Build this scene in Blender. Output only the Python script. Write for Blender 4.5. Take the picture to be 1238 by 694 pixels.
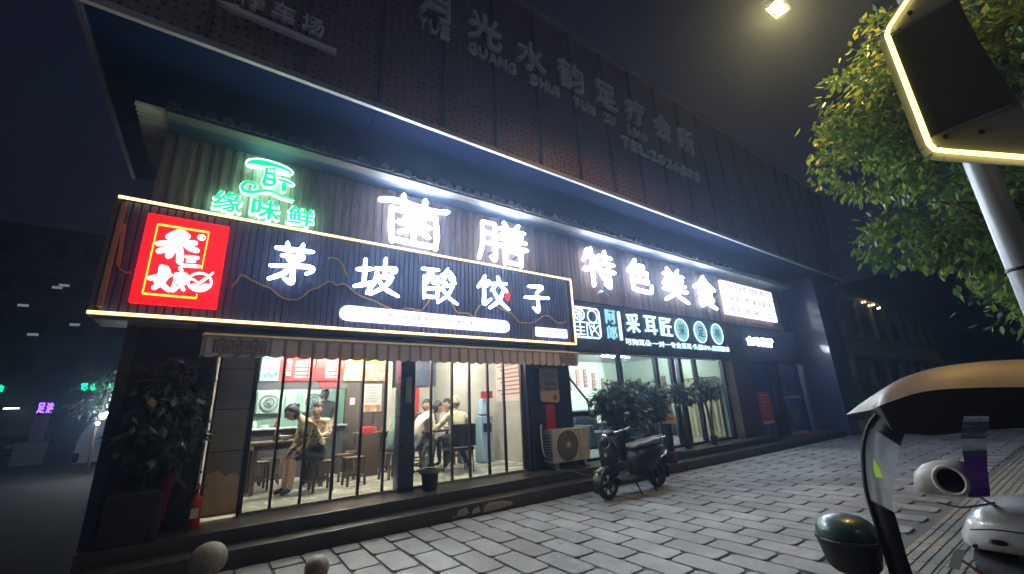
import bpy, bmesh, math, random
from math import radians, sin, cos, pi, tau
from mathutils import Vector, Matrix, noise

sc = bpy.context.scene
for o in list(bpy.data.objects):
    bpy.data.objects.remove(o)
COL = sc.collection
RND = random.Random(11)

# ------------------------------------------------------------------ camera
CAM_H = 1.42
YAW, PITCH, ROLL = radians(35.703), radians(16.345), radians(-2.641)
fwd = Vector((sin(YAW) * cos(PITCH), cos(YAW) * cos(PITCH), sin(PITCH)))
r0 = Vector((cos(YAW), -sin(YAW), 0))
u0 = r0.cross(fwd)
rgt = r0 * cos(ROLL) + u0 * sin(ROLL)
upv = -r0 * sin(ROLL) + u0 * cos(ROLL)
cd = bpy.data.cameras.new('camera')
cd.sensor_width = 36.0
cd.lens = 493.8 / 1238 * 36.0
cd.clip_start = 0.05
cd.clip_end = 1500
cam = bpy.data.objects.new('camera', cd)
COL.objects.link(cam)
m = Matrix((rgt, upv, -fwd)).transposed().to_4x4()
m.translation = (0, 0, CAM_H)
cam.matrix_world = m
sc.camera = cam

# ------------------------------------------------------------------ world, night sky
w = bpy.data.worlds.new('World')
sc.world = w
w.use_nodes = True
nt = w.node_tree
sky = nt.nodes.new('ShaderNodeTexSky')
sky.sky_type = 'NISHITA'
sky.sun_disc = False
sky.sun_elevation = radians(-3.4)
sky.sun_rotation = radians(150)
sky.air_density = 1.2
sky.dust_density = 1.5
sky.ozone_density = 3.0
bg = nt.nodes['Background']
mixc = nt.nodes.new('ShaderNodeMix')
mixc.data_type = 'RGBA'
mixc.blend_type = 'ADD'
mixc.inputs['Factor'].default_value = 1.0
nt.links.new(sky.outputs[0], mixc.inputs['A'])
mixc.inputs['B'].default_value = (0.015, 0.016, 0.021, 1)  # town glow on low cloud
nt.links.new(mixc.outputs['Result'], bg.inputs[0])
bg.inputs[1].default_value = 0.052
# faint moon-like key from behind the viewer, night level
sd = bpy.data.lights.new('night_sun', 'SUN')
sd.energy = 0.012
sd.angle = radians(3)
sd.color = (0.75, 0.85, 1.0)
so = bpy.data.objects.new('night_sun', sd)
so.rotation_euler = (radians(48), 0, radians(-20))
COL.objects.link(so)

sc.view_settings.view_transform = 'Standard'
sc.view_settings.look = 'None'
sc.view_settings.gamma = 1.0
sc.view_settings.exposure = 2.38
sc.view_settings.use_curve_mapping = False
sc.cycles.use_denoising = True
sc.cycles.use_light_tree = True
sc.cycles.max_bounces = 7
sc.cycles.diffuse_bounces = 3
sc.cycles.glossy_bounces = 3
sc.cycles.transparent_max_bounces = 12
sc.cycles.transmission_bounces = 4
sc.cycles.sample_clamp_indirect = 4.0
sc.cycles.caustics_reflective = False
sc.cycles.caustics_refractive = False

# ------------------------------------------------------------------ materials
MATS = {}


def N(t, kind, **kw):
    n = t.nodes.new(kind)
    for k, v in kw.items():
        setattr(n, k, v)
    return n


def mat(name, col, rough=0.6, metal=0.0, var=0.0, scale=8.0, bump=0.0, bscale=40.0, em=0.0, emcol=None,
        stretch=(1, 1, 1), rand=0.0, dirt=0.0, spec=0.5, coat=0.0, stain=0.0):
    if name in MATS:
        return MATS[name]
    m = bpy.data.materials.new(name)
    m.use_nodes = True
    t = m.node_tree
    b = t.nodes['Principled BSDF']
    b.inputs['Base Color'].default_value = (*col, 1)
    b.inputs['Roughness'].default_value = rough
    b.inputs['Metallic'].default_value = metal
    b.inputs['Specular IOR Level'].default_value = spec
    if coat:
        b.inputs['Coat Weight'].default_value = coat
        b.inputs['Coat Roughness'].default_value = 0.08
    if em:
        b.inputs['Emission Color'].default_value = (*(emcol or col), 1)
        b.inputs['Emission Strength'].default_value = em
    L = t.links.new
    last = None
    if var or dirt or bump or rand:
        tc = N(t, 'ShaderNodeTexCoord')
        mp = N(t, 'ShaderNodeMapping')
        mp.inputs['Scale'].default_value = stretch
        L(tc.outputs['Object'], mp.inputs['Vector'])
        vec = mp.outputs[0]
        if rand:
            oi = N(t, 'ShaderNodeObjectInfo')
            add = N(t, 'ShaderNodeVectorMath', operation='MULTIPLY_ADD')
            L(oi.outputs['Random'], add.inputs[0])
            add.inputs[1].default_value = (37, 53, 71)
            L(vec, add.inputs[2])
            vec = add.outputs[0]
    if var:
        no = N(t, 'ShaderNodeTexNoise')
        no.inputs['Scale'].default_value = scale
        no.inputs['Detail'].default_value = 6
        no.inputs['Roughness'].default_value = 0.65
        L(vec, no.inputs['Vector'])
        mr = N(t, 'ShaderNodeMapRange')
        mr.inputs['From Min'].default_value = 0.25
        mr.inputs['From Max'].default_value = 0.75
        mr.inputs['To Min'].default_value = 1 - var
        mr.inputs['To Max'].default_value = 1 + var
        L(no.outputs[0], mr.inputs['Value'])
        mx = N(t, 'ShaderNodeVectorMath', operation='SCALE')
        mx.inputs[0].default_value = col
        L(mr.outputs[0], mx.inputs['Scale'])
        last = mx.outputs[0]
        rr = N(t, 'ShaderNodeMapRange')
        rr.inputs['To Min'].default_value = max(0.03, rough - 0.14)
        rr.inputs['To Max'].default_value = min(1, rough + 0.14)
        L(no.outputs[0], rr.inputs['Value'])
        L(rr.outputs[0], b.inputs['Roughness'])
    if rand:
        mr2 = N(t, 'ShaderNodeMapRange')
        mr2.inputs['To Min'].default_value = 1 - rand
        mr2.inputs['To Max'].default_value = 1 + rand
        L(oi.outputs['Random'], mr2.inputs['Value'])
        mx2 = N(t, 'ShaderNodeVectorMath', operation='SCALE')
        if last is None:
            mx2.inputs[0].default_value = col
        else:
            L(last, mx2.inputs[0])
        L(mr2.outputs[0], mx2.inputs['Scale'])
        last = mx2.outputs[0]
    if dirt:
        n2 = N(t, 'ShaderNodeTexNoise')
        n2.inputs['Scale'].default_value = 1.7
        n2.inputs['Detail'].default_value = 8
        n2.inputs['Roughness'].default_value = 0.7
        L(vec, n2.inputs['Vector'])
        cr = N(t, 'ShaderNodeValToRGB')
        cr.color_ramp.elements[0].position = 0.42
        cr.color_ramp.elements[0].color = (1 - dirt,) * 3 + (1,)
        cr.color_ramp.elements[1].position = 0.62
        cr.color_ramp.elements[1].color = (1, 1, 1, 1)
        L(n2.outputs[0], cr.inputs[0])
        mu = N(t, 'ShaderNodeVectorMath', operation='MULTIPLY')
        if last is None:
            mu.inputs[0].default_value = col
        else:
            L(last, mu.inputs[0])
        L(cr.outputs[0], mu.inputs[1])
        last = mu.outputs[0]
    if stain:
        # worn and stained ground: broad patches and small trodden-in spots, laid out in metres across the whole floor
        ge = N(t, 'ShaderNodeNewGeometry')
        n3 = N(t, 'ShaderNodeTexNoise')
        n3.inputs['Scale'].default_value = 0.9
        n3.inputs['Detail'].default_value = 7
        n3.inputs['Roughness'].default_value = 0.62
        L(ge.outputs['Position'], n3.inputs['Vector'])
        c3 = N(t, 'ShaderNodeValToRGB')
        c3.color_ramp.elements[0].position = 0.38
        c3.color_ramp.elements[0].color = (1 - stain, 1 - stain, 1 - stain * 1.05, 1)
        c3.color_ramp.elements[1].position = 0.60
        c3.color_ramp.elements[1].color = (1.08, 1.08, 1.08, 1)
        L(n3.outputs[0], c3.inputs[0])
        v3 = N(t, 'ShaderNodeTexVoronoi')
        v3.inputs['Scale'].default_value = 2.6
        L(ge.outputs['Position'], v3.inputs['Vector'])
        r3 = N(t, 'ShaderNodeMapRange')
        r3.inputs['From Min'].default_value = 0.045
        r3.inputs['From Max'].default_value = 0.075
        r3.inputs['To Min'].default_value = 0.5
        r3.inputs['To Max'].default_value = 1.0
        L(v3.outputs['Distance'], r3.inputs['Value'])
        m3 = N(t, 'ShaderNodeVectorMath', operation='MULTIPLY')
        L(last, m3.inputs[0])
        L(c3.outputs[0], m3.inputs[1])
        m4 = N(t, 'ShaderNodeVectorMath', operation='SCALE')
        L(m3.outputs[0], m4.inputs[0])
        L(r3.outputs[0], m4.inputs['Scale'])
        last = m4.outputs[0]
    if last is not None:
        L(last, b.inputs['Base Color'])
    if bump:
        nb = N(t, 'ShaderNodeTexNoise')
        nb.inputs['Scale'].default_value = bscale
        nb.inputs['Detail'].default_value = 5
        L(vec, nb.inputs['Vector'])
        bp = N(t, 'ShaderNodeBump')
        bp.inputs['Strength'].default_value = bump
        bp.inputs['Distance'].default_value = 0.01
        L(nb.outputs[0], bp.inputs['Height'])
        L(bp.outputs[0], b.inputs['Normal'])
    MATS[name] = m
    return m


def emit(name, col, strength):
    if name in MATS:
        return MATS[name]
    m = bpy.data.materials.new(name)
    m.use_nodes = True
    t = m.node_tree
    b = t.nodes['Principled BSDF']
    b.inputs['Base Color'].default_value = (*[min(1, c * .8) for c in col], 1)
    b.inputs['Roughness'].default_value = 0.4
    b.inputs['Emission Color'].default_value = (*col, 1)
    b.inputs['Emission Strength'].default_value = strength
    MATS[name] = m
    return m


def glass(name, tint=(0.92, 0.97, 0.96), refl=0.06, rough=0.02):
    if name in MATS:
        return MATS[name]
    m = bpy.data.materials.new(name)
    m.use_nodes = True
    t = m.node_tree
    t.nodes.clear()
    out = N(t, 'ShaderNodeOutputMaterial')
    tr = N(t, 'ShaderNodeBsdfTransparent')
    tr.inputs[0].default_value = (*tint, 1)
    gl = N(t, 'ShaderNodeBsdfGlossy')
    gl.inputs['Roughness'].default_value = rough
    lw = N(t, 'ShaderNodeFresnel')
    lw.inputs['IOR'].default_value = 1.35
    ad = N(t, 'ShaderNodeMath', operation='MULTIPLY_ADD')
    ad.inputs[1].default_value = 0.7
    ad.inputs[2].default_value = refl * 0.3
    ad.use_clamp = True
    t.links.new(lw.outputs[0], ad.inputs[0])
    mx = N(t, 'ShaderNodeMixShader')
    t.links.new(ad.outputs[0], mx.inputs[0])
    t.links.new(tr.outputs[0], mx.inputs[1])
    t.links.new(gl.outputs[0], mx.inputs[2])
    t.links.new(mx.outputs[0], out.inputs[0])
    MATS[name] = m
    return m


# ------------------------------------------------------------------ mesh builder and tagging
WLOC = {}


def tag(o, label=None, cat=None, group=None, kind=None):
    if label:
        o['label'] = label
    if cat:
        o['category'] = cat
    if group:
        o['group'] = group
    if kind:
        o['kind'] = kind
    return o


def thing(name, label, cat, loc=(0, 0, 0), rotz=0.0, group=None, kind=None):
    o = bpy.data.objects.new(name, None)
    o.empty_display_size = 0.1
    COL.objects.link(o)
    o.location = loc
    o.rotation_euler = (0, 0, rotz)
    WLOC[o.name] = Vector(loc)
    return tag(o, label, cat, group, kind)


def catmull(pts, n=5):
    if len(pts) < 3:
        return [Vector(p) for p in pts]
    P = [Vector(p) for p in pts]
    P = [P[0] * 2 - P[1]] + P + [P[-1] * 2 - P[-2]]
    out = []
    for i in range(1, len(P) - 2):
        a, b, c, d = P[i - 1:i + 3]
        for k in range(n):
            t = k / n
            out.append(0.5 * ((2 * b) + (c - a) * t + (2 * a - 5 * b + 4 * c - d) * t * t + (3 * b - a - 3 * c + d) * t ** 3))
    out.append(P[-2])
    return out


class MB:
    def __init__(s):
        s.v, s.f, s.m = [], [], []
        s.mi = 0

    def add(s, vs, fs, mi=None):
        k = len(s.v)
        s.v += [Vector(v) for v in vs]
        for f in fs:
            s.f.append([i + k for i in f])
            s.m.append(s.mi if mi is None else mi)
        return s

    def box(s, x0, x1, y0, y1, z0, z1, mi=None, bev=0.0):
        if x0 > x1: x0, x1 = x1, x0
        if y0 > y1: y0, y1 = y1, y0
        if z0 > z1: z0, z1 = z1, z0
        if bev:
            c = Vector(((x0 + x1) / 2, (y0 + y1) / 2, (z0 + z1) / 2))
            h = Vector(((x1 - x0) / 2, (y1 - y0) / 2, (z1 - z0) / 2))
            b = min(bev, min(h) * 0.9)
            bm = bmesh.new()
            bmesh.ops.create_cube(bm, size=1)
            for v in bm.verts:
                v.co = Vector((v.co.x * 2 * h.x, v.co.y * 2 * h.y, v.co.z * 2 * h.z)) + c
            bmesh.ops.bevel(bm, geom=bm.edges[:], offset=b, segments=2, affect='EDGES', profile=0.6)
            bm.verts.index_update()
            s.add([v.co.copy() for v in bm.verts], [[v.index for v in f.verts] for f in bm.faces], mi)
            bm.free()
            return s
        vs = [(x0, y0, z0), (x1, y0, z0), (x1, y1, z0), (x0, y1, z0), (x0, y0, z1), (x1, y0, z1), (x1, y1, z1), (x0, y1, z1)]
        s.add(vs, [(0, 3, 2, 1), (4, 5, 6, 7), (0, 1, 5, 4), (1, 2, 6, 5), (2, 3, 7, 6), (3, 0, 4, 7)], mi)
        return s

    def obox(s, p0, p1, wx, wz, mi=None, up=(0, 0, 1)):
        """a bar from p0 to p1 with a rectangular section"""
        a, b = Vector(p0), Vector(p1)
        d = (b - a).normalized()
        u = Vector(up)
        if abs(d.dot(u)) > 0.98:
            u = Vector((0, 1, 0))
        sx = d.cross(u).normalized() * wx / 2
        sz = sx.cross(d).normalized() * wz / 2
        vs = [a - sx - sz, a + sx - sz, a + sx + sz, a - sx + sz, b - sx - sz, b + sx - sz, b + sx + sz, b - sx + sz]
        s.add(vs, [(0, 1, 2, 3), (7, 6, 5, 4), (0, 4, 5, 1), (1, 5, 6, 2), (2, 6, 7, 3), (3, 7, 4, 0)], mi)
        return s

    def tube(s, pts, r, n=8, cap=True, mi=None, closed=False):
        P = [Vector(p) for p in pts]
        rs = r if isinstance(r, (list, tuple)) else [r] * len(P)
        k = len(s.v)
        prev = None
        L = len(P)
        for i, p in enumerate(P):
            if closed:
                d = P[(i + 1) % L] - P[i - 1]
            else:
                d = P[min(i + 1, L - 1)] - P[max(i - 1, 0)]
            if d.length < 1e-9:
                d = Vector((0, 0, 1))
            d.normalize()
            if prev is None:
                a = Vector((0, 0, 1)) if abs(d.z) < 0.9 else Vector((1, 0, 0))
                u = d.cross(a).normalized()
            else:
                u = (prev - d * prev.dot(d))
                u = u.normalized() if u.length > 1e-6 else d.orthogonal().normalized()
            prev = u
            v = d.cross(u)
            for j in range(n):
                t = tau * j / n
                s.v.append(p + (u * cos(t) + v * sin(t)) * rs[i])
        mm = s.mi if mi is None else mi
        for i in range(L if closed else L - 1):
            for j in range(n):
                a = k + i * n + j
                b = k + i * n + (j + 1) % n
                i2 = (i + 1) % L
                c = k + i2 * n + (j + 1) % n
                d = k + i2 * n + j
                s.f.append([a, b, c, d])
                s.m.append(mm)
        if cap and not closed:
            s.f.append([k + j for j in range(n)][::-1])
            s.m.append(mm)
            s.f.append([k + (L - 1) * n + j for j in range(n)])
            s.m.append(mm)
        return s

    def lathe(s, prof, c=(0, 0, 0), n=20, axis='z', mi=None, cap=True):
        """prof: (radius, height) pairs"""
        k = len(s.v)
        c = Vector(c)
        for r, h in prof:
            for j in range(n):
                t = tau * j / n
                if axis == 'z':
                    p = Vector((r * cos(t), r * sin(t), h))
                elif axis == 'y':
                    p = Vector((r * cos(t), h, r * sin(t)))
                else:
                    p = Vector((h, r * cos(t), r * sin(t)))
                s.v.append(c + p)
        mm = s.mi if mi is None else mi
        for i in range(len(prof) - 1):
            for j in range(n):
                s.f.append([k + i * n + j, k + i * n + (j + 1) % n, k + (i + 1) * n + (j + 1) % n, k + (i + 1) * n + j])
                s.m.append(mm)
        if cap:
            if prof[0][0] > 1e-5:
                s.f.append([k + j for j in range(n)][::-1])
                s.m.append(mm)
            if prof[-1][0] > 1e-5:
                s.f.append([k + (len(prof) - 1) * n + j for j in range(n)])
                s.m.append(mm)
        return s

    def ell(s, c, r, n=12, m_=8, mi=None, fn=None):
        c = Vector(c)
        k = len(s.v)
        for i in range(m_ + 1):
            ph = pi * i / m_
            for j in range(n):
                t = tau * j / n
                p = Vector((sin(ph) * cos(t), sin(ph) * sin(t), cos(ph)))
                if fn:
                    p = fn(p)
                s.v.append(c + Vector((p.x * r[0], p.y * r[1], p.z * r[2])))
        mm = s.mi if mi is None else mi
        for i in range(m_):
            for j in range(n):
                s.f.append([k + i * n + j, k + (i + 1) * n + j, k + (i + 1) * n + (j + 1) % n, k + i * n + (j + 1) % n])
                s.m.append(mm)
        return s

    def prism(s, poly, y0, y1, mi=None, mside=None, plane='xz'):
        """polygon (a, b) extruded between y0 (front) and y1"""
        n = len(poly)
        if plane == 'xz':
            A = [(p[0], y0, p[1]) for p in poly]
            B = [(p[0], y1, p[1]) for p in poly]
        elif plane == 'yz':
            A = [(y0, p[0], p[1]) for p in poly]
            B = [(y1, p[0], p[1]) for p in poly]
        else:
            A = [(p[0], p[1], y0) for p in poly]
            B = [(p[0], p[1], y1) for p in poly]
        k = len(s.v)
        s.v += [Vector(p) for p in A + B]
        mm = s.mi if mi is None else mi
        s.f.append([k + i for i in range(n)])
        s.m.append(mm)
        s.f.append([k + n + i for i in range(n)][::-1])
        s.m.append(mm if mside is None else mside)
        for i in range(n):
            j = (i + 1) % n
            s.f.append([k + i, k + n + i, k + n + j, k + j])
            s.m.append(mm if mside is None else mside)
        return s

    def loft(s, rings, mi=None, cap=True):
        """rings: lists of the same number of points"""
        k = len(s.v)
        n = len(rings[0])
        for r in rings:
            s.v += [Vector(p) for p in r]
        mm = s.mi if mi is None else mi
        for i in range(len(rings) - 1):
            for j in range(n):
                s.f.append([k + i * n + j, k + i * n + (j + 1) % n, k + (i + 1) * n + (j + 1) % n, k + (i + 1) * n + j])
                s.m.append(mm)
        if cap:
            s.f.append([k + j for j in range(n)][::-1])
            s.m.append(mm)
            s.f.append([k + (len(rings) - 1) * n + j for j in range(n)])
            s.m.append(mm)
        return s

    def brush(s, pts, r, hd, y, mi=0, ms=1, n=10, taper=(0.75, 0.55)):
        """a flat brush stroke in the XZ plane standing on plane y, pts = (x, z)"""
        P = catmull([(p[0], 0, p[1]) for p in pts], 5)
        if len(P) == 2:
            P = [P[0].lerp(P[1], t / 4) for t in range(5)]
        L = len(P)
        k = len(s.v)
        rows = []
        d0 = (P[1] - P[0]).normalized()
        d1 = (P[-1] - P[-2]).normalized()
        rr = [r * (taper[0] + (1 - taper[0]) * min(1, i / (L * 0.35))) * (1 if i < L * 0.6 else 1 + (taper[1] - 1) * (i - L * 0.6) / (L * 0.4)) for i in range(L)]
        P = [P[0] - d0 * rr[0] * 0.7] + P + [P[-1] + d1 * rr[-1] * 0.7]
        rr = [rr[0] * 0.45] + rr + [rr[-1] * 0.4]
        L += 2
        for i, p in enumerate(P):
            d = P[min(i + 1, L - 1)] - P[max(i - 1, 0)]
            d.normalize()
            nn = Vector((-d.z, 0, d.x))
            for j in range(n):
                t = tau * j / n
                s.v.append(Vector((p.x, y, p.z)) + nn * (rr[i] * cos(t)) + Vector((0, hd * sin(t), 0)))
        for i in range(L - 1):
            for j in range(n):
                s.f.append([k + i * n + j, k + i * n + (j + 1) % n, k + (i + 1) * n + (j + 1) % n, k + (i + 1) * n + j])
                s.m.append(mi if sin(tau * (j + .5) / n) < -0.5 else ms)
        s.f.append([k + j for j in range(n)][::-1])
        s.m.append(ms)
        s.f.append([k + (L - 1) * n + j for j in range(n)])
        s.m.append(ms)
        return s

    def build(s, name, mats, parent=None, smooth=False, local=False, flat=None):
        me = bpy.data.meshes.new(name)
        off = Vector((0, 0, 0))
        if parent is not None and not local:
            off = WLOC[parent.name]
        me.from_pydata([tuple(v - off) for v in s.v], [], s.f)
        if not isinstance(mats, (list, tuple)):
            mats = [mats]
        for x in mats:
            me.materials.append(x)
        me.polygons.foreach_set('material_index', s.m)
        bm = bmesh.new()
        bm.from_mesh(me)
        bmesh.ops.recalc_face_normals(bm, faces=bm.faces)
        bm.to_mesh(me)
        bm.free()
        if smooth:
            me.polygons.foreach_set('use_smooth', [True] * len(me.polygons))
            if smooth is not True:
                me.set_sharp_from_angle(angle=radians(smooth))
        me.update()
        o = bpy.data.objects.new(name, me)
        COL.objects.link(o)
        if parent is not None:
            o.parent = parent
            WLOC[o.name] = WLOC[parent.name].copy()
        else:
            WLOC[o.name] = Vector((0, 0, 0))
        return o


def copy_tree(o, parent=None):
    c = o.copy()
    COL.objects.link(c)
    c.parent = parent
    WLOC[c.name] = WLOC.get(o.name, Vector((0, 0, 0))).copy()
    for ch in list(o.children):
        copy_tree(ch, c)
    return c


TXT = {}


def text_mb(body, x0, x1, z0, z1, y, depth=0.02, bev=0.0, keep=False, mi=0, mside=None, mb=None, front=-1):
    """lettering standing in the XZ plane, face towards -Y, fitted to a rectangle"""
    key = (body, bev)
    if key not in TXT:
        c = bpy.data.curves.new('lettering', 'FONT')
        c.body = body
        c.size = 1.0
        c.resolution_u = 2
        c.extrude = 0.05
        c.bevel_depth = bev
        c.bevel_resolution = 0
        o = bpy.data.objects.new('lettering', c)
        COL.objects.link(o)
        bpy.context.view_layer.update()
        me = bpy.data.meshes.new_from_object(o)
        TXT[key] = ([v.co.copy() for v in me.vertices], [list(p.vertices) for p in me.polygons], [p.normal.z for p in me.polygons])
        bpy.data.objects.remove(o)
        bpy.data.meshes.remove(me)
    vs, fs, nz = TXT[key]
    ax, bx = min(v.x for v in vs), max(v.x for v in vs)
    ay, by = min(v.y for v in vs), max(v.y for v in vs)
    az, bz = min(v.z for v in vs), max(v.z for v in vs)
    sx = (x1 - x0) / (bx - ax)
    sy = (z1 - z0) / (by - ay)
    if keep:
        s_ = min(sx, sy)
        cx, cz = (x0 + x1) / 2, (z0 + z1) / 2
        x0, z0 = cx - s_ * (bx - ax) / 2, cz - s_ * (by - ay) / 2
        sx = sy = s_
    mb = mb or MB()
    k = len(mb.v)
    for v in vs:
        mb.v.append(Vector((x0 + (v.x - ax) * sx, y - depth * (v.z - az) / (bz - az), z0 + (v.y - ay) * sy)))
    for f, q in zip(fs, nz):
        mb.f.append([i + k for i in f])
        mb.m.append(mi if (q > 0.3 or mside is None) else mside)
    return mb


def txt(name, body, x0, x1, z0, z1, y, mats, parent, depth=0.02, bev=0.0, keep=False):
    two = isinstance(mats, (list, tuple)) and len(mats) > 1
    return text_mb(body, x0, x1, z0, z1, y, depth, bev, keep, 0, 1 if two else None).build(name, mats, parent)


def place_xf(mb, mtx):
    mb.v = [mtx @ v for v in mb.v]
    return mb


def leaves(centres, n, size, rnd, spread=0.16, droop=0.3, mb=None, mi=0, mis=1):
    """leaf-sized bent faces gathered in clumps inside ellipsoids (cx,cy,cz,rx,ry,rz)"""
    mb = mb or MB()
    tot = sum((c[3] * c[4] * c[5]) ** 0.67 for c in centres)
    for c in centres:
        k = int(n * (c[3] * c[4] * c[5]) ** 0.67 / tot)
        per = 22
        for _ in range(max(1, k // per)):
            while True:
                d = Vector((rnd.uniform(-1, 1), rnd.uniform(-1, 1), rnd.uniform(-1, 1)))
                if 0.2 < d.length < 1:
                    break
            d = d.normalized() * (0.45 + 0.55 * rnd.random() ** 0.5)
            q = Vector((c[0] + d.x * c[3], c[1] + d.y * c[4], c[2] + d.z * c[5]))
            sp = spread * rnd.uniform(0.6, 1.3)
            for _ in range(per):
                p = q + Vector((rnd.gauss(0, sp), rnd.gauss(0, sp), rnd.gauss(0, sp * 0.55)))
                out = (p - Vector(c[:3]))
                out = out.normalized() if out.length > 1e-6 else Vector((0, 0, 1))
                a = (out * 0.7 + Vector((rnd.uniform(-1, 1), rnd.uniform(-1, 1), rnd.uniform(-1, 0.6) - droop))).normalized()
                u = a.cross(Vector((rnd.uniform(-.4, .4), rnd.uniform(-.4, .4), 1))).normalized()
                nn = u.cross(a)
                l = size * rnd.uniform(0.65, 1.25)
                wd = l * 0.24
                b = mb
                kk = len(b.v)
                b.v += [p, p + a * l * .45 + u * wd - nn * wd * .4, p + a * l - nn * l * .12, p + a * l * .45 - u * wd - nn * wd * .4]
                mm = mi if rnd.random() < .7 else mis
                b.f += [[kk, kk + 1, kk + 2], [kk, kk + 2, kk + 3]]
                b.m += [mm, mm]
    return mb
# ------------------------------------------------------------------ palette
COOL = (0.80, 0.90, 1.0)
E_FACE = emit('letter_face_white', (0.76, 0.88, 1.0), 14.0)
E_SIDE = emit('letter_side_white', (0.80, 0.88, 1.0), 0.6)
E_LOW = emit('letter_face_soft', (0.78, 0.89, 1.0), 9.0)
E_LOWS = emit('letter_side_soft', (0.80, 0.88, 1.0), 0.22)
E_CYAN = emit('letter_face_cyan', (0.26, 0.58, 0.64), 0.19)
E_CYANW = emit('letter_face_pale_cyan', (0.58, 0.88, 0.95), 0.5)
E_CYANS = emit('letter_side_cyan', (0.3, 0.7, 0.9), 0.25)
E_STRIP = emit('led_strip_warm', (1.0, 0.70, 0.27), 0.62)
E_GREEN = emit('sign_green', (0.0, 0.62, 0.16), 0.5)
E_GREENW = emit('sign_green_edge', (0.35, 1.0, 0.65), 1.3)
E_RED = emit('lightbox_red', (0.95, 0.004, 0.008), 0.42)
E_YEL = emit('lightbox_yellow', (1.0, 0.50, 0.04), 0.5)
E_WHT = emit('lightbox_white', (1.0, 0.93, 0.93), 0.8)
E_PANEL = emit('lightbox_panel', (0.92, 0.95, 1.0), 0.42)
INK = mat('ink_grey', (0.05, 0.05, 0.07), 0.6)
INKR = mat('ink_red', (0.35, 0.10, 0.09), 0.6)
BLACK = mat('black_metal', (0.016, 0.018, 0.022), 0.35, 0.4, var=0.2)
DARKF = mat('dark_frame', (0.022, 0.026, 0.040), 0.32, 0.3, var=0.15, scale=5)
NAVY = mat('soffit_blue_light', (0.003, 0.010, 0.040), 0.85, 0.0, spec=.08, var=0.12, scale=1.5, bump=0.05, bscale=6)  # blue cast of the sign light put into the soffit's colour
WHITE = mat('white_paint', (0.72, 0.72, 0.70), 0.45, var=0.06)
ALU = mat('aluminium', (0.55, 0.56, 0.58), 0.32, 0.9, var=0.08)
CHROME = mat('chrome', (0.75, 0.75, 0.76), 0.12, 1.0)
GLASS = glass('clear_glass')
STONE = mat('step_granite', (0.060, 0.055, 0.055), 0.36, var=0.30, scale=30, dirt=0.35, bump=0.08, bscale=90)
PAV = mat('paver_stone', (0.225, 0.24, 0.265), 0.6, var=0.18, scale=14, rand=0.11, bump=0.25, bscale=45, dirt=0.22, stain=.38)
JOINT = mat('paving_bed', (0.085, 0.083, 0.082), 0.9, var=0.4, scale=20, bump=0.3, bscale=60)
ASPH = mat('asphalt', (0.085, 0.080, 0.076), 0.8, var=0.35, scale=3, bump=0.35, bscale=160, dirt=0.3)
def leafmat(name, col, tr=.4):
    m = mat(name, col, .42, var=.35, scale=2.5)
    t = m.node_tree
    pb_ = t.nodes['Principled BSDF']
    out = [n for n in t.nodes if n.type == 'OUTPUT_MATERIAL'][0]
    tl_ = N(t, 'ShaderNodeBsdfTranslucent')
    src = pb_.inputs['Base Color'].links[0].from_socket
    t.links.new(src, tl_.inputs[0])
    mx = N(t, 'ShaderNodeMixShader')
    mx.inputs[0].default_value = tr
    t.links.new(pb_.outputs[0], mx.inputs[1])
    t.links.new(tl_.outputs[0], mx.inputs[2])
    t.links.new(mx.outputs[0], out.inputs[0])
    return m


LEAF = leafmat('leaf_green', (0.085, 0.17, 0.042), .45)
LEAF2 = leafmat('leaf_green_light', (0.27, 0.34, 0.055), .5)
LEAFD = leafmat('leaf_dark', (0.042, 0.072, 0.042), .25)
LEAFD2 = leafmat('leaf_dark_grey', (0.065, 0.095, 0.058), .25)
BARK = mat('bark', (0.07, 0.055, 0.042), 0.85, var=0.4, scale=9, bump=0.5, bscale=30)
BRASS = mat('copper_trim', (0.85, 0.48, 0.22), 0.35, 0.45, var=0.2)


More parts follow.
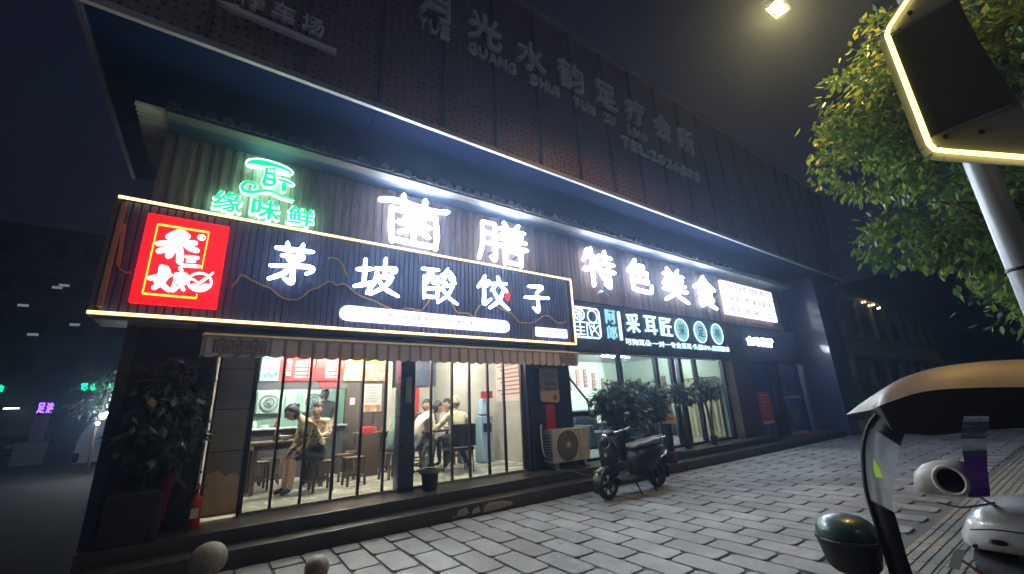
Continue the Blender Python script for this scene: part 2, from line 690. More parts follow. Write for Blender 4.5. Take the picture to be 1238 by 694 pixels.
def perf_material():
    m = bpy.data.materials.new('perforated_metal')
    m.use_nodes = True
    t = m.node_tree
    b = t.nodes['Principled BSDF']
    L = t.links.new
    tc = N(t, 'ShaderNodeTexCoord')
    mp = N(t, 'ShaderNodeMapping')
    mp.inputs['Scale'].default_value = (1, 1, 1)
    L(tc.outputs['Object'], mp.inputs[0])
    vo = N(t, 'ShaderNodeTexVoronoi', feature='F1', distance='CHEBYCHEV')
    vo.inputs['Scale'].default_value = 9.0
    vo.inputs['Randomness'].default_value = 0.45
    L(mp.outputs[0], vo.inputs['Vector'])
    # triangular cut-outs: distance plus a slope
    sep = N(t, 'ShaderNodeSeparateXYZ')
    sub = N(t, 'ShaderNodeVectorMath', operation='SUBTRACT')
    sc9 = N(t, 'ShaderNodeVectorMath', operation='SCALE')
    sc9.inputs['Scale'].default_value = 1.0
    L(mp.outputs[0], sub.inputs[0])
    L(vo.outputs['Position'], sub.inputs[1])
    L(sub.outputs[0], sep.inputs[0])
    ab = N(t, 'ShaderNodeMath', operation='ABSOLUTE')
    L(sep.outputs['X'], ab.inputs[0])
    ma = N(t, 'ShaderNodeMath', operation='MULTIPLY_ADD')
    L(ab.outputs[0], ma.inputs[0])
    ma.inputs[1].default_value = 1.7
    L(sep.outputs['Z'], ma.inputs[2])
    lt = N(t, 'ShaderNodeMath', operation='LESS_THAN')
    L(ma.outputs[0], lt.inputs[0])
    lt.inputs[1].default_value = 0.028
    gt = N(t, 'ShaderNodeMath', operation='GREATER_THAN')
    L(sep.outputs['Z'], gt.inputs[0])
    gt.inputs[1].default_value = -0.024
    mu = N(t, 'ShaderNodeMath', operation='MULTIPLY')
    L(lt.outputs[0], mu.inputs[0])
    L(gt.outputs[0], mu.inputs[1])
    no = N(t, 'ShaderNodeTexNoise')
    no.inputs['Scale'].default_value = 1.3
    no.inputs['Detail'].default_value = 6
    L(tc.outputs['Object'], no.inputs[0])
    cr = N(t, 'ShaderNodeValToRGB')
    cr.color_ramp.elements[0].color = (0.18, 0.095, 0.08, 1)
    cr.color_ramp.elements[1].color = (0.30, 0.16, 0.13, 1)
    L(no.outputs[0], cr.inputs[0])
    mx = N(t, 'ShaderNodeMix', data_type='RGBA')
    L(mu.outputs[0], mx.inputs['Factor'])
    L(cr.outputs[0], mx.inputs['A'])
    mx.inputs['B'].default_value = (0.008, 0.006, 0.008, 1)
    L(mx.outputs['Result'], b.inputs['Base Color'])
    b.inputs['Roughness'].default_value = 0.5
    b.inputs['Metallic'].default_value = 0.2
    bp = N(t, 'ShaderNodeBump', invert=True)
    bp.inputs['Strength'].default_value = 0.6
    bp.inputs['Distance'].default_value = 0.01
    L(mu.outputs[0], bp.inputs['Height'])
    L(bp.outputs[0], b.inputs['Normal'])
    MATS['perf'] = m
    return m


def brick_material():
    m = bpy.data.materials.new('dark_brickwork')
    m.use_nodes = True
    t = m.node_tree
    b = t.nodes['Principled BSDF']
    L = t.links.new
    tc = N(t, 'ShaderNodeTexCoord')
    sp = N(t, 'ShaderNodeSeparateXYZ')
    L(tc.outputs['Object'], sp.inputs[0])
    ad = N(t, 'ShaderNodeMath', operation='ADD')
    L(sp.outputs['X'], ad.inputs[0])
    L(sp.outputs['Y'], ad.inputs[1])
    cb = N(t, 'ShaderNodeCombineXYZ')
    L(ad.outputs[0], cb.inputs[0])
    L(sp.outputs['Z'], cb.inputs[1])
    br = N(t, 'ShaderNodeTexBrick')
    br.inputs['Scale'].default_value = 1
    br.inputs['Brick Width'].default_value = 0.24
    br.inputs['Row Height'].default_value = 0.07
    br.inputs['Mortar Size'].default_value = 0.008
    br.inputs['Color1'].default_value = (0.10, 0.055, 0.050, 1)
    br.inputs['Color2'].default_value = (0.065, 0.038, 0.038, 1)
    br.inputs['Mortar'].default_value = (0.03, 0.026, 0.026, 1)
    L(cb.outputs[0], br.inputs['Vector'])
    L(br.outputs[0], b.inputs['Base Color'])
    bp = N(t, 'ShaderNodeBump', invert=True)
    bp.inputs['Distance'].default_value = 0.01
    L(br.outputs['Fac'], bp.inputs['Height'])
    L(bp.outputs[0], b.inputs['Normal'])
    b.inputs['Roughness'].default_value = 0.7
    return m


PERF = perf_material()
BRICK = brick_material()

# ------------------------------------------------------------------ ground
g = MB()
g.add([(-300, -120, -0.03), (400, -120, -0.03), (400, 300, -0.03), (-300, 300, -0.03)], [(0, 1, 2, 3)])
tag(g.build('ground', ASPH), kind='structure')

pv = MB()
pv.box(-0.82, 60, -6, 5.5, -0.028, -0.018)
pavement = pv.build('pavement', JOINT)
tag(pavement, kind='structure')
# a kerb closes the paving towards the side street
kb = MB()
for i in range(6):
    kb.box(-.98, -0.83, 5.45 - (i + 1) * 1.0 + .006, 5.45 - i * 1.0, -0.03, 0.012, bev=0.012)
tag(kb.build('kerb', mat('kerb_stone', (0.20, 0.19, 0.18), 0.65, var=0.25, bump=0.2)), kind='structure')


def paver_mesh(i):
    b = MB()
    w, l = 0.272, 0.575
    rr = random.Random(i)
    c = 0.035
    poly = [(c, 0), (w - c, 0), (w, c), (w, l - c), (w - c, l), (c, l), (0, l - c), (0, c)]
    poly = [(x - w / 2 + rr.uniform(-.004, .004), y - l / 2 + rr.uniform(-.004, .004)) for x, y in poly]
    inn = [(x * .965, y * .982) for x, y in poly]
    t = [rr.uniform(-.002, .002) for _ in range(8)]
    b.loft([[(x, y, -0.02) for x, y in poly], [(x, y, -0.005) for x, y in poly], [(x, y, 0.0 + t[k]) for k, (x, y) in enumerate(inn)]])
    return b


PVM = [paver_mesh(i) for i in range(6)]
spots = []
ci = 0
x = -0.67
while x < 45:
    y = 5.47 - (0.30 if ci % 2 else 0.0)
    if ci % 2:
        spots.append((x, 5.47 - 0.145, 0.44))
    while y - 0.6 > -3.0:
        yy = y - 0.3
        if not (0.42 < yy < 1.62):
            spots.append((x, yy, 1.0))
        y -= 0.6
    x += 0.296
    ci += 1


def seen(p):
    d = Vector((p[0], p[1], 0)) - Vector((0, 0, CAM_H))
    z = d.dot(fwd)
    if z < 0.3:
        return False
    a = d.dot(rgt) / z * 493.8 + 619
    b_ = 347 - d.dot(upv) / z * 493.8
    return -60 < a < 1300 and -50 < b_ < 760


vis = sorted([s_ for s_ in spots if seen(s_)], key=lambda s_: Vector(s_[:2]).length)
invis = [s_ for s_ in spots if not seen(s_)]
proto = None
near, far = vis[:300], vis[300:] + invis
pm = []
for i, b in enumerate(PVM):
    o = b.build('paver', PAV, pavement)
    pm.append(o)
for i, (px_, py_, l) in enumerate(near):
    if i < 6:
        o = pm[i]
    else:
        o = bpy.data.objects.new('paver', pm[i % 6].data)
        COL.objects.link(o)
        o.parent = pavement
    o.location = (px_, py_, RND.uniform(-.002, .002))
    o.rotation_euler = (RND.gauss(0, .0025), RND.gauss(0, .0035), RND.gauss(0, .006) + (pi if RND.random() < .5 else 0))
    o.scale = (1, l, 1)
fb = MB()
for i, (px_, py_, l) in enumerate(far):
    s_ = PVM[i % 6]
    dz = RND.uniform(-.004, .004)
    fb.add([(v.x + px_, v.y * l + py_, v.z + dz) for v in s_.v], s_.f)
PAVF = mat('paver_stone_far', (0.225, 0.24, 0.265), 0.6, var=0.20, scale=3.0, bump=0.25, bscale=45, dirt=0.22, stain=.38)
tag(fb.build('distant_pavers', PAVF, pavement), kind='stuff')

# ribbed guiding strip of tactile paving
TAC = mat('tactile_concrete', (0.19, 0.185, 0.17), 0.6, var=0.25, scale=12, bump=0.2, rand=0.15)
tp = MB()
tp.box(0, .296, 0, .296, -0.02, -0.002)
for k in range(4):
    yy = 0.037 + k * 0.074
    tp.loft([[(0.008, yy - .017, -.002), (0.008, yy + .017, -.002), (0.008, yy + .011, .005), (0.008, yy - .011, .005)],
             [(0.288, yy - .017, -.002), (0.288, yy + .017, -.002), (0.288, yy + .011, .005), (0.288, yy - .011, .005)]])
tm = tp.build('tactile_tile', TAC, pavement)
first = True
for i in range(-2, 60):
    for j in range(3):
        lx, ly = i * 0.30, 0.58 + j * 0.30
        if i < 4:
            continue
        o = tm if first else bpy.data.objects.new('tactile_tile', tm.data)
        if not first:
            COL.objects.link(o)
            o.parent = pavement
        first = False
        o.location = (lx, ly, 0.001 + RND.uniform(-.002, .002))

# ------------------------------------------------------------------ entrance steps
st = MB()
st.box(-.88, 18.2, 5.52, 5.86, -0.03, 0.155, bev=0.008)
ls_ = st.build('lower_step', STONE)
tag(ls_, kind='structure')
CHIP = mat('chipped_paint', (.34, .33, .31), .8, var=.3, scale=14)
for pts in ([(2.86, .03), (2.90, .10), (3.02, .12), (3.06, .05), (2.98, .02)], [(3.10, .02), (3.13, .085), (3.22, .10), (3.24, .03)], [(3.27, .015), (3.31, .09), (3.40, .125), (3.60, .12), (3.78, .085), (3.80, .04), (3.55, .02)], [(2.80, .02), (2.83, .05), (2.86, .02)]):
    MB().prism(pts, 5.514, 5.53).build('paint_chip', CHIP, ls_)
st = MB()
st.box(-.88, 13.6, 5.84, 6.62, -0.03, 0.29, bev=0.008)
st.box(13.61, 18.2, 5.862, 6.62, -0.03, 0.152, bev=0.008)
tag(st.build('upper_step', STONE), kind='structure')

# ------------------------------------------------------------------ upper building
ub = thing('commercial_building', 'brown perforated-metal upper storey overhanging the shops, with unlit channel letters', 'building', (8, 6.6, 0))
b = MB()
b.box(-1.62, 19.4, 5.02, 16.0, 5.62, 9.30)
b.build('upper_wall', mat('upper_wall_dark', (0.05, 0.04, 0.04), 0.8, var=.2), ub)
b = MB()
for i in range(7):
    x0 = -1.62 + i * 3.0
    b.box(x0 + .004, x0 + 2.996, 5.0, 8.9, 5.585, 5.615)
b.build('soffit', NAVY, ub)
b = MB()
b.box(-1.66, 19.4, 4.93, 4.995, 5.55, 5.64, bev=.01)
b.build('edge_trim', mat('edge_trim_grey', (0.36, 0.34, 0.34), 0.5, .3, var=.15), ub)
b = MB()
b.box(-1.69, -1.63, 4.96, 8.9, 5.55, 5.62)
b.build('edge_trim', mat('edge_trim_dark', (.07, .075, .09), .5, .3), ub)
b = MB()
b.box(-1.7, 19.4, 4.90, 5.3, 9.32, 9.42)
b.build('parapet_cap', MATS['edge_trim_grey'], ub)
pb = MB()
pb.box(0.008, 0.992, 4.975, 5.015, 5.66, 9.31)
p0 = pb.build('perforated_panel', PERF, ub, local=True)
for i in range(21):
    o = p0 if i == 0 else bpy.data.objects.new('perforated_panel', p0.data)
    if i:
        COL.objects.link(o)
        o.parent = ub
    o.location = Vector((-1.62 + i, 0, 0)) - WLOC[ub.name]
b = MB()
for i in range(22):
    xx = -1.62 + i
    b.box(xx - .025, xx + .025, 4.93, 4.974, 5.66, 9.31)
b.build('panel_rail', mat('panel_rail', (0.10, 0.06, 0.055), .5, .4), ub)
LETU = mat('unlit_letter', (0.78, 0.76, 0.76), 0.45, 0.2, var=.1)
def uletters(chars, y=4.86, bev=.018):
    for ch, xc, zc, s_ in chars:
        txt('letter', ch, xc - s_ / 2, xc + s_ / 2, zc - s_ / 2, zc + s_ / 2, y, LETU, ub, depth=.09, bev=bev, keep=True)
uletters([('月', 2.15, 7.86, .62), ('光', 3.12, 7.92, .70), ('水', 4.16, 7.90, .70), ('韵', 5.22, 7.98, .72), ('足', 6.26, 7.98, .72), ('疗', 7.28, 7.98, .72), ('会', 8.32, 7.98, .72), ('所', 9.34, 7.98, .72)])
def word(s_, a, b_, z0, z1):
    wt_ = [.35 if c in 'I:' else 1.0 for c in s_]
    u = (b_ - a) / sum(wt_)
    x_ = a
    for c, q in zip(s_, wt_):
        txt('letter', c, x_ + u * q * .08, x_ + u * q * .90, z0, z1 if c != ':' else z0 + (z1 - z0) * .75, 4.86, LETU, ub, depth=.07, bev=.012)
        x_ += u * q
for s_, a, b_ in (('YUE', 1.86, 2.44), ('GUANG', 2.76, 3.80), ('SHUI', 4.10, 4.84), ('YUN', 5.22, 5.86), ('ZU', 6.12, 6.50), ('LIAO', 6.88, 7.62)):
    word(s_, a, b_, 7.27, 7.49)
word('TEL:2826888', 6.62, 9.72, 6.84, 7.10)
uletters([('停', -0.25, 6.33, .27), ('车', 0.09, 6.33, .27), ('场', 0.43, 6.33, .27)])
b = MB()
b.prism([(-.58, 6.10), (-.36, 6.16), (-.36, 6.125), (.74, 6.125), (.74, 6.06), (-.45, 6.06)], 4.80, 4.86)
b.build('arrow', LETU, ub)

# glossy dark pillar at the end of the row of shops
b = MB()
b.box(17.55, 19.10, 5.38, 7.4, -0.03, 5.584, bev=.01)
b.build('pillar', mat('pillar_glossy', (0.035, 0.055, 0.14), 0.34, 0.0, var=.12, scale=.8, coat=1.0), ub)  # blue base colour carries the glow of the lit signs
for z in (1.5, 3.0, 4.5):
    b = MB()
    b.box(17.545, 19.105, 5.375, 7.3, z - .006, z + .006)
    b.build('pillar_joint', BLACK, ub)
# rear wall above the shop fronts
b = MB()
b.box(-0.98, 17.6, 6.62, 6.75, 2.5, 5.58)
b.box(-0.95, -0.85, 6.40, 12.0, 0.0, 5.58)
b.box(-0.95, 18, 11.9, 12.1, 0.0, 5.58)
b.build('shell_wall', mat('shell_wall', (0.06, 0.058, 0.065), .8, var=.2), ub)

# corrugated sheet below the soffit at the corner
cs = MB()
n = 46
rows = []
for i in range(n * 4 + 1):
    yy = 5.92 + i * (8.2 - 5.92) / (n * 4)
    rows.append((yy, 5.20 + 0.012 * sin(i * pi / 2)))
for i in range(len(rows) - 1):
    (a, za), (c, zc) = rows[i], rows[i + 1]
    jag = .012 * ((i // 4) % 2)
    cs.add([(-1.26 - jag, a, za), (-0.955, a, za), (-0.955, c, zc), (-1.26 - jag, c, zc), (-1.26 - jag, a, za + .006), (-0.955, a, za + .006), (-0.955, c, zc + .006), (-1.26 - jag, c, zc + .006)],
           [(0, 1, 2, 3), (7, 6, 5, 4), (0, 3, 7, 4)])
cor = cs.build('corrugated_sheet', mat('galvanised', (0.88, 0.85, 0.78), .5, .0, var=.2, scale=5, stretch=(.4, 3, 1), dirt=.3))
tag(cor, 'pale corrugated roofing sheet jutting from the corner under the dark soffit', 'roof sheet')

# ------------------------------------------------------------------ tiled eave above the timber sign
ev = thing('tiled_eave', 'narrow dark tiled eave running above the timber sign board', 'eave', (8, 6.3, 5.1))
TILE = mat('dark_roof_tile', (0.055, 0.058, 0.068), .5, var=.3, scale=6, rand=.3, bump=.15)
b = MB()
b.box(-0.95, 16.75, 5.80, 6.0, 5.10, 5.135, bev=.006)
b.build('lit_underside_strip', mat('lit_strip_cream', (0.11, 0.10, 0.085), .6, .0, var=.22, scale=3, stretch=(1, 4, 1), dirt=.3), ev)  # sign light on the underside's front put into a paler strip
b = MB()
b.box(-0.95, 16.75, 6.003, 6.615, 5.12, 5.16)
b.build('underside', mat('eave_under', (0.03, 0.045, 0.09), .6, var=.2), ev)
b = MB()
b.add([(-.95, 5.76, 5.15), (16.75, 5.76, 5.15), (16.75, 6.61, 5.52), (-.95, 6.61, 5.52), (-.95, 5.76, 5.137), (16.75, 5.76, 5.137), (16.75, 6.61, 5.45), (-.95, 6.61, 5.45)],
      [(0, 1, 2, 3), (4, 7, 6, 5), (0, 4, 5, 1), (0, 3, 7, 4), (1, 5, 6, 2)])
b.build('deck', TILE, ev)
tb = MB()
prof = [(cos(t) * .062, sin(t) * .055) for t in [pi * k / 6 for k in range(7)]]
tb.loft([[(a, -.045, -.012 + h) for a, h in prof] + [(0, -.045, -.012)], [(a, .30, .135 + h) for a, h in prof] + [(0, .30, .135)]])
tb.lathe([(.066, -.012), (.066, 0), (.05, .006), (.045, .004), (0, .006)][::-1], (0, -.05, .015), 12, 'y')
t0 = tb.build('roof_tile', TILE, ev, local=True)
nt_ = 94
for i in range(nt_):
    o = t0 if i == 0 else bpy.data.objects.new('roof_tile', t0.data)
    if i:
        COL.objects.link(o)
        o.parent = ev
    o.location = Vector((-.88 + i * .188, 5.80, 5.165 + RND.uniform(-.004, .004))) - WLOC[ev.name]
tb2 = MB()
tb2.loft([[(a, -.02, h - .11) for a, h in prof] + [(0, -.02, -.11)], [(a, .5, h + .1) for a, h in prof] + [(0, .5, .1)]])
t1 = tb2.build('roof_tile_rear', TILE, ev, local=True)
for i in range(nt_):
    o = t1 if i == 0 else bpy.data.objects.new('roof_tile_rear', t1.data)
    if i:
        COL.objects.link(o)
        o.parent = ev
    o.location = Vector((-.88 + i * .188, 6.11, 5.40 + RND.uniform(-.004, .004))) - WLOC[ev.name]

# ------------------------------------------------------------------ upper timber sign
ws = thing('timber_sign', 'long upper sign of vertical brown planks with big white lit characters', 'sign', (8, 6.3, 3.8))
b = MB()
b.box(-.98, 16.6, 6.36, 6.60, 3.62, 5.115)
b.build('backing', mat('sign_backing', (.05, .04, .04), .8), ws)
PLANK = mat('plank_wood', (0.27, 0.178, 0.152), .62, var=.38, scale=5, stretch=(7, 7, .7), rand=.28, bump=.3, bscale=25)
pls = []
for v in range(4):
    pk = MB()
    rr = random.Random(v)
    xs = [0, rr.uniform(.03, .05), rr.uniform(.07, .09), .1245]
    pk.loft([[(xs[0], .025, 0), (xs[0] + .004, 0, 0), (xs[1], -.004, 0), (xs[2], .002, 0), (xs[3] - .003, 0, 0), (xs[3], .025, 0)],
             [(xs[0], .025, 1.49), (xs[0] + .004, 0, 1.49), (xs[1], -.004, 1.49), (xs[2], .002, 1.49), (xs[3] - .003, 0, 1.49), (xs[3], .025, 1.49)]])
    pls.append(pk.build('plank', PLANK, ws, local=True))
npk = 140
for i in range(npk):
    o = pls[i] if i < 4 else bpy.data.objects.new('plank', pls[i % 4].data)
    if i >= 4:
        COL.objects.link(o)
        o.parent = ws
    o.location = Vector((-.98 + i * .1257, 6.312 + RND.uniform(-.008, .006), 3.622 + RND.uniform(-.004, .004))) - WLOC[ws.name]
# side return of the sign box
b = MB()
for i in range(3):
    b.box(-.985, -.945, 6.37 + i * .08, 6.445 + i * .08, 3.62, 5.11)
b.build('side_plank', PLANK, ws)

GLY = {
 '茅': [[(13, 82), (50, 83), (88, 85)], [(34, 97), (37, 72)], [(66, 98), (60, 72)], [(26, 65), (50, 67), (68, 69), (60, 61), (47, 53)], [(38, 60), (57, 47)], [(6, 40), (40, 44), (84, 48), (90, 40), (78, 31)], [(50, 50), (51, 25), (50, 7), (36, 14)], [(47, 42), (32, 25), (6, 10)]],
 '坡': [[(4, 60), (20, 63), (37, 66)], [(21, 88), (21, 55), (20, 24)], [(0, 17), (18, 23), (41, 33)], [(45, 69), (68, 71), (90, 74), (88, 66), (80, 58)], [(48, 70), (47, 42), (28, 4)], [(67, 98), (67, 72), (66, 50)], [(48, 47), (68, 50), (83, 52), (68, 26), (36, 2)], [(51, 40), (70, 19), (100, 4)]],
 '酸': [[(2, 88), (24, 89), (48, 91)], [(7, 68), (8, 38), (8, 8)], [(7, 68), (26, 69), (45, 71)], [(45, 71), (45, 40), (44, 8)], [(19, 87), (20, 66), (15, 50)], [(32, 88), (32, 56), (41, 52)], [(11, 35), (26, 36), (42, 37)], [(9, 13), (26, 13), (43, 14)], [(75, 99), (66, 84), (56, 76), (72, 78), (88, 81)], [(82, 90), (94, 72)], [(66, 69), (52, 56)], [(80, 70), (96, 60)], [(69, 59), (62, 46), (50, 34)], [(64, 50), (78, 51), (90, 53), (74, 24), (46, 0)], [(59, 40), (76, 18), (102, 2)]],
 '饺': [[(26, 96), (18, 78), (4, 60)], [(15, 77), (28, 78), (40, 80), (32, 66)], [(22, 66), (22, 38), (21, 12), (42, 28)], [(67, 99), (73, 84)], [(44, 75), (70, 78), (96, 82)], [(60, 72), (47, 56)], [(78, 73), (95, 58)], [(84, 57), (68, 26), (38, 2)], [(54, 53), (72, 26), (101, 4)]],
 '子': [[(20, 86), (46, 88), (74, 90), (66, 80), (50, 68)], [(50, 68), (54, 40), (52, 8), (34, 20)], [(2, 48), (48, 52), (98, 56)]],
 '菌': [[(0, 82), (20, 88), (50, 86), (80, 84), (104, 90)], [(33, 102), (35, 76)], [(67, 102), (65, 76)], [(16, 70), (16, 36), (18, 4)], [(16, 70), (50, 70), (84, 70)], [(84, 70), (86, 36), (84, 4)], [(18, 8), (50, 7), (84, 8)], [(66, 61), (50, 57), (36, 55)], [(27, 46), (50, 46), (74, 46)], [(50, 58), (50, 36), (50, 17)], [(48, 44), (40, 32), (28, 24)], [(52, 44), (60, 33), (73, 25)]],
 '膳': [[(10, 91), (10, 45), (2, 4)], [(10, 91), (22, 91), (34, 91)], [(34, 91), (34, 45), (33, 6), (25, 12)], [(12, 66), (34, 66)], [(11, 43), (34, 43)], [(53, 101), (60, 89)], [(84, 101), (76, 89)], [(44, 85), (70, 85), (96, 85)], [(48, 73), (70, 73), (91, 73)], [(69, 85), (69, 66), (69, 46)], [(41, 61), (70, 61), (98, 61)], [(55, 58), (60, 49)], [(83, 58), (78, 49)], [(38, 44), (70, 44), (101, 44)], [(52, 33), (53, 18), (53, 2)], [(52, 33), (70, 33), (88, 33)], [(88, 33), (87, 18), (87, 2)], [(53, 6), (70, 6), (87, 6)]],
 '特': [[(16, 94), (12, 78), (4, 66)], [(12, 77), (28, 77), (44, 77)], [(28, 99), (28, 50), (28, 0)], [(2, 40), (22, 45), (46, 51)], [(54, 85), (74, 85), (94, 85)], [(73, 99), (73, 84), (73, 66)], [(47, 66), (72, 66), (99, 66)], [(47, 45), (72, 45), (99, 45)], [(83, 60), (83, 30), (82, 4), (69, 10)], [(57, 35), (67, 22)]],
 '色': [[(38, 100), (26, 82), (8, 66)], [(32, 85), (50, 85), (70, 85), (58, 68)], [(20, 66), (20, 38), (20, 14)], [(20, 66), (50, 66), (80, 66)], [(80, 66), (80, 50), (80, 36)], [(50, 66), (50, 38)], [(20, 38), (50, 38), (80, 38)], [(20, 12), (52, 9), (88, 10), (95, 28)]],
 '美': [[(28, 101), (38, 88)], [(72, 101), (62, 88)], [(10, 82), (50, 82), (90, 82)], [(16, 67), (50, 67), (84, 67)], [(5, 52), (50, 52), (95, 52)], [(50, 82), (50, 66), (50, 50)], [(2, 34), (50, 34), (98, 34)], [(52, 48), (46, 26), (4, 0)], [(52, 34), (66, 15), (98, 0)]],
 '食': [[(50, 101), (32, 80), (2, 62)], [(50, 100), (70, 80), (99, 62)], [(45, 78), (57, 71)], [(26, 63), (50, 63), (75, 63)], [(26, 63), (26, 34), (25, 4), (48, 16)], [(75, 63), (75, 48), (75, 34)], [(26, 49), (50, 49), (75, 49)], [(26, 35), (50, 35), (75, 35)], [(46, 30), (64, 12), (95, 1)], [(84, 27), (66, 15)]],
}


def glyph(ch, x0, x1, z0, z1, y, r, hd, mats, parent, taper=(0.75, 0.6), name='character'):
    b = MB()
    for i, s_ in enumerate(GLY[ch]):
        pts = [(x0 + p[0] / 100 * (x1 - x0), z0 + p[1] / 100 * (z1 - z0)) for p in s_]
        b.brush(pts, r * (1 if i % 3 else 1.08), hd, y - hd - .004 * (i % 4), taper=taper)
    return b.build(name, mats, parent, smooth=True)


FS = [E_FACE, E_SIDE]
glyph('菌', 1.84, 3.02, 4.10, 5.00, 6.24, .050, .035, FS, ws, (.95, .9))
glyph('膳', 3.70, 4.86, 4.10, 4.98, 6.24, .040, .035, FS, ws, (.95, .9))
glyph('特', 6.47, 7.50, 4.00, 4.90, 6.24, .054, .035, FS, ws, (1, .95))
glyph('色', 7.98, 8.96, 4.00, 4.88, 6.24, .058, .035, FS, ws, (1, .95))
glyph('美', 9.42, 10.52, 3.98, 4.88, 6.24, .050, .035, FS, ws, (1, .95))
glyph('食', 10.92, 12.02, 3.96, 4.88, 6.24, .054, .035, FS, ws, (1, .95))
# mounting posts behind the characters
b = MB()
for xx in (2.1, 2.8, 4.0, 4.6, 6.8, 7.2, 8.3, 8.7, 9.8, 10.2, 11.2, 11.7):
    for zz in (4.3, 4.7):
        b.lathe([(.012, 6.22), (.012, 6.32)], (xx, 0, zz), 6, 'y')
b.build('standoff', BLACK, ws)
# small foot lamp bracket below the first big character
b = MB()
b.obox((6.95, 6.3, 3.86), (7.02, 6.12, 3.90), .05, .05)
b.obox((6.95, 6.12, 3.95), (7.15, 6.12, 3.80), .03, .07)
b.build('lamp_bracket', ALU, ws)
# three-row phone panel
for i, (z0, z1, s_) in enumerate(((4.62, 4.96, '综合医院·特色养生'), (4.25, 4.59, '家常小炒·承接宴席'), (3.87, 4.22, '电话: 187 9851 2225'))):
    b = MB()
    b.box(12.50, 15.92, 6.18, 6.26, z0, z1, bev=.01)
    row = b.build('phone_panel', E_PANEL, ws)
    txt('lettering', s_, 12.80, 15.62, z0 + .06, z1 - .06, 6.178, INK, row, depth=.006, keep=False)
# green mushroom emblem
capo = [(-0.064, 4.905), (-0.036, 4.957), (0.072, 5.006), (0.214, 5.019), (0.363, 5.003), (0.479, 4.968), (0.522, 4.922), (0.489, 4.874), (0.413, 4.879), (0.34, 4.863), (0.226, 4.909), (0.105, 4.869), (0.001, 4.862), (-0.06, 4.872)]
capi = [(-0.035, 4.88), (0.013, 4.898), (0.118, 4.902), (0.259, 4.935), (0.407, 4.928), (0.476, 4.907), (0.411, 4.893), (0.338, 4.878), (0.225, 4.915), (0.104, 4.876), (0.018, 4.868)]
stem = [(0.165, 4.889), (0.297, 4.921), (0.297, 4.837), (0.331, 4.683), (0.293, 4.613), (0.18, 4.591), (0.147, 4.65), (0.169, 4.773)]
cap2 = [(0.313, 4.767), (0.385, 4.782), (0.499, 4.769), (0.563, 4.729), (0.523, 4.712), (0.428, 4.724), (0.325, 4.74)]
stem2 = [(0.396, 4.714), (0.443, 4.728), (0.464, 4.593), (0.397, 4.574)]
swirl = [(0.065, 4.534), (0.085, 4.585), (0.047, 4.615), (-0.013, 4.613), (-0.058, 4.565), (-0.067, 4.506), (-0.021, 4.464), (0.079, 4.482), (0.194, 4.538), (0.3, 4.546), (0.413, 4.509), (0.572, 4.495)]
GR = [E_GREEN, E_GREENW]


def outline(poly, y, r, nm, parent):
    q = catmull([(p[0], y, p[1]) for p in poly + poly[:1]], 3)[:-1]
    return MB().tube(q, r, 6, closed=True).build(nm, E_GREENW, parent, smooth=True)


b = MB()
b.prism(capo, 6.20, 6.26, 0, 1)
em = b.build('mushroom_cap', GR, ws)
outline(capo, 6.205, .012, 'lit_edge', em)
b = MB()
b.prism(capi, 6.19, 6.199)
b.build('gill', E_GREENW, em)
b = MB()
b.prism(stem, 6.185, 6.26, 0, 1)
em = b.build('mushroom_stem', GR, ws)
outline(stem, 6.20, .009, 'lit_edge', em)
for z in (4.855, 4.765, 4.672):
    b = MB()
    b.box(.205, .278, 6.178, 6.184, z - .018, z + .018)
    b.build('lit_window', E_GREENW, em)
b = MB()
b.prism(cap2, 6.20, 6.26, 0, 1)
em = b.build('small_cap', GR, ws)
outline(cap2, 6.205, .008, 'lit_edge', em)
b = MB()
b.prism(stem2, 6.19, 6.26, 0, 1)
b.build('small_stem', GR, ws)
b = MB()
b.brush(swirl, .030, .02, 6.23, taper=(.7, .5))
b.build('swirl', GR, ws, smooth=True)
b = MB()
b.tube(catmull([(p[0] - .005, 6.23, p[1] - .045) for p in swirl[4:]], 4), .008, 6)
b.build('lit_edge', E_GREENW, ws)
for ch, a, c in (('缘', -.36, -.04), ('味', .07, .42), ('鲜', .52, .87)):
    o = txt('green_character', ch, a, c, 4.10, 4.40, 6.24, GR, ws, depth=.045, bev=.026)
    txt('lit_edge', ch, a - .015, c + .015, 4.085, 4.415, 6.262, E_GREENW, o, depth=.012, bev=.034)

# ------------------------------------------------------------------ lower framed sign
ls = thing('fascia_sign', 'large dark ribbed fascia sign, coloured blue for its glow, framed by warm LED strips over the restaurant', 'sign', (2.3, 6.2, 2.6))
b = MB()
b.box(-1.20, 5.88, 6.14, 6.30, 2.60, 3.975)
b.build('backing', mat('fascia_back', (.045, .05, .10), .7), ls)
RIB = mat('fascia_rib', (0.095, 0.11, 0.26), .45, .15, var=.18, scale=3, stretch=(5, 1, .5), rand=.12)  # blue of the glow and flare put into the rib colour
rb = MB()
rb.loft([[(0, .03, 0), (.004, .010, 0), (.010, 0, 0), (.066, 0, 0), (.072, .010, 0), (.0785, .03, 0)], [(0, .03, 1.33), (.004, .010, 1.33), (.010, 0, 1.33), (.066, 0, 1.33), (.072, .010, 1.33), (.0785, .03, 1.33)]])
r1 = rb.build('rib', RIB, ls, local=True)
for i in range(88):
    o = r1 if i == 0 else bpy.data.objects.new('rib', r1.data)
    if i:
        COL.objects.link(o)
        o.parent = ls
    o.location = Vector((-1.17 + i * .0795, 6.109, 2.622)) - WLOC[ls.name]
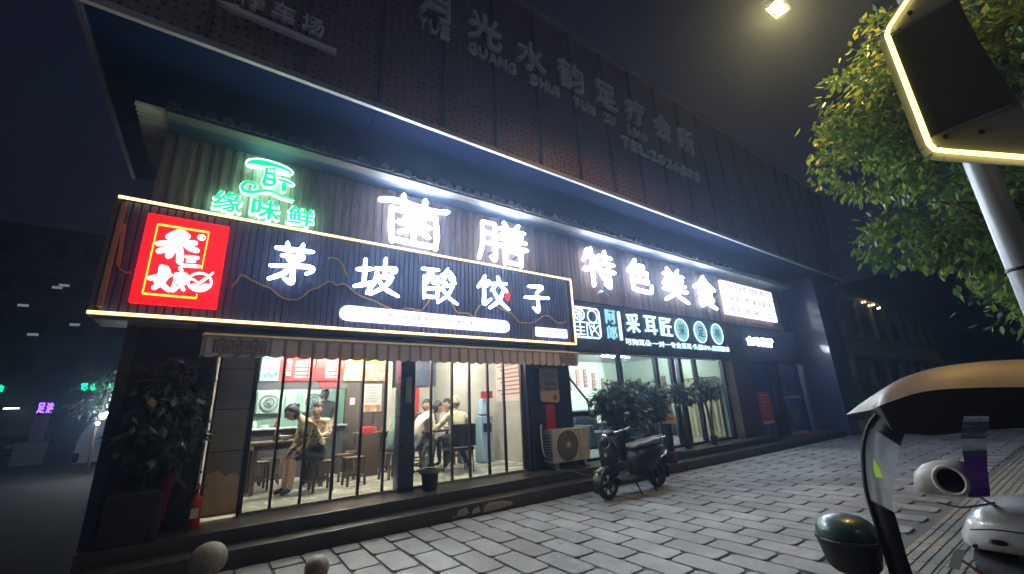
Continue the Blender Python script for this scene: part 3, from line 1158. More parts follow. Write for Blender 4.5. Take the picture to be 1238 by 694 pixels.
# metal frame with led tubes
b = MB()
b.box(-1.24, 5.93, 6.07, 6.28, 3.965, 4.0)
b.box(-1.24, 5.93, 6.07, 6.28, 2.565, 2.60)
b.box(5.885, 5.93, 6.07, 6.28, 2.601, 3.964)
b.box(-1.24, -1.205, 6.07, 6.28, 2.601, 3.964)
b.build('frame', mat('sign_frame_metal', (.20, .15, .11), .4, .5, var=.2), ls)
for nm, a, c in (('led_strip', (-1.22, 6.062, 3.975), (5.905, 6.062, 3.975)), ('led_strip', (-1.24, 6.062, 2.595), (5.905, 6.062, 2.595)), ('led_strip', (5.905, 6.062, 2.62), (5.905, 6.062, 3.955))):
    MB().tube([a, c], .019, 8).build(nm, E_STRIP, ls, smooth=True)
WV = [[(-0.012, 3.045), (0.032, 3.117), (0.074, 3.213), (0.189, 3.162), (0.306, 3.11), (0.413, 3.079), (0.539, 2.98), (0.661, 2.948), (0.789, 2.986), (0.882, 3.104), (1.005, 3.169), (1.128, 3.272), (1.232, 3.236), (1.345, 3.264), (1.48, 3.167), (1.603, 3.106), (1.777, 3.061), (1.957, 2.99), (2.14, 2.943), (2.299, 2.998), (2.507, 2.978), (2.591, 3.028), (2.691, 3.178)],
      [(3.068, 3.221), (3.177, 3.029), (3.288, 3.011), (3.434, 3.01), (3.516, 2.958), (3.638, 3.164), (3.813, 3.243), (4.079, 3.178), (4.352, 3.079), (4.497, 2.949), (4.633, 2.944), (4.875, 2.979), (5.179, 3.137), (5.429, 3.024), (5.583, 3.019), (5.699, 3.045)],
      [(-1.123, 3.657), (-1.101, 3.353), (-1.088, 3.155), (-1.029, 3.086), (-0.973, 3.084)], [(1.079, 3.619), (1.145, 3.643), (1.264, 3.599), (1.372, 3.383)]]
for wv in WV:
    P = catmull([(p[0], 6.09, p[1]) for p in wv], 4)
    b = MB()
    for i in range(len(P) - 1):
        b.obox(P[i], P[i + 1], .035, .016)
    b.build('copper_wave', BRASS, ls)
b = MB()
b.prism([(4.22, 3.40), (4.27, 3.52), (4.31, 3.44), (4.27, 3.33)], 6.06, 6.10)
b.build('red_chilli', emit('chilli_red', (.9, .02, .02), .5), ls)
LS = [E_LOW, E_LOWS]
for ch, a, c in (('茅', .34, .95), ('坡', 1.47, 2.14), ('酸', 2.52, 3.16), ('饺', 3.57, 4.24), ('子', 4.62, 5.24)):
    glyph(ch, a, c, 3.13, 3.76, 6.085, .036 if ch != '酸' else .030, .028, LS, ls, (.7, .6))
# capsule shaped slogan light box
def capsule(x0, x1, z0, z1, n=6):
    r = (z1 - z0) / 2
    cz = (z0 + z1) / 2
    pts = [(x0 + r + r * cos(t), cz + r * sin(t)) for t in [pi / 2 + pi * k / n for k in range(n + 1)]]
    pts += [(x1 - r + r * cos(t), cz + r * sin(t)) for t in [-pi / 2 + pi * k / n for k in range(n + 1)]]
    return pts
b = MB()
b.prism(capsule(1.30, 4.26, 2.72, 2.94), 6.05, 6.095)
cp = b.build('slogan_light_box', E_PANEL, ls)
txt('lettering', '贵 州 特 色', 1.95, 2.75, 2.785, 2.875, 6.048, INKR, cp, depth=.005)
txt('lettering', '乡 村 手 工', 2.98, 3.72, 2.785, 2.875, 6.048, INKR, cp, depth=.005)
b = MB()
b.box(4.88, 5.68, 6.05, 6.095, 2.70, 2.88, bev=.02)
cp = b.build('branch_light_box', E_PANEL, ls)
txt('lettering', '六盘水店', 4.98, 5.58, 2.735, 2.845, 6.048, INKR, cp, depth=.005)
# copper side post
b = MB()
b.box(-1.18, -1.14, 6.05, 6.10, 2.66, 3.92)
b.build('side_trim', BRASS, ls)

# red logo light box hung on the fascia
lg = thing('logo_light_box', 'glowing red square logo box with white brush characters and thin yellow frame', 'light box', (-.53, 6.05, 2.73))
b = MB()
b.box(-.93, -.13, 6.01, 6.10, 2.73, 3.82, bev=.012)
b.build('red_face', E_RED, lg)
bd = [(-0.338, 3.201), (-0.33, 3.69), (-0.822, 3.69), (-0.826, 2.834), (-0.34, 2.834), (-0.34, 2.885)]
b = MB()
for i in range(5):
    a, c = bd[i], bd[i + 1]
    b.obox((a[0], 6.004, a[1]), (c[0], 6.004, c[1]), .012, .022)
b.build('yellow_frame', E_YEL, lg)
STK = {'q1': [(-0.705, 3.547), (-0.649, 3.606), (-0.591, 3.633), (-0.525, 3.591)], 'q1b': [(-0.668, 3.535), (-0.587, 3.582), (-0.533, 3.573)], 'q2': [(-0.785, 3.445), (-0.674, 3.48), (-0.582, 3.553), (-0.561, 3.507)], 'q3': [(-0.765, 3.352), (-0.677, 3.404), (-0.608, 3.477), (-0.443, 3.52)], 'q4': [(-0.535, 3.481), (-0.477, 3.442), (-0.414, 3.424)], 'q5': [(-0.639, 3.421), (-0.649, 3.36), (-0.669, 3.303)], 'q6': [(-0.588, 3.441), (-0.564, 3.345), (-0.556, 3.248)]}
b = MB()
for i, s_ in enumerate(STK.values()):
    b.brush(s_, .034, .012, 6.0 - .003 * i, 0, 0, taper=(.9, .9))
b.build('white_character', E_WHT, lg, smooth=True)
b = MB()
for i, s_ in enumerate([[(-0.504, 3.333), (-0.39, 3.337)], [(-0.484, 3.28), (-0.418, 3.288)], [(-0.523, 3.218), (-0.447, 3.223), (-0.365, 3.23)]]):
    b.brush(s_, .020, .012, 6.0, 0, 0, taper=(1, .9))
b.build('white_character', E_WHT, lg, smooth=True)
ST2 = [[(-0.706, 3.175), (-0.704, 3.07), (-0.726, 2.991), (-0.657, 2.945), (-0.601, 2.896)], [(-0.673, 3.17), (-0.645, 3.098), (-0.683, 2.979), (-0.74, 2.906)], [(-0.791, 3.016), (-0.721, 3.048), (-0.615, 3.083)], [(-0.543, 3.182), (-0.521, 3.146)], [(-0.568, 3.1), (-0.562, 3.014), (-0.572, 2.89), (-0.53, 2.943)], [(-0.568, 3.1), (-0.474, 3.105), (-0.479, 3.036), (-0.549, 3.02)], [(-0.547, 3.055), (-0.482, 3.061)], [(-0.533, 3.009), (-0.468, 2.912)], [(-0.463, 3.009), (-0.503, 2.956)]]
b = MB()
for i, s_ in enumerate(ST2):
    b.brush(s_, .028 if i < 3 else .017, .012, 6.0 - .003 * i, 0, 0, taper=(.95, .85))
b.build('white_character', E_WHT, lg, smooth=True)
b = MB()
b.tube([(-.333 + .112 * cos(t), 6.0, 3.037 + .112 * sin(t)) for t in [tau * k / 24 for k in range(24)]], .013, 6, closed=True)
b.brush([(-0.219, 3.173), (-0.29, 3.073), (-0.342, 3.006)], .013, .01, 5.998, 0, 0)
b.brush([(-0.444, 3.051), (-0.394, 3.058), (-0.344, 3.026), (-0.293, 3.092)], .010, .01, 5.996, 0, 0)
b.prism([(-.428, 2.985), (-.38, 3.01), (-.338, 2.978), (-.28, 3.02), (-.232, 3.02), (-.27, 2.95), (-.333, 2.928), (-.40, 2.95)], 5.995, 6.006)
b.build('bowl_emblem', E_WHT, lg)
b = MB()
b.tube([(-.394 + .034 * cos(t), 6.002, 3.607 + .034 * sin(t)) for t in [tau * k / 16 for k in range(16)]], .006, 6, closed=True)
text_mb('R', -.41, -.378, 3.588, 3.626, 6.004, .006, mb=b)
b.build('registered_mark', E_WHT, lg)
# ------------------------------------------------------------------ restaurant room
WALLC = mat('room_wall_cream', (0.40, 0.37, 0.33), .75, var=.08, scale=2, dirt=.12)
b = MB()
b.box(-.84, 5.55, 6.63, 11.88, .20, .295)
b.box(-.02, 5.15, 6.46, 6.628, .20, .2935)
tag(b.build('restaurant_floor', mat('floor_tile', (0.46, 0.43, 0.36), .28, var=.12, scale=1.2, dirt=.15)), kind='structure')
b = MB()
b.box(-.84, 5.55, 6.56, 11.88, 2.80, 2.86)
tag(b.build('restaurant_ceiling', mat('ceiling_white', (.62, .62, .60), .8, var=.04)), kind='structure')
b = MB()
b.box(-.84, -.80, 6.6, 11.88, .296, 2.799)
b.box(5.42, 5.55, 6.8, 11.88, .296, 2.799)
b.box(-.79, 5.41, 11.80, 11.88, .296, 2.799)
tag(b.build('restaurant_wall', WALLC), kind='structure')
# kitchen partition
WOODD = mat('dark_wood_panel', (.055, .038, .032), .5, var=.3, scale=4, stretch=(6, 6, .8), dirt=.15)
pt = thing('kitchen_partition', 'dark partition with a serving hatch between dining room and kitchen', 'partition', (1.6, 9.5, .295))
b = MB()
b.box(.45, 2.30, 9.50, 9.62, .296, 1.20)
b.build('counter_front', mat('counter_dark', (.045, .045, .05), .45, var=.2), pt)
b = MB()
b.box(.42, 2.33, 9.36, 9.66, 1.20, 1.235, bev=.006)
b.build('counter_top', ALU, pt)
b = MB()
b.box(.45, 2.30, 9.50, 9.62, 1.96, 2.10)
b.build('hatch_beam', mat('beam_grey', (.07, .07, .08), .5), pt)
b = MB()
b.box(.45, 3.20, 9.50, 9.62, 2.101, 2.799)
b.build('upper_panel', mat('beam_grey', (.07, .07, .08), .5), pt)
for i in range(3):
    b = MB()
    b.box(2.302 + i * .30, 2.596 + i * .30, 9.49, 9.63, .296, 2.098)
    b.build('wood_panel', WOODD, pt)
b = MB()
b.box(-.79, .44, 9.5, 9.62, .296, 2.799)
b.build('side_panel', WALLC, pt)
b = MB()
b.box(3.20, 3.30, 9.5, 11.8, .296, 2.799)
b.build('return_wall', WALLC, pt)
# kitchen behind the hatch
KT = mat('kitchen_tile', (.42, .58, .47), .3, var=.08, scale=3)
b = MB()
b.box(-.79, 3.19, 11.60, 11.79, .296, 2.799)
tag(b.build('kitchen_wall', KT), kind='structure')
for i, (xx, nm) in enumerate(((1.05, 'first'), (2.02, 'second'))):
    f = thing('exhaust_fan', ['square white exhaust fan on the kitchen wall, farther from the dark wood panels', 'square white exhaust fan on the kitchen wall, nearer the dark wood panels'][i], 'fan', (xx, 11.5, 1.75), group='kitchen exhaust fans')
    b = MB()
    b.box(xx - .25, xx + .25, 11.50, 11.60, 1.52, 2.02, bev=.02)
    b.build('housing', mat('fan_white', (.62, .68, .62), .4), f)
    b = MB()
    b.lathe([(.20, 11.49), (.20, 11.47), (.17, 11.46), (.17, 11.49)], (xx, 0, 1.77), 20, 'y', cap=False)
    b.lathe([(.11, 11.49), (.11, 11.47), (.09, 11.47), (.09, 11.49)], (xx, 0, 1.77), 16, 'y', cap=False)
    b.build('ring', mat('fan_grey', (.25, .28, .26), .4), f)
    b = MB()
    b.lathe([(.05, 11.49), (.045, 11.45), (0, 11.44)], (xx, 0, 1.77), 12, 'y')
    b.build('hub', mat('fan_grey', (.25, .28, .26), .4), f)
b = MB()
b.box(1.40, 1.62, 11.54, 11.598, 1.50, 1.98, bev=.008)
sh = b.build('wall_cabinet', mat('fan_white', (.62, .68, .62), .4))
tag(sh, 'narrow white cabinet hung between the two kitchen exhaust fans', 'cabinet')
kb_ = thing('kitchen_bench', 'steel kitchen work bench against the pale green tiled wall', 'bench', (1.2, 11.2, .296))
b = MB()
b.box(.3, 2.9, 10.9, 11.58, 1.06, 1.10)
b.build('bench_top', ALU, kb_)
b = MB()
b.box(.35, 2.85, 10.95, 11.55, .296, 1.058)
b.build('bench_body', mat('steel_dull', (.3, .31, .31), .4, .6), kb_)
for i, (xx, h, r, c, l) in enumerate(((.72, .26, .11, WHITE, 'white plastic tub on the kitchen bench'), (.98, .17, .10, WHITE, 'short white basin on the kitchen bench beside an orange bottle'), (1.22, .27, .045, mat('orange_plastic', (.6, .12, .03), .4), 'orange sauce bottle on the kitchen bench'), (1.72, .10, .14, ALU, 'flat steel tray of bowls on the kitchen bench'), (2.3, .22, .12, ALU, 'steel pot on the kitchen bench behind the diners'))):
    b = MB()
    b.lathe([(r * .8, 1.101), (r, 1.101 + h * .6), (r * .95, 1.101 + h * .85), (r * .6, 1.10 + h), (0, 1.10 + h)], (xx, 11.1, 0), 14)
    tag(b.build(['tub', 'basin', 'sauce_bottle', 'tray', 'pot'][i], c, smooth=50), l, 'kitchenware')
# lit menu boards over the hatch
def food_mat(name, c1, c2, c3):
    m = bpy.data.materials.new(name)
    m.use_nodes = True
    t = m.node_tree
    bs = t.nodes['Principled BSDF']
    tc = N(t, 'ShaderNodeTexCoord')
    vo = N(t, 'ShaderNodeTexVoronoi')
    vo.inputs['Scale'].default_value = 18
    t.links.new(tc.outputs['Object'], vo.inputs['Vector'])
    cr = N(t, 'ShaderNodeValToRGB')
    cr.color_ramp.elements[0].color = (*c1, 1)
    cr.color_ramp.elements[1].color = (*c2, 1)
    e = cr.color_ramp.elements.new(.5)
    e.color = (*c3, 1)
    t.links.new(vo.outputs['Color'], cr.inputs[0])
    t.links.new(cr.outputs[0], bs.inputs['Base Color'])
    t.links.new(cr.outputs[0], bs.inputs['Emission Color'])
    bs.inputs['Emission Strength'].default_value = .30
    return m


E_RED2 = emit('menu_red', (.95, .012, .010), .30)
E_CYN2 = emit('menu_cyan', (.30, .72, .80), .30)
E_WHT2 = emit('menu_white', (1, .95, .92), .42)
E_YEL2 = emit('menu_yellow', (1, .55, .03), .32)
mnu = [('menu_board', 'pale cyan lit picture board over the kitchen hatch, beside the red menus', E_CYN2, .66, 1.02),
       ('menu_board', 'red lit menu board over the kitchen hatch next to the cyan board', E_RED2, 1.06, 1.62),
       ('menu_board', 'red lit menu board over the kitchen hatch next to the food photograph', E_RED2, 1.64, 2.16),
       ('menu_board', 'lit food photograph board with yellow heading over the dark wood panels', None, 2.22, 3.10)]
for i, (nm, lb, mt, a, c) in enumerate(mnu):
    t_ = thing(nm, lb, 'menu board', ((a + c) / 2, 9.45, 2.12), group='lit menu boards')
    b = MB()
    b.box(a, c, 9.44, 9.495, 2.12, 2.60, bev=.006)
    b.build('face', mt or food_mat('food_print', (.60, .22, .10), (.90, .60, .32), (.50, .07, .04)), t_)
    if i in (1, 2):
        for k in range(5):
            z = 2.52 - k * .075
            text_mb('酸汤饺子 18' if k else '菜单', a + .2, c - .06, z - .045, z, 9.438, .003).build('menu_line', E_WHT2, t_)
        if i == 1:
            for k, ch in enumerate('饺三娘'):
                text_mb(ch, a + .04, a + .13, 2.46 - k * .12, 2.55 - k * .12, 9.438, .003).build('menu_character', E_WHT2, t_)
    if i == 0:
        b = MB()
        b.box(a + .03, c - .08, 9.437, 9.44, 2.46, 2.56)
        b.build('heading', E_WHT2, t_)
        b = MB()
        for k in range(4):
            b.ell((a + .08 + k * .06, 9.44, 2.22 + .03 * (k % 2)), (.03, .006, .035), 8, 6)
        b.build('picture', mat('menu_print_blue', (.1, .25, .35), .5), t_)
        b = MB()
        b.box(c - .05, c, 9.436, 9.44, 2.125, 2.59)
        b.build('red_margin', E_RED2, t_)
    if i == 3:
        b = MB()
        b.box(a, c, 9.434, 9.44, 2.49, 2.59)
        b.build('heading', E_YEL2, t_)
        b = MB()
        b.ell((a + .62, 9.433, 2.54), (.16, .005, .045), 10, 6)
        b.ell((a + .78, 9.432, 2.56), (.10, .005, .035), 10, 6)
        b.build('green_garnish', emit('menu_green', (.3, .75, .03), .25), t_)
b = MB()
b.box(1.75, 2.16, 9.48, 9.499, 1.985, 2.085)
tag(b.build('red_notice', mat('dull_red', (.25, .02, .03), .5)), 'dull red strip notice just under the second red menu board', 'notice')
b = MB()
b.box(2.66, 3.06, 9.475, 9.489, 1.45, 2.05)
po = b.build('poster', mat('poster_grey', (.38, .36, .33), .6, var=.2, scale=14))
tag(po, 'pale price poster pinned on the dark wood panel under the food photograph', 'poster')
for k in range(6):
    text_mb('凉拌折耳根 12', 2.72, 2.98, 1.96 - k * .06, 1.99 - k * .06, 9.474, .002).build('poster_line', INK, po)
b = MB()
b.box(2.68, 3.04, 9.468, 9.474, 1.46, 1.60)
b.build('poster_photo', food_mat('poster_food', (.30, .12, .06), (.5, .35, .2), (.12, .05, .03)), po)
b = MB()
b.box(2.38, 2.48, 9.475, 9.488, 1.62, 1.76)
tag(b.build('small_notice', mat('poster_white', (.55, .55, .52), .6)), 'small white notice on the dark wood panel beside the hatch', 'notice')

# ceiling tube lamps of the dining room and kitchen
TUBE = emit('tube_light', (1.0, 0.93, 0.78), 100.0)
TUBEK = emit('tube_light_kitchen', (0.90, 1.0, 0.88), 78.0)
tl = [(1.3, 7.4, 'dining room ceiling tube lamp above the woman in the patterned coat', TUBE), (3.9, 7.4, 'dining room ceiling tube lamp above the man in the cream top', TUBE),
      (2.2, 8.7, 'dining room ceiling tube lamp nearest the menu boards', TUBE), (4.5, 10.2, 'dining room ceiling tube lamp at the rear beside the side wall', TUBE), (1.4, 10.6, 'kitchen ceiling tube lamp behind the serving hatch', TUBEK)]
for xx, yy, lb, mt in tl:
    t_ = thing('tube_lamp', lb, 'lamp', (xx, yy, 2.74), group='ceiling tube lamps')
    b = MB()
    b.box(xx - .64, xx + .64, yy - .03, yy + .03, 2.765, 2.798)
    b.build('batten', WHITE, t_)
    b = MB()
    b.tube([(xx - .6, yy, 2.745), (xx + .6, yy, 2.745)], .018, 8)
    b.build('tube', mt, t_)
# wall paper poster and signs in the back right
b = MB()
b.box(5.402, 5.418, 7.35, 8.35, 1.55, 2.45)
ps = b.build('wall_poster', mat('poster_cream', (.55, .45, .42), .6, var=.15, scale=9))
tag(ps, 'large pale red-lettered poster on the side wall beyond the dining tables', 'poster')
for k in range(8):
    bb = MB()
    bb.box(5.398, 5.402, 7.42, 8.28 - (k % 3) * .12, 2.32 - k * .09, 2.355 - k * .09)
    bb.build('poster_line', INKR, ps)
b = MB()
b.box(4.35, 4.9, 11.75, 11.795, 1.4, 2.1)
tag(b.build('red_banner', mat('banner_red', (.42, .02, .03), .6)), 'small red banner on the rear wall of the dining room', 'banner')
# dark hanging cabinet with blue tint at the rear
hc = thing('hanging_cabinet', 'dark blue-grey cabinet hung high under the ceiling behind the pillar', 'cabinet', (3.8, 9.6, 1.98))
b = MB()
b.box(3.35, 4.32, 9.35, 9.9, 1.98, 2.795, bev=.01)
b.build('carcass', mat('cabinet_blue', (.05, .06, .10), .4), hc)
for k in range(2):
    b = MB()
    b.box(3.38 + k * .475, 3.82 + k * .475, 9.335, 9.349, 2.01, 2.76)
    b.build('cabinet_door', mat('cabinet_blue2', (.065, .075, .13), .35), hc)
# water dispenser and standing fan at the side wall
wd = thing('water_dispenser', 'slim blue and white water dispenser standing by the side wall', 'dispenser', (4.98, 8.25, .296))
b = MB()
b.box(4.83, 5.13, 8.1, 8.4, .296, 1.25, bev=.02)
b.build('body', mat('dispenser_blue', (.25, .36, .48), .4), wd)
b = MB()
b.lathe([(.05, 1.25), (.13, 1.30), (.13, 1.58), (.11, 1.62), (0, 1.63)], (4.98, 8.25, 0), 16)
b.build('bottle', mat('bottle_blue', (.30, .42, .58), .15), wd, smooth=40)
b = MB()
b.box(4.88, 5.08, 8.085, 8.1, .92, 1.10)
b.build('tap_panel', BLACK, wd)
b = MB()
b.box(4.83, 5.13, 8.08, 8.1, 1.63, 1.78)
b.build('red_label', mat('banner_red', (.42, .02, .03), .6), wd)
tf = thing('tower_speaker', 'tall dark loudspeaker stand beside the water dispenser', 'speaker', (4.62, 8.5, .296))
b = MB()
b.box(4.50, 4.74, 8.4, 8.62, .296, .98, bev=.01)
b.build('cabinet', mat('speaker_grey', (.12, .12, .13), .5), tf)
b = MB()
b.box(4.52, 4.72, 8.42, 8.6, .985, 1.32, bev=.01)
b.build('top_unit', BLACK, tf)
b = MB()
b.lathe([(.08, 8.395), (.07, 8.38), (0, 8.385)], (4.62, 0, 1.15), 14, 'y')
b.build('cone', BLACK, tf)
vb = thing('vertical_banner', 'tall narrow white banner with dark lettering beside the glass wall', 'banner', (5.2, 7.3, .6))
b = MB()
b.box(5.36, 5.40, 7.02, 7.26, .8, 2.35)
b.build('sheet', mat('banner_pale', (.5, .5, .52), .6), vb)
b = MB()
b.box(5.352, 5.359, 7.05, 7.23, 2.1, 2.3)
for k in range(7):
    b.box(5.352, 5.359, 7.09, 7.19, 1.92 - k * .15, 2.02 - k * .15)
b.build('lettering', mat('ink_black', (.05, .05, .06), .6), vb)

# ------------------------------------------------------------------ restaurant glass front
gf = thing('glass_front', 'restaurant folding glass front with slim dark mullions and a thick pillar', 'shopfront', (2.4, 6.5, .29))
MUL = mat('mullion_brown', (.040, .034, .034), .35, .4, var=.15)
xs = [.42, .73, 1.07, 1.45, 1.81, 2.16]
xs2 = [2.60, 2.92, 3.30, 3.64, 4.02, 4.37, 4.78]
for x_ in xs + xs2[1:]:
    b = MB()
    b.box(x_ - .016, x_ + .016, 6.475, 6.525, .325, 2.46)
    b.build('mullion', MUL, gf)
for L_ in (xs, xs2):
    for a, c in zip(L_[:-1], L_[1:]):
        b = MB()
        b.box(a + .016, c - .016, 6.496, 6.502, .325, 2.46)
        b.build('pane', GLASS, gf)
b = MB()
b.box(2.176, 2.34, 6.496, 6.502, .325, 2.46)
b.build('pane', GLASS, gf)
b = MB()
b.box(.40, 2.34, 6.47, 6.53, .2936, .325)
b.box(2.60, 4.80, 6.47, 6.53, .2936, .325)
b.build('bottom_track', ALU, gf)
b = MB()
b.box(-.02, 4.80, 6.46, 6.54, 2.46, 2.56)
b.build('top_rail', DARKF, gf)
b = MB()
b.box(2.35, 2.59, 6.36, 6.60, .29, 2.56, bev=.015)
b.build('pillar', mat('pillar_blue', (.030, .038, .075), .3, .2, var=.1), gf)
b = MB()
b.box(2.43, 2.52, 6.345, 6.359, 1.55, 1.95)
b.build('pillar_plate', ALU, gf)
# the folded-back solid leaf at the end
b = MB()
b.box(.0, .395, 6.47, 6.52, .33, 2.44, bev=.006)
lf = b.build('door_leaf', mat('leaf_grey', (.27, .27, .29), .42, var=.10, scale=1.5), gf)
b = MB()
b.add([(.03, 6.467, .36), (.37, 6.467, .36), (.37, 6.467, .74), (.30, 6.467, .80), (.22, 6.467, .76), (.14, 6.467, .84), (.03, 6.467, .80)], [(0, 1, 2, 3, 4, 5, 6)])
b.add([(.03, 6.469, .36), (.37, 6.469, .36), (.37, 6.469, .74), (.30, 6.469, .80), (.22, 6.469, .76), (.14, 6.469, .84), (.03, 6.469, .80)], [(6, 5, 4, 3, 2, 1, 0)])
b.build('cream_film', mat('cream_film', (.62, .52, .32), .5, var=.12), lf)
for z in (1.05, 1.55, 2.05):
    b = MB()
    b.box(.01, .385, 6.466, 6.469, z - .004, z + .004)
    b.build('panel_joint', BLACK, lf)
for x_ in (0.002, .393):
    b = MB()
    b.box(x_ - .012, x_ + .012, 6.455, 6.53, .295, 2.455)
    b.build('leaf_stile', DARKF, lf)
# end wall left of the restaurant with a round emblem
ew = thing('end_wall', 'black end wall of the restaurant carrying a faint ring emblem', 'wall', (-.5, 6.5, .29))
b = MB()
b.box(-.90, -.03, 6.44, 6.60, .29, 2.60, bev=.008)
b.box(-.92, -.88, 6.60, 12.0, -.03, 3.6)
b.build('cladding', mat('end_cladding', (.016, .017, .022), .45, var=.2), ew)
b = MB()
for r in (.205, .178):
    b.tube([(-.43 + r * cos(t), 6.436, 1.97 + r * sin(t)) for t in [tau * k / 36 for k in range(36)]], .006, 6, closed=True)
b.build('ring_emblem', mat('emblem_grey', (.16, .16, .18), .4, .5), ew)
b = MB()
b.prism([(-.56, 1.99), (-.46, 2.05), (-.30, 2.04), (-.28, 2.0), (-.44, 1.97)], 6.43, 6.439)
b.prism([(-.54, 1.93), (-.33, 1.96), (-.31, 1.91), (-.50, 1.88)], 6.43, 6.439)
b.build('emblem_figure', mat('emblem_grey', (.16, .16, .18), .4, .5), ew)
# glittery tinsel strip down the jamb
b = MB()
for k in range(60):
    z = .4 + k * .034
    b.ell((-.045 + RND.gauss(0, .012), 6.43 + RND.gauss(0, .01), z), (.010, .010, .016), 5, 4)
b.tube([(-.045, 6.432, .38), (-.045, 6.432, 2.42)], .008, 6)
tag(b.build('tinsel', mat('tinsel_silver', (.7, .7, .7), .15, .9)), 'thin silver tinsel garland hanging down the door jamb', 'garland')
# pale plate standing for the lit patch under the fascia end
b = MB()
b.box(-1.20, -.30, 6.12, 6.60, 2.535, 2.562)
tag(b.build('soffit_plate', mat('plate_lit_pale', (.42, .42, .42), .5, var=.1)), 'pale plate standing for the lit underside of the fascia sign at its street corner', 'panel')
# ------------------------------------------------------------------ striped awning
aw = thing('awning', 'rolled striped awning with scalloped valance over the restaurant door', 'awning', (2.8, 6.2, 2.3))
AWA = mat('awning_beige', (.78, .69, .69), .8, var=.15, scale=4, bump=.2, bscale=120)
AWB = mat('awning_grey', (.36, .32, .35), .8, var=.15, scale=4, bump=.2, bscale=120)
AWC = mat('awning_tape', (.75, .62, .40), .7, var=.1)
b = MB()
x0, x1 = -.21, 5.84
b.add([(x0, 5.98, 2.40), (x1, 5.98, 2.40), (x1, 6.44, 2.54), (x0, 6.44, 2.54), (x0, 5.98, 2.386), (x1, 5.98, 2.386), (x1, 6.44, 2.526), (x0, 6.44, 2.526)], [(0, 1, 2, 3), (7, 6, 5, 4), (0, 4, 5, 1), (0, 3, 7, 4), (1, 5, 6, 2)])
b.build('cover', AWC, aw)
b = MB()
nst = 72
for i in range(nst * 4):
    xa = x0 + (x1 - x0) * i / (nst * 4)
    xb = x0 + (x1 - x0) * (i + 1) / (nst * 4)
    ph = lambda x_: 2.165 - .028 * abs(sin(pi * (x_ - x0) / .168)) ** .8 + .006 * sin(x_ * 3.1)
    yw = lambda x_: 5.972 + .010 * sin(x_ * 9.0) + .006 * sin(x_ * 23)
    k = (i // 4) % 2
    mi = 1 if (i % 8) in (0, 1) else 0
    zb, zd = ph(xa), ph(xb)
    ya, yb = yw(xa), yw(xb)
    b.add([(xa, 5.975, 2.388), (xb, 5.975, 2.388), (xb, yb, zd), (xa, ya, zb)], [(0, 3, 2, 1)], mi)
    b.add([(xa, 5.979, 2.388), (xb, 5.979, 2.388), (xb, yb + .004, zd), (xa, ya + .004, zb)], [(0, 1, 2, 3)], mi)
b.build('valance', [AWA, AWB], aw)
b = MB()
b.tube([(x0 - .01, 5.968, 2.396), (x1 + .01, 5.968, 2.396)], .018, 8)
b.build('front_bar', AWC, aw)
b = MB()
b.add([(x0 - .006, 5.975, 2.388), (x0 - .006, 6.42, 2.52), (x0 - .006, 6.42, 2.25), (x0 - .006, 6.2, 2.17), (x0 - .006, 6.0, 2.13)], [(0, 1, 2, 3, 4)])
b.build('end_flap', AWC, aw)
bb = MB()
bb.box(-.10, .45, 5.955, 5.958, 2.19, 2.35)
pl = bb.build('phone_patch', mat('patch_beige', (.22, .17, .16), .8), aw)
txt('lettering', '精品天合遮阳', -.08, .43, 2.275, 2.34, 5.953, mat('patch_text', (.55, .5, .48), .7), pl, depth=.003)
txt('lettering', '15120186635', -.08, .43, 2.20, 2.262, 5.953, MATS['patch_text'], pl, depth=.003)
bb = MB()
bb.box(5.36, 5.76, 5.955, 5.958, 2.19, 2.35)
pl = bb.build('phone_patch', MATS['patch_beige'], aw)
txt('lettering', '精品天合遮阳', 5.38, 5.74, 2.275, 2.34, 5.953, MATS['patch_text'], pl, depth=.003)
txt('lettering', '15120186635', 5.38, 5.74, 2.20, 2.262, 5.953, MATS['patch_text'], pl, depth=.003)

# ------------------------------------------------------------------ pier between the two shops
pr = thing('dividing_pier', 'dark blue pier between the restaurant and the glass massage shop', 'pier', (5.35, 6.5, .29))
b = MB()
b.box(4.815, 5.90, 6.42, 6.62, .29, 2.62, bev=.01)
b.build('cladding', mat('pier_navy', (.020, .026, .055), .4, .1, var=.15), pr)
for x_ in (4.83, 4.93):
    b = MB()
    b.box(x_ - .014, x_ + .014, 6.39, 6.419, .3, 2.5)
    b.build('trim', mat('pier_trim', (.10, .09, .11), .3, .6), pr)
pq = thing('hanging_plaque', 'cream notice plaque with red lettering hung on the dividing pier', 'plaque', (5.4, 6.4, 1.48))
b = MB()
b.prism([(5.15, 1.55), (5.20, 1.49), (5.58, 1.46), (5.63, 1.50), (5.63, 2.10), (5.60, 2.13), (5.18, 2.12), (5.15, 2.09)], 6.385, 6.415)
b.build('board', mat('plaque_cream', (.50, .42, .33), .55, var=.12, scale=3), pq)
txt('lettering', '◇○:', 5.25, 5.52, 1.93, 2.03, 6.384, INKR, pq, depth=.004)
txt('lettering', '欢迎光临', 5.27, 5.56, 1.79, 1.86, 6.384, INKR, pq, depth=.004)
txt('lettering', '内有包间', 5.27, 5.56, 1.69, 1.76, 6.384, INKR, pq, depth=.004)
b = MB()
b.ell((5.52, 6.383, 1.57), (.055, .006, .055), 12, 6)
b.build('bowl_print', mat('print_red', (.40, .09, .07), .5), pq)
b = MB()
b.box(5.27, 5.50, 6.40, 6.418, .93, 1.44)
tag(b.build('red_couplet', mat('couplet_red', (.42, .02, .06), .55, var=.12)), 'plain dark red paper strip pasted on the pier under the plaque', 'paper strip')
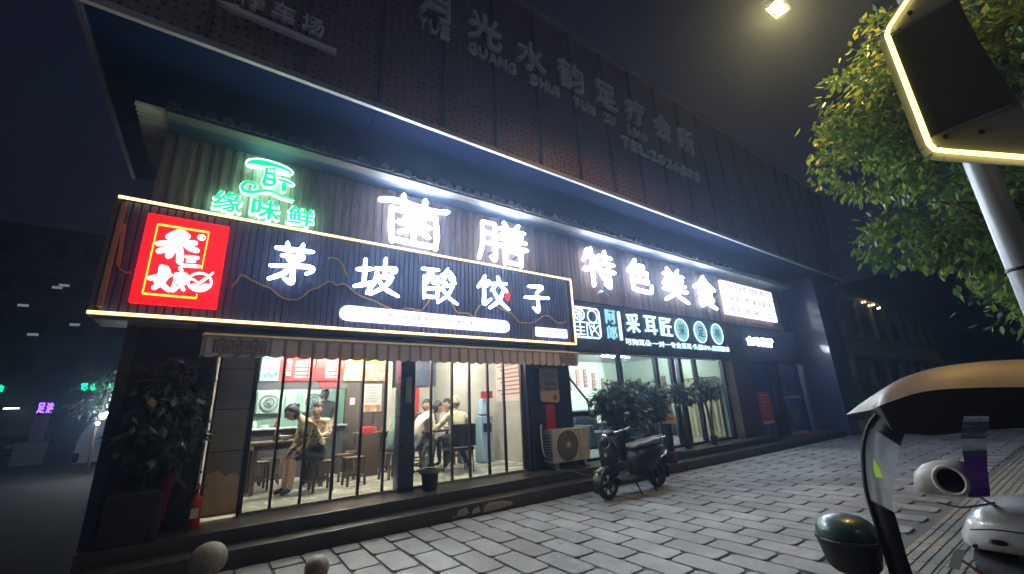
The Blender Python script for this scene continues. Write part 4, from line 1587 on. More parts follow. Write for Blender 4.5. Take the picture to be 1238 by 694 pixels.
# ------------------------------------------------------------------ massage shop sign
es = thing('massage_sign', 'dark slatted sign with pale cyan lit characters and three glowing discs', 'sign', (9.2, 6.3, 2.5))
b = MB()
b.box(5.95, 12.5, 6.34, 6.60, 2.50, 3.60)
b.build('backing', mat('sign_backing', (.05, .04, .04), .8), es)
SL = mat('slat_blue_grey', (.085, .095, .15), .5, .1, var=.2, rand=.15)
sb = MB()
sb.box(0, .046, 0, .035, 0, 1.08)
s1 = sb.build('slat', SL, es, local=True)
for i in range(104):
    o = s1 if i == 0 else bpy.data.objects.new('slat', s1.data)
    if i:
        COL.objects.link(o)
        o.parent = es
    o.location = Vector((5.96 + i * .0628, 6.303, 2.51)) - WLOC[es.name]
b = MB()
b.box(5.94, 12.52, 6.29, 6.345, 3.592, 3.625)
b.box(5.94, 12.52, 6.29, 6.345, 2.475, 2.508)
b.build('rail', DARKF, es)
CY = [E_CYAN, E_CYANS]
CW = [E_CYANW, E_CYANS]
# square emblem of rounded tracery
em = None
b = MB()
ex0, ex1, ez0, ez1 = 6.06, 6.90, 2.80, 3.46
fr = [(ex0, ez0 + .08), (ex0 + .06, ez0), (ex1 - .06, ez0), (ex1, ez0 + .06), (ex1, ez1 - .06), (ex1 - .06, ez1), (ex0 + .06, ez1), (ex0, ez1 - .06)]
b.tube([(p[0], 6.27, p[1]) for p in fr], .020, 6, closed=True)
em = b.build('square_emblem', CW[0], es, smooth=True)
b = MB()
mid = (6.48, 3.13)
b.tube([(6.28 + .15 * cos(t), 6.27, 3.30 + .13 * sin(t)) for t in [tau * k / 16 for k in range(16)]], .013, 6, closed=True)
b.tube([(6.68 + .15 * cos(t), 6.27, 3.28 + .14 * sin(t)) for t in [tau * k / 16 for k in range(16)]], .013, 6, closed=True)
for a, c in (((6.10, 3.12), (6.87, 3.14)), ((6.28, 3.43), (6.28, 3.16)), ((6.14, 3.30), (6.43, 3.30)), ((6.17, 3.40), (6.39, 3.20)), ((6.18, 3.2), (6.39, 3.4)), ((6.48, 3.11), (6.48, 2.84)), ((6.16, 3.02), (6.40, 3.02)), ((6.28, 3.1), (6.28, 2.86)), ((6.14, 2.86), (6.42, 2.86)), ((6.16, 2.94), (6.40, 2.94)), ((6.55, 3.10), (6.62, 2.84)), ((6.62, 3.08), (6.84, 2.86)), ((6.84, 3.08), (6.58, 2.88)), ((6.70, 3.10), (6.70, 2.96))):
    b.tube([(a[0], 6.268, a[1]), (c[0], 6.268, c[1])], .012, 6)
b.build('tracery', CW[0], em)
for ch, z0, z1 in (('阿', 3.16, 3.50), ('郎', 2.80, 3.12)):
    txt('character', ch, 7.12, 7.46, z0, z1, 6.29, CY, es, depth=.035, bev=.012)
b = MB()
b.box(7.56, 7.62, 6.26, 6.295, 2.80, 3.48)
b.build('divider', CW[0], es)
for ch, xc in (('采', 8.06), ('耳', 8.74), ('匠', 9.38)):
    txt('character', ch, xc - .25, xc + .25, 3.0, 3.48, 6.29, CW, es, depth=.04, bev=.016)
for xc, ch in ((10.07, '采'), (10.98, '足'), (11.86, '养')):
    b = MB()
    b.lathe([(.30, 6.295), (.30, 6.265), (.265, 6.258), (.25, 6.262), (0, 6.262)], (xc, 0, 3.21), 28, 'y')
    d_ = b.build('disc', E_CYAN, es, smooth=40)
    b = MB()
    b.tube([(xc + .30 * cos(t), 6.262, 3.21 + .30 * sin(t)) for t in [tau * k / 28 for k in range(28)]], .012, 6, closed=True)
    b.build('disc_rim', E_CYANW, d_)
    txt('disc_character', ch, xc - .15, xc + .15, 3.06, 3.36, 6.259, mat('disc_ink', (.05, .22, .28), .5), d_, depth=.008, bev=.01)
txt('small_lettering', '可掏耳朵·一对一专业采耳·头部SPA·肩颈推拿', 7.72, 12.42, 2.70, 2.86, 6.29, CW, es, depth=.02, bev=.012)

# ------------------------------------------------------------------ massage shop room and glazing
MW = mat('mint_wall', (.60, .72, .64), .7, var=.06, scale=1.5)
b = MB()
b.box(5.56, 12.4, 6.63, 10.4, .20, .295)
tag(b.build('massage_floor', mat('floor_grey', (.30, .31, .32), .35, var=.15)), kind='structure')
b = MB()
b.box(5.56, 12.4, 6.63, 10.4, 2.80, 2.86)
tag(b.build('massage_ceiling', MATS['ceiling_white']), kind='structure')
b = MB()
b.box(5.56, 12.4, 10.3, 10.4, .296, 2.799)
b.box(12.3, 12.4, 6.63, 10.29, .296, 2.799)
tag(b.build('massage_wall', MW), kind='structure')
TUBEM = emit('tube_light_massage', (.94, 1.0, .90), 100.0)
for i, (xx, yy) in enumerate(((7.3, 8.4), (9.8, 8.4), (11.4, 8.0))):
    t_ = thing('tube_lamp', ['massage shop ceiling tube lamp closest to the dividing pier', 'massage shop ceiling tube lamp in the middle of the room', 'massage shop ceiling tube lamp closest to the brick column'][i], 'lamp', (xx, yy, 2.74), group='ceiling tube lamps')
    b = MB()
    b.box(xx - .64, xx + .64, yy - .03, yy + .03, 2.765, 2.798)
    b.build('batten', WHITE, t_)
    b = MB()
    b.tube([(xx - .6, yy, 2.745), (xx + .6, yy, 2.745)], .018, 8)
    b.build('tube', TUBEM, t_)
mg = thing('massage_glazing', 'massage shop glass front in dark navy frames', 'shopfront', (9.2, 6.5, .29))
ms = [5.96, 7.65, 9.03, 9.72, 10.02, 10.76, 12.22]
for i, x_ in enumerate(ms):
    wd_ = .05 if i in (0, 1, 2, 5) else .07
    b = MB()
    b.box(x_ - wd_, x_ + wd_, 6.45, 6.55, .29, 2.47)
    b.build('mullion', DARKF, mg)
for a, c in zip(ms[:-1], ms[1:]):
    if c - a < .4:
        continue
    b = MB()
    b.box(a + .05, c - .05, 6.496, 6.503, .34, 2.46)
    b.build('pane', GLASS, mg)
b = MB()
b.box(5.92, 12.3, 6.44, 6.56, .2905, .34)
b.build('bottom_track', DARKF, mg)
b = MB()
b.box(6.01, 7.60, 6.45, 6.494, 1.17, 1.26)
b.build('transom', DARKF, mg)
b = MB()
b.obox((5.92, 6.40, 1.98), (6.44, 6.40, 1.45), .03, .03)
b.obox((6.44, 6.40, 1.45), (6.47, 6.44, 1.24), .03, .03)
b.build('stay_arm', BLACK, mg)
b = MB()
b.box(9.78, 9.96, 6.43, 6.449, 1.28, 1.34)
b.build('lock', CHROME, mg)
# things inside the massage shop
b = MB()
b.box(6.15, 7.55, 8.6, 8.7, .9, 2.1)
wp = b.build('notice_board', mat('notice_rose', (.50, .30, .24), .6, var=.12, scale=4))
tag(wp, 'pinkish wooden notice board with red lines inside the massage shop', 'notice board')
for k in range(5):
    bb = MB()
    bb.box(6.25, 7.4 - .15 * (k % 2), 8.59, 8.599, 2.0 - k * .09, 2.03 - k * .09)
    bb.build('notice_line', INKR, wp)
b = MB()
b.box(7.56, 7.75, 8.6, 8.72, .296, 2.1)
tag(b.build('room_post', mat('post_cream', (.62, .58, .35), .6)), 'cream post at the edge of the pinkish notice board', 'post')
for i, (xx, z, h) in enumerate(((9.55, 1.85, .62), (9.95, 2.0, .55), (10.3, 1.95, .60), (10.7, 1.85, .58), (11.15, 1.75, .50), (11.6, 1.7, .5))):
    b = MB()
    b.box(xx - .08, xx + .08, 10.27, 10.295, z, z + h, bev=.004)
    sc_ = b.build('hanging_scroll', mat('scroll_red', (.38, .16, .14), .6, var=.2, rand=.2))
    tag(sc_, ['first', 'second', 'third', 'fourth', 'fifth', 'sixth'][i] + ' red lettered scroll from the pier side on the mint wall', 'scroll', 'red scrolls on the mint wall')
    for k in range(4):
        text_mb('福禄寿喜'[k], xx - .05, xx + .05, z + h - .13 - k * .13, z + h - .04 - k * .13, 10.268, .003).build('scroll_character', mat('scroll_ink', (.55, .48, .40), .6), sc_)
for i, (yy, z, h) in enumerate(((9.6, 1.6, .6), (8.6, 1.6, .6))):
    b = MB()
    b.box(12.27, 12.297, yy - .09, yy + .09, z, z + h)
    tag(b.build('wall_plaque', mat('plaque_brown', (.16, .12, .08), .6)), ['dark narrow plaque on the far side wall of the massage shop, deeper in the room', 'dark narrow plaque on the far side wall of the massage shop, nearer the glass'][i], 'plaque', 'plaques in the massage shop')
cu = thing('curtain', 'pale yellow curtain hanging at the side wall of the massage shop', 'curtain', (12.2, 7.4, .3))
b = MB()
n = 60
for i in range(n):
    ya, yb = 6.75 + i * .022, 6.75 + (i + 1) * .022
    xa, xb = 12.20 + .03 * sin(i * .8), 12.20 + .03 * sin((i + 1) * .8)
    b.add([(xa, ya, .32), (xb, yb, .32), (xb, yb, 2.0), (xa, ya, 2.0), (xa + .008, ya, .32), (xb + .008, yb, .32), (xb + .008, yb, 2.0), (xa + .008, ya, 2.0)], [(0, 1, 2, 3), (7, 6, 5, 4)])
b.build('cloth', mat('curtain_cream', (.66, .60, .40), .8), cu, smooth=True)
b = MB()
b.tube([(12.2, 6.7, 2.02), (12.2, 8.2, 2.02)], .015, 8)
b.build('rod', BLACK, cu)
def sofa(x, y, lb, c):
    s_ = thing('recliner', lb, 'recliner', (x, y, .296), group='massage recliners')
    b = MB()
    b.box(x - .42, x + .42, y - .1, y + .75, .38, .70, bev=.06)
    b.build('seat', c, s_, smooth=40)
    b = MB()
    b.box(x - .42, x + .42, y + .55, y + .85, .705, 1.25, bev=.08)
    b.build('backrest', c, s_, smooth=40)
    for q in (-1, 1):
        b = MB()
        b.box(x + q * .50 - .07, x + q * .50 + .07, y - .1, y + .8, .34, .88, bev=.05)
        b.build('armrest', c, s_, smooth=40)
    b = MB()
    b.box(x - .40, x + .40, y, y + .7, .297, .378)
    b.build('plinth', BLACK, s_)
DS = mat('sofa_navy', (.045, .055, .085), .6, var=.15)
sofa(8.5, 8.0, 'dark navy recliner in the massage shop behind the yellow paper sign', DS)
sofa(10.2, 8.0, 'dark navy recliner in the middle of the massage shop', DS)
sofa(11.5, 8.3, 'dark navy recliner beside the curtain of the massage shop', DS)

# ------------------------------------------------------------------ brick column, side entrance
bc = thing('brick_column', 'dark brick column between the massage shop and the side entrance', 'column', (12.9, 6.4, 0))
b = MB()
b.box(12.52, 13.46, 6.34, 6.62, .15, 3.61)
b.build('brickwork', BRICK, bc)
b = MB()
b.box(12.48, 13.50, 6.31, 6.62, .152, .42, bev=.01)
b.build('plinth', STONE, bc)
en = thing('side_entrance', 'side entrance with blue-lit glass door leaves under a small lit sign', 'entrance', (15.2, 6.5, .15))
b = MB()
b.box(13.47, 17.54, 6.36, 6.62, 2.52, 3.61)
b.build('lintel_panel', mat('lintel_dark', (.055, .045, .055), .6, var=.2), en)
txt('sign_lettering', '食味餐厅', 13.62, 15.46, 2.97, 3.27, 6.33, [E_LOW, E_LOWS], en, depth=.04, bev=.012)
for x_ in (13.50, 15.10, 15.62, 17.22):
    b = MB()
    b.box(x_ - .05, x_ + .05, 6.42, 6.52, .153, 2.50)
    b.build('door_stile', DARKF, en)
GB = glass('blue_glass', (.55, .62, .80), .2)
for a, c in ((13.55, 15.05), (15.67, 17.17)):
    b = MB()
    b.box(a, c, 6.465, 6.473, .20, 2.50)
    b.build('door_pane', GB, en)
b = MB()
b.box(15.151, 15.569, 6.44, 6.6, .153, 2.50)
b.build('door_post', BLACK, en)
for x_ in (15.0, 15.8):
    b = MB()
    b.tube([(x_, 6.40, .9), (x_, 6.40, 1.7)], .018, 8)
    b.build('pull_handle', CHROME, en)
b = MB()
for x_ in range(9):
    b.box(15.72 + x_ * .16, 15.82 + x_ * .16, 6.455, 6.464, 1.28, 1.36)
b.build('manifestation_dots', mat('dots_white', (.6, .6, .6), .5), en)
b = MB()
b.lathe([(.34, 6.455), (.34, 6.45), (0, 6.45)], (16.4, 0, .75), 20, 'y')
b.build('round_sticker', mat('sticker_grey', (.22, .23, .25), .5), en)
b = MB()
b.box(13.5, 17.3, 9.4, 9.5, .15, 2.8)
b.box(13.5, 17.5, 6.63, 9.4, .10, .149)
b.box(13.5, 17.5, 6.63, 9.4, 2.7, 2.75)
b.box(17.4, 17.5, 6.63, 9.4, .15, 2.7)
b.build('hall', mat('hall_blue', (.16, .19, .28), .6, var=.1), en)
b = MB()
b.box(14.0, 15.0, 8.0, 8.2, 2.64, 2.698)
b.build('hall_lamp', emit('hall_light', (.6, .75, 1.0), 16.0), en)
b = MB()
b.box(15.6, 17.2, 6.0, 6.4, .153, .165)
tag(b.build('door_mat', mat('mat_red', (.42, .16, .12), .85, var=.15, bump=.3)), 'reddish door mat in front of the side entrance', 'door mat')
rs = thing('red_notice_stand', 'red notice board on a thin stand in front of the side entrance', 'notice stand', (13.75, 6.2, .155))
b = MB()
b.box(13.38, 14.10, 6.17, 6.20, .68, 1.52, bev=.02)
fb_ = b.build('board', mat('stand_red', (.60, .03, .03), .5), rs)
for k in range(7):
    text_mb('招聘服务员若干名', 13.5, 13.98, 1.40 - k * .1, 1.455 - k * .1, 6.168, .003).build('board_line', mat('board_pale', (.6, .4, .36), .5), fb_)
b = MB()
b.obox((13.70, 6.21, .66), (13.62, 6.21, .17), .03, .03)
b.obox((13.80, 6.21, .66), (13.92, 6.21, .17), .03, .03)
b.box(13.55, 13.98, 6.1, 6.32, .155, .175)
b.build('stand', ALU, rs)
b = MB()
b.box(13.42, 14.06, 6.172, 6.198, .60, .679)
b.build('lower_edge', WHITE, rs)
# ------------------------------------------------------------------ people
def cloth(name, c, rough=.8, spots=None):
    if name in MATS:
        return MATS[name]
    m = mat(name, c, rough, var=.18, scale=12, bump=.25, bscale=60)
    if spots:
        t = m.node_tree
        bs = t.nodes['Principled BSDF']
        tc = N(t, 'ShaderNodeTexCoord')
        vo = N(t, 'ShaderNodeTexVoronoi')
        vo.inputs['Scale'].default_value = 17
        t.links.new(tc.outputs['Object'], vo.inputs['Vector'])
        cr = N(t, 'ShaderNodeValToRGB')
        cr.color_ramp.elements[0].position = .30
        cr.color_ramp.elements[0].color = (*spots, 1)
        cr.color_ramp.elements[1].position = .42
        cr.color_ramp.elements[1].color = (*c, 1)
        t.links.new(vo.outputs['Distance'], cr.inputs[0])
        for l in list(bs.inputs['Base Color'].links):
            t.links.remove(l)
        t.links.new(cr.outputs[0], bs.inputs['Base Color'])
    return m


SKIN = mat('skin', (.48, .29, .21), .5, var=.08)
HAIRB = mat('hair_black', (.012, .010, .010), .45, var=.3, scale=30, stretch=(1, 1, 6), bump=.4, bscale=70)


def skin_mesh(V, E, Rr, root):
    me = bpy.data.meshes.new('sk')
    me.from_pydata(V, E, [])
    o = bpy.data.objects.new('sk', me)
    COL.objects.link(o)
    md = o.modifiers.new('s', 'SKIN')
    md.use_smooth_shade = True
    for i, d in enumerate(me.skin_vertices[0].data):
        r = Rr[i]
        d.radius = (r, r) if not isinstance(r, tuple) else r
        d.use_root = (i == root)
    ss = o.modifiers.new('u', 'SUBSURF')
    ss.levels = ss.render_levels = 2
    bpy.context.view_layer.update()
    dg = bpy.context.evaluated_depsgraph_get()
    ev_ = o.evaluated_get(dg)
    r = bpy.data.meshes.new_from_object(ev_)
    bpy.data.objects.remove(o)
    bpy.data.meshes.remove(me)
    return r


def person(loc, rotz, label, J, top, bottom, shoe=BLACK, hair=HAIRB, sleeve='long', legs='long', hairstyle='short', group=None, scale=1.0, standing=False):
    """J: joints in the figure's own frame, facing +x, floor at z = 0"""
    t_ = thing('person', label, 'person', loc, rotz, group)
    names = ['pelvis', 'belly', 'chest', 'neck', 'skull',
             'shl', 'ell', 'wrl', 'hal', 'shr', 'elr', 'wrr', 'har',
             'hil', 'knl', 'anl', 'tol', 'hir', 'knr', 'anr', 'tor']
    rad = dict(pelvis=(.15, .135), belly=(.15, .13), chest=(.165, .14), neck=.055, skull=.058, shl=.078, ell=.058, wrl=.032, hal=.03, shr=.078, elr=.058, wrr=.032, har=.03,
               hil=.095, knl=.066, anl=.042, tol=.036, hir=.095, knr=.066, anr=.042, tor=.036)
    ix = {n: i for i, n in enumerate(names)}
    V = [tuple(J[n]) for n in names]
    ed = [('pelvis', 'belly'), ('belly', 'chest'), ('chest', 'neck'), ('neck', 'skull'), ('chest', 'shl'), ('shl', 'ell'), ('ell', 'wrl'), ('wrl', 'hal'), ('chest', 'shr'), ('shr', 'elr'), ('elr', 'wrr'), ('wrr', 'har'),
          ('pelvis', 'hil'), ('hil', 'knl'), ('knl', 'anl'), ('anl', 'tol'), ('pelvis', 'hir'), ('hir', 'knr'), ('knr', 'anr'), ('anr', 'tor')]
    me = skin_mesh(V, [(ix[a], ix[b_]) for a, b_ in ed], [rad[n] for n in names], 0)
    M_SK, M_TOP, M_BOT, M_SH = 0, 1, 2, 3
    def region(a, b_):
        k = {a, b_}
        if k & {'skull'} or k == {'chest', 'neck'}:
            return M_SK if 'skull' in k else M_TOP
        if k <= {'pelvis', 'belly', 'chest'}:
            return M_TOP
        if k & {'hal', 'har'}:
            return M_SK
        if k & {'wrl', 'wrr'}:
            return M_TOP if sleeve == 'long' else M_SK
        if k & {'shl', 'shr', 'ell', 'elr'}:
            return M_TOP
        if k & {'tol', 'tor'}:
            return M_SH
        if k & {'anl', 'anr'}:
            return M_BOT if legs == 'long' else M_SK
        return M_BOT
    segs = [(Vector(J[a]), Vector(J[b_]), region(a, b_)) for a, b_ in ed]
    bm = bmesh.new()
    bm.from_mesh(me)
    for f in bm.faces:
        c = f.calc_center_median()
        best, bi = 9, 0
        for a, b_, r in segs:
            d = b_ - a
            tt = max(0, min(1, (c - a).dot(d) / d.length_squared))
            q = (a + d * tt - c).length
            if q < best:
                best, bi = q, r
        f.material_index = bi
        f.smooth = True
    # head, with nose, ears, eyes; then the fingers
    hd = Vector(J['head'])
    fd = Vector(J.get('look', (1, 0, 0))).normalized()
    sd_ = Vector((0, 0, 1)).cross(fd).normalized()
    ud = fd.cross(sd_)
    R_ = Matrix((fd, sd_, ud)).transposed()
    hm = MB()
    def hfn(p):
        q = p.copy()
        if p.z < -.1:
            q.x = p.x * (1 + .18 * p.z) + .10 * (-p.z)
            q.y = p.y * (1 + .38 * p.z)
        return q
    hm.ell((0, 0, 0), (.098, .078, .118), 16, 12, 0, hfn)
    hm.ell((.102, 0, -.012), (.018, .014, .024), 8, 6, 0)
    hm.ell((.098, 0, -.055), (.010, .026, .008), 8, 6, 4)
    for s_ in (-1, 1):
        hm.ell((-.005, s_ * .078, -.01), (.022, .010, .032), 8, 6, 0)
        hm.ell((.088, s_ * .032, .012), (.009, .015, .008), 8, 6, 5)
    for w_, h_ in (('wrl', 'hal'), ('wrr', 'har')):
        a, c = Vector(J[w_]), Vector(J[h_])
        d = (c - a).normalized()
        sidev = d.cross(Vector((0, 0, 1)))
        sidev = sidev.normalized() if sidev.length > .1 else Vector((0, 1, 0))
        dn = d.cross(sidev)
        if dn.z > 0:
            dn = -dn
        for k in range(4):
            o_ = c + sidev * (.024 - .016 * k)
            l_ = (.062, .072, .068, .052)[k]
            hm_pts = [o_ - d * .01, o_ + d * l_ * .5 + dn * .004, o_ + d * l_ * .85 + dn * .020, o_ + d * l_ + dn * .034]
            hm.tube([R_.inverted() @ (q - hd) for q in hm_pts], [.0095, .009, .008, .006], 6, mi=0)
        o_ = a.lerp(c, .4) + sidev * .026
        hm.tube([R_.inverted() @ (q - hd) for q in (o_, o_ + sidev * .022 + d * .022, o_ + sidev * .026 + d * .05 + dn * .01)], [.012, .010, .007], 6, mi=0)
    k0 = len(bm.verts)
    vs = [bm.verts.new(hd + R_ @ v) for v in hm.v]
    bm.verts.index_update()
    for f, mi in zip(hm.f, hm.m):
        try:
            ff = bm.faces.new([vs[i] for i in f])
            ff.material_index = mi
            ff.smooth = True
        except ValueError:
            pass
    # creases in the clothing
    for v in bm.verts:
        if v.link_faces and all(f.material_index in (M_TOP, M_BOT) for f in v.link_faces):
            q = v.co * 9.0 + Vector((len(label), 3.1, 0))
            v.co += v.normal * (.020 * noise.noise(Vector((q.x, q.y, q.z * 1.6))) + .010 * noise.noise(q * 2.3))
    bmesh.ops.recalc_face_normals(bm, faces=bm.faces)
    bm.to_mesh(me)
    bm.free()
    me.name = 'body'
    for m_ in (SKIN, top, bottom, shoe, mat('lip', (.35, .12, .10), .5), mat('eye_dark', (.03, .02, .02), .25)):
        me.materials.append(m_)
    o = bpy.data.objects.new('body', me)
    COL.objects.link(o)
    o.parent = t_
    o.scale = (scale,) * 3
    # hair as a cap that leaves the face free
    h = MB()
    rr = random.Random(len(label))
    def cap(p):
        q = p * (1.04 + .10 * noise.noise(p * 3.0 + Vector((len(label), 0, 0))) + rr.uniform(-.015, .02))
        front = max(0.0, p.x - .22) * (1 if p.z < .26 + .16 * noise.noise(p * 6) else 0)
        q *= 1 - .55 * min(1, front * 2.2)
        if p.x < .2 and p.z < -.35:
            q.z -= .22
        return q
    h.ell((-.012, 0, .022), (.104, .086, .112), 16, 12, 0, cap)
    if hairstyle == 'long':
        for k in range(26):
            a = pi / 2 + pi * (k + .5) / 26
            bx_, by_ = .09 * cos(a) - .012, .088 * sin(a)
            l_ = rr.uniform(.2, .3)
            h.tube([(bx_, by_, .04), (bx_ * 1.15 - .01, by_ * 1.2, -.06), (bx_ * 1.1 - .02, by_ * 1.15, -.06 - l_ * .5), (bx_ * .9, by_ * .9, -l_)], [.02, .024, .02, .006], 5)
    elif hairstyle == 'bun':
        h.ell((-.105, 0, .07), (.05, .05, .05), 10, 8)
    else:
        for k in range(20):
            a = pi * .55 + pi * .9 * (k + .5) / 20
            h.tube([(.09 * cos(a) - .012, .08 * sin(a), .02), (.098 * cos(a) - .012, .084 * sin(a), -.05)], [.02, .008], 5)
    place_xf(h, Matrix.Translation(hd) @ R_.to_4x4())
    ho = h.build('hair', hair, t_, smooth=True, local=True)
    ho.scale = (scale,) * 3
    return t_


def seated(lean=.12, twist=0.0, seat=.46, hand_l=(.36, .14, .74), hand_r=(.36, -.14, .74), look=(1, 0, -.2), head_off=(0, 0, 0), knee=.40, foot_l=(.36, .11), foot_r=(.36, -.11)):
    p = seat + .10
    J = {}
    J['pelvis'] = (0, 0, p)
    J['belly'] = (lean * .4, 0, p + .19)
    J['chest'] = (lean * .85, 0, p + .37)
    J['neck'] = (lean * 1.2, 0, p + .53)
    J['skull'] = (lean * 1.4 + .01, 0, p + .60)
    J['head'] = (lean * 1.5 + .03 + head_off[0], head_off[1], p + .675 + head_off[2])
    for s_, n in ((1, 'l'), (-1, 'r')):
        J['sh' + n] = (lean * 1.0, s_ * .185, p + .44)
        h = Vector(hand_l if s_ > 0 else hand_r)
        sh = Vector(J['sh' + n])
        e = sh.lerp(h, .48) + Vector((-.04, s_ * .06, -.11))
        J['el' + n] = tuple(e)
        J['wr' + n] = tuple(h)
        J['ha' + n] = tuple(h + (h - e).normalized() * .075)
        J['hi' + n] = (.03, s_ * .095, p - .02)
        J['kn' + n] = (knee, s_ * .13, seat + .07)
        f = foot_l if s_ > 0 else foot_r
        J['an' + n] = (f[0], f[1], .085)
        J['to' + n] = (f[0] + .14, f[1] * 1.1, .04)
    J['look'] = look
    return J


def standing(hand_l=(.25, .16, 1.0), hand_r=(.25, -.16, 1.0), look=(1, 0, -.15)):
    J = dict(pelvis=(0, 0, .92), belly=(.01, 0, 1.10), chest=(.01, 0, 1.28), neck=(.01, 0, 1.44), skull=(.02, 0, 1.51), head=(.03, 0, 1.59), look=look)
    for s_, n in ((1, 'l'), (-1, 'r')):
        J['sh' + n] = (0, s_ * .185, 1.36)
        h = Vector(hand_l if s_ > 0 else hand_r)
        e = Vector(J['sh' + n]).lerp(h, .5) + Vector((-.05, s_ * .05, -.06))
        J['el' + n] = tuple(e)
        J['wr' + n] = tuple(h)
        J['ha' + n] = tuple(h + (h - e).normalized() * .075)
        J['hi' + n] = (0, s_ * .095, .90)
        J['kn' + n] = (.02, s_ * .11, .50)
        J['an' + n] = (-.01, s_ * .11, .085)
        J['to' + n] = (.13, s_ * .13, .04)
    return J


F = .296
LEO = cloth('leopard_cloth', (.42, .33, .18), spots=(.06, .045, .03))
GRID = cloth('pattern_cloth', (.50, .38, .25), spots=(.20, .08, .05))
DARKC = cloth('dark_cloth', (.022, .022, .028))
DENIM = cloth('denim', (.10, .13, .20))
GREENC = cloth('sage_cloth', (.16, .26, .22))
PINKC = cloth('pale_pink_cloth', (.62, .50, .46))
PALE = cloth('pale_trouser', (.45, .45, .43))
CREAM = cloth('cream_cloth', (.66, .60, .42))
GREYC = cloth('grey_cloth', (.14, .14, .15))
person((1.52, 7.50, F), radians(184), 'person in a leopard-pattern coat leaning forward on a stool beside the glass', seated(lean=.30, hand_l=(.42, .05, .58), hand_r=(.50, -.08, .56), look=(1, 0, -.55), head_off=(.03, 0, -.05), knee=.46, foot_l=(.44, .05), foot_r=(.50, -.09)), LEO, DARKC, hairstyle='bun', legs='bare', group='diners')
person((1.62, 8.62, F), radians(-105), 'person in a patterned top facing the street behind the leopard-coat diner', seated(lean=.22, hand_l=(.40, .1, .80), hand_r=(.38, -.1, .82), look=(1, 0, -.4)), GRID, DARKC, group='diners')
person((2.02, 10.25, F), radians(-95), 'kitchen worker in dark clothes standing behind the serving hatch', standing(), GREYC, DARKC)
person((2.72, 7.75, F), radians(25), 'person in a sage green top half hidden behind the blue pillar', seated(lean=.24, hand_l=(.36, .1, .74), hand_r=(.36, -.1, .74)), GREENC, DENIM, group='diners')
person((3.16, 7.92, F), radians(10), 'person in a pale pink shirt and light trousers bending over the round table', seated(lean=.34, hand_l=(.40, .12, .70), hand_r=(.42, -.10, .62), look=(1, -.1, -.6), head_off=(.05, 0, -.05), knee=.42, foot_l=(.30, .12), foot_r=(.22, -.13)), PINKC, PALE, shoe=WHITE, group='diners')
person((3.92, 7.45, F), radians(84), 'person in a cream top with sandy hair seated with back to the glass', seated(lean=.10, hand_l=(.34, .44, .78), hand_r=(.34, -.22, .66), look=(1, .35, -.15), head_off=(0, 0, .02), foot_l=(.30, .14), foot_r=(-.16, -.16)), CREAM, DARKC, shoe=WHITE, hair=mat('hair_sandy', (.42, .34, .20), .5, var=.25, scale=30, bump=.4, bscale=70), group='diners')
person((3.75, 8.75, F), radians(-100), 'person in dark clothes on the rear side of the round table', seated(lean=.2, hand_l=(.36, .1, .8), hand_r=(.36, -.12, .8)), DARKC, DENIM, group='diners')

person((4.42, 8.62, F), radians(-150), 'person in a white shirt at the far right of the round table', seated(lean=.16, hand_l=(.40, .1, .78), hand_r=(.38, -.1, .80), look=(1, 0, -.3)), cloth('white_shirt', (.62, .60, .56)), DARKC, group='diners')

# ------------------------------------------------------------------ tables and stools
WOODS = mat('stool_wood', (.075, .045, .032), .5, var=.3, scale=6, stretch=(1, 1, 5))
def stool(x, y, rz, lb, h=.44, w=.30):
    t_ = thing('stool', lb, 'stool', (x, y, F), rz, 'wooden stools')
    b = MB()
    b.box(-w / 2, w / 2, -w / 2, w / 2, h - .03, h, bev=.008)
    b.build('seat', WOODS, t_, local=True)
    for sx in (-1, 1):
        for sy in (-1, 1):
            b = MB()
            b.obox((sx * (w / 2 - .03), sy * (w / 2 - .03), h - .031), (sx * (w / 2 - .01), sy * (w / 2 - .01), 0), .032, .032)
            b.build('leg', WOODS, t_, local=True)
    for sx in (-1, 1):
        b = MB()
        b.box(sx * (w / 2 - .02) - .012, sx * (w / 2 - .02) + .012, -w / 2 + .04, w / 2 - .04, .12, .15)
        b.build('stretcher', WOODS, t_, local=True)
    for sy in (-1, 1):
        b = MB()
        b.box(-w / 2 + .04, w / 2 - .04, sy * (w / 2 - .02) - .012, sy * (w / 2 - .02) + .012, .17, .20)
        b.build('stretcher', WOODS, t_, local=True)
    return t_


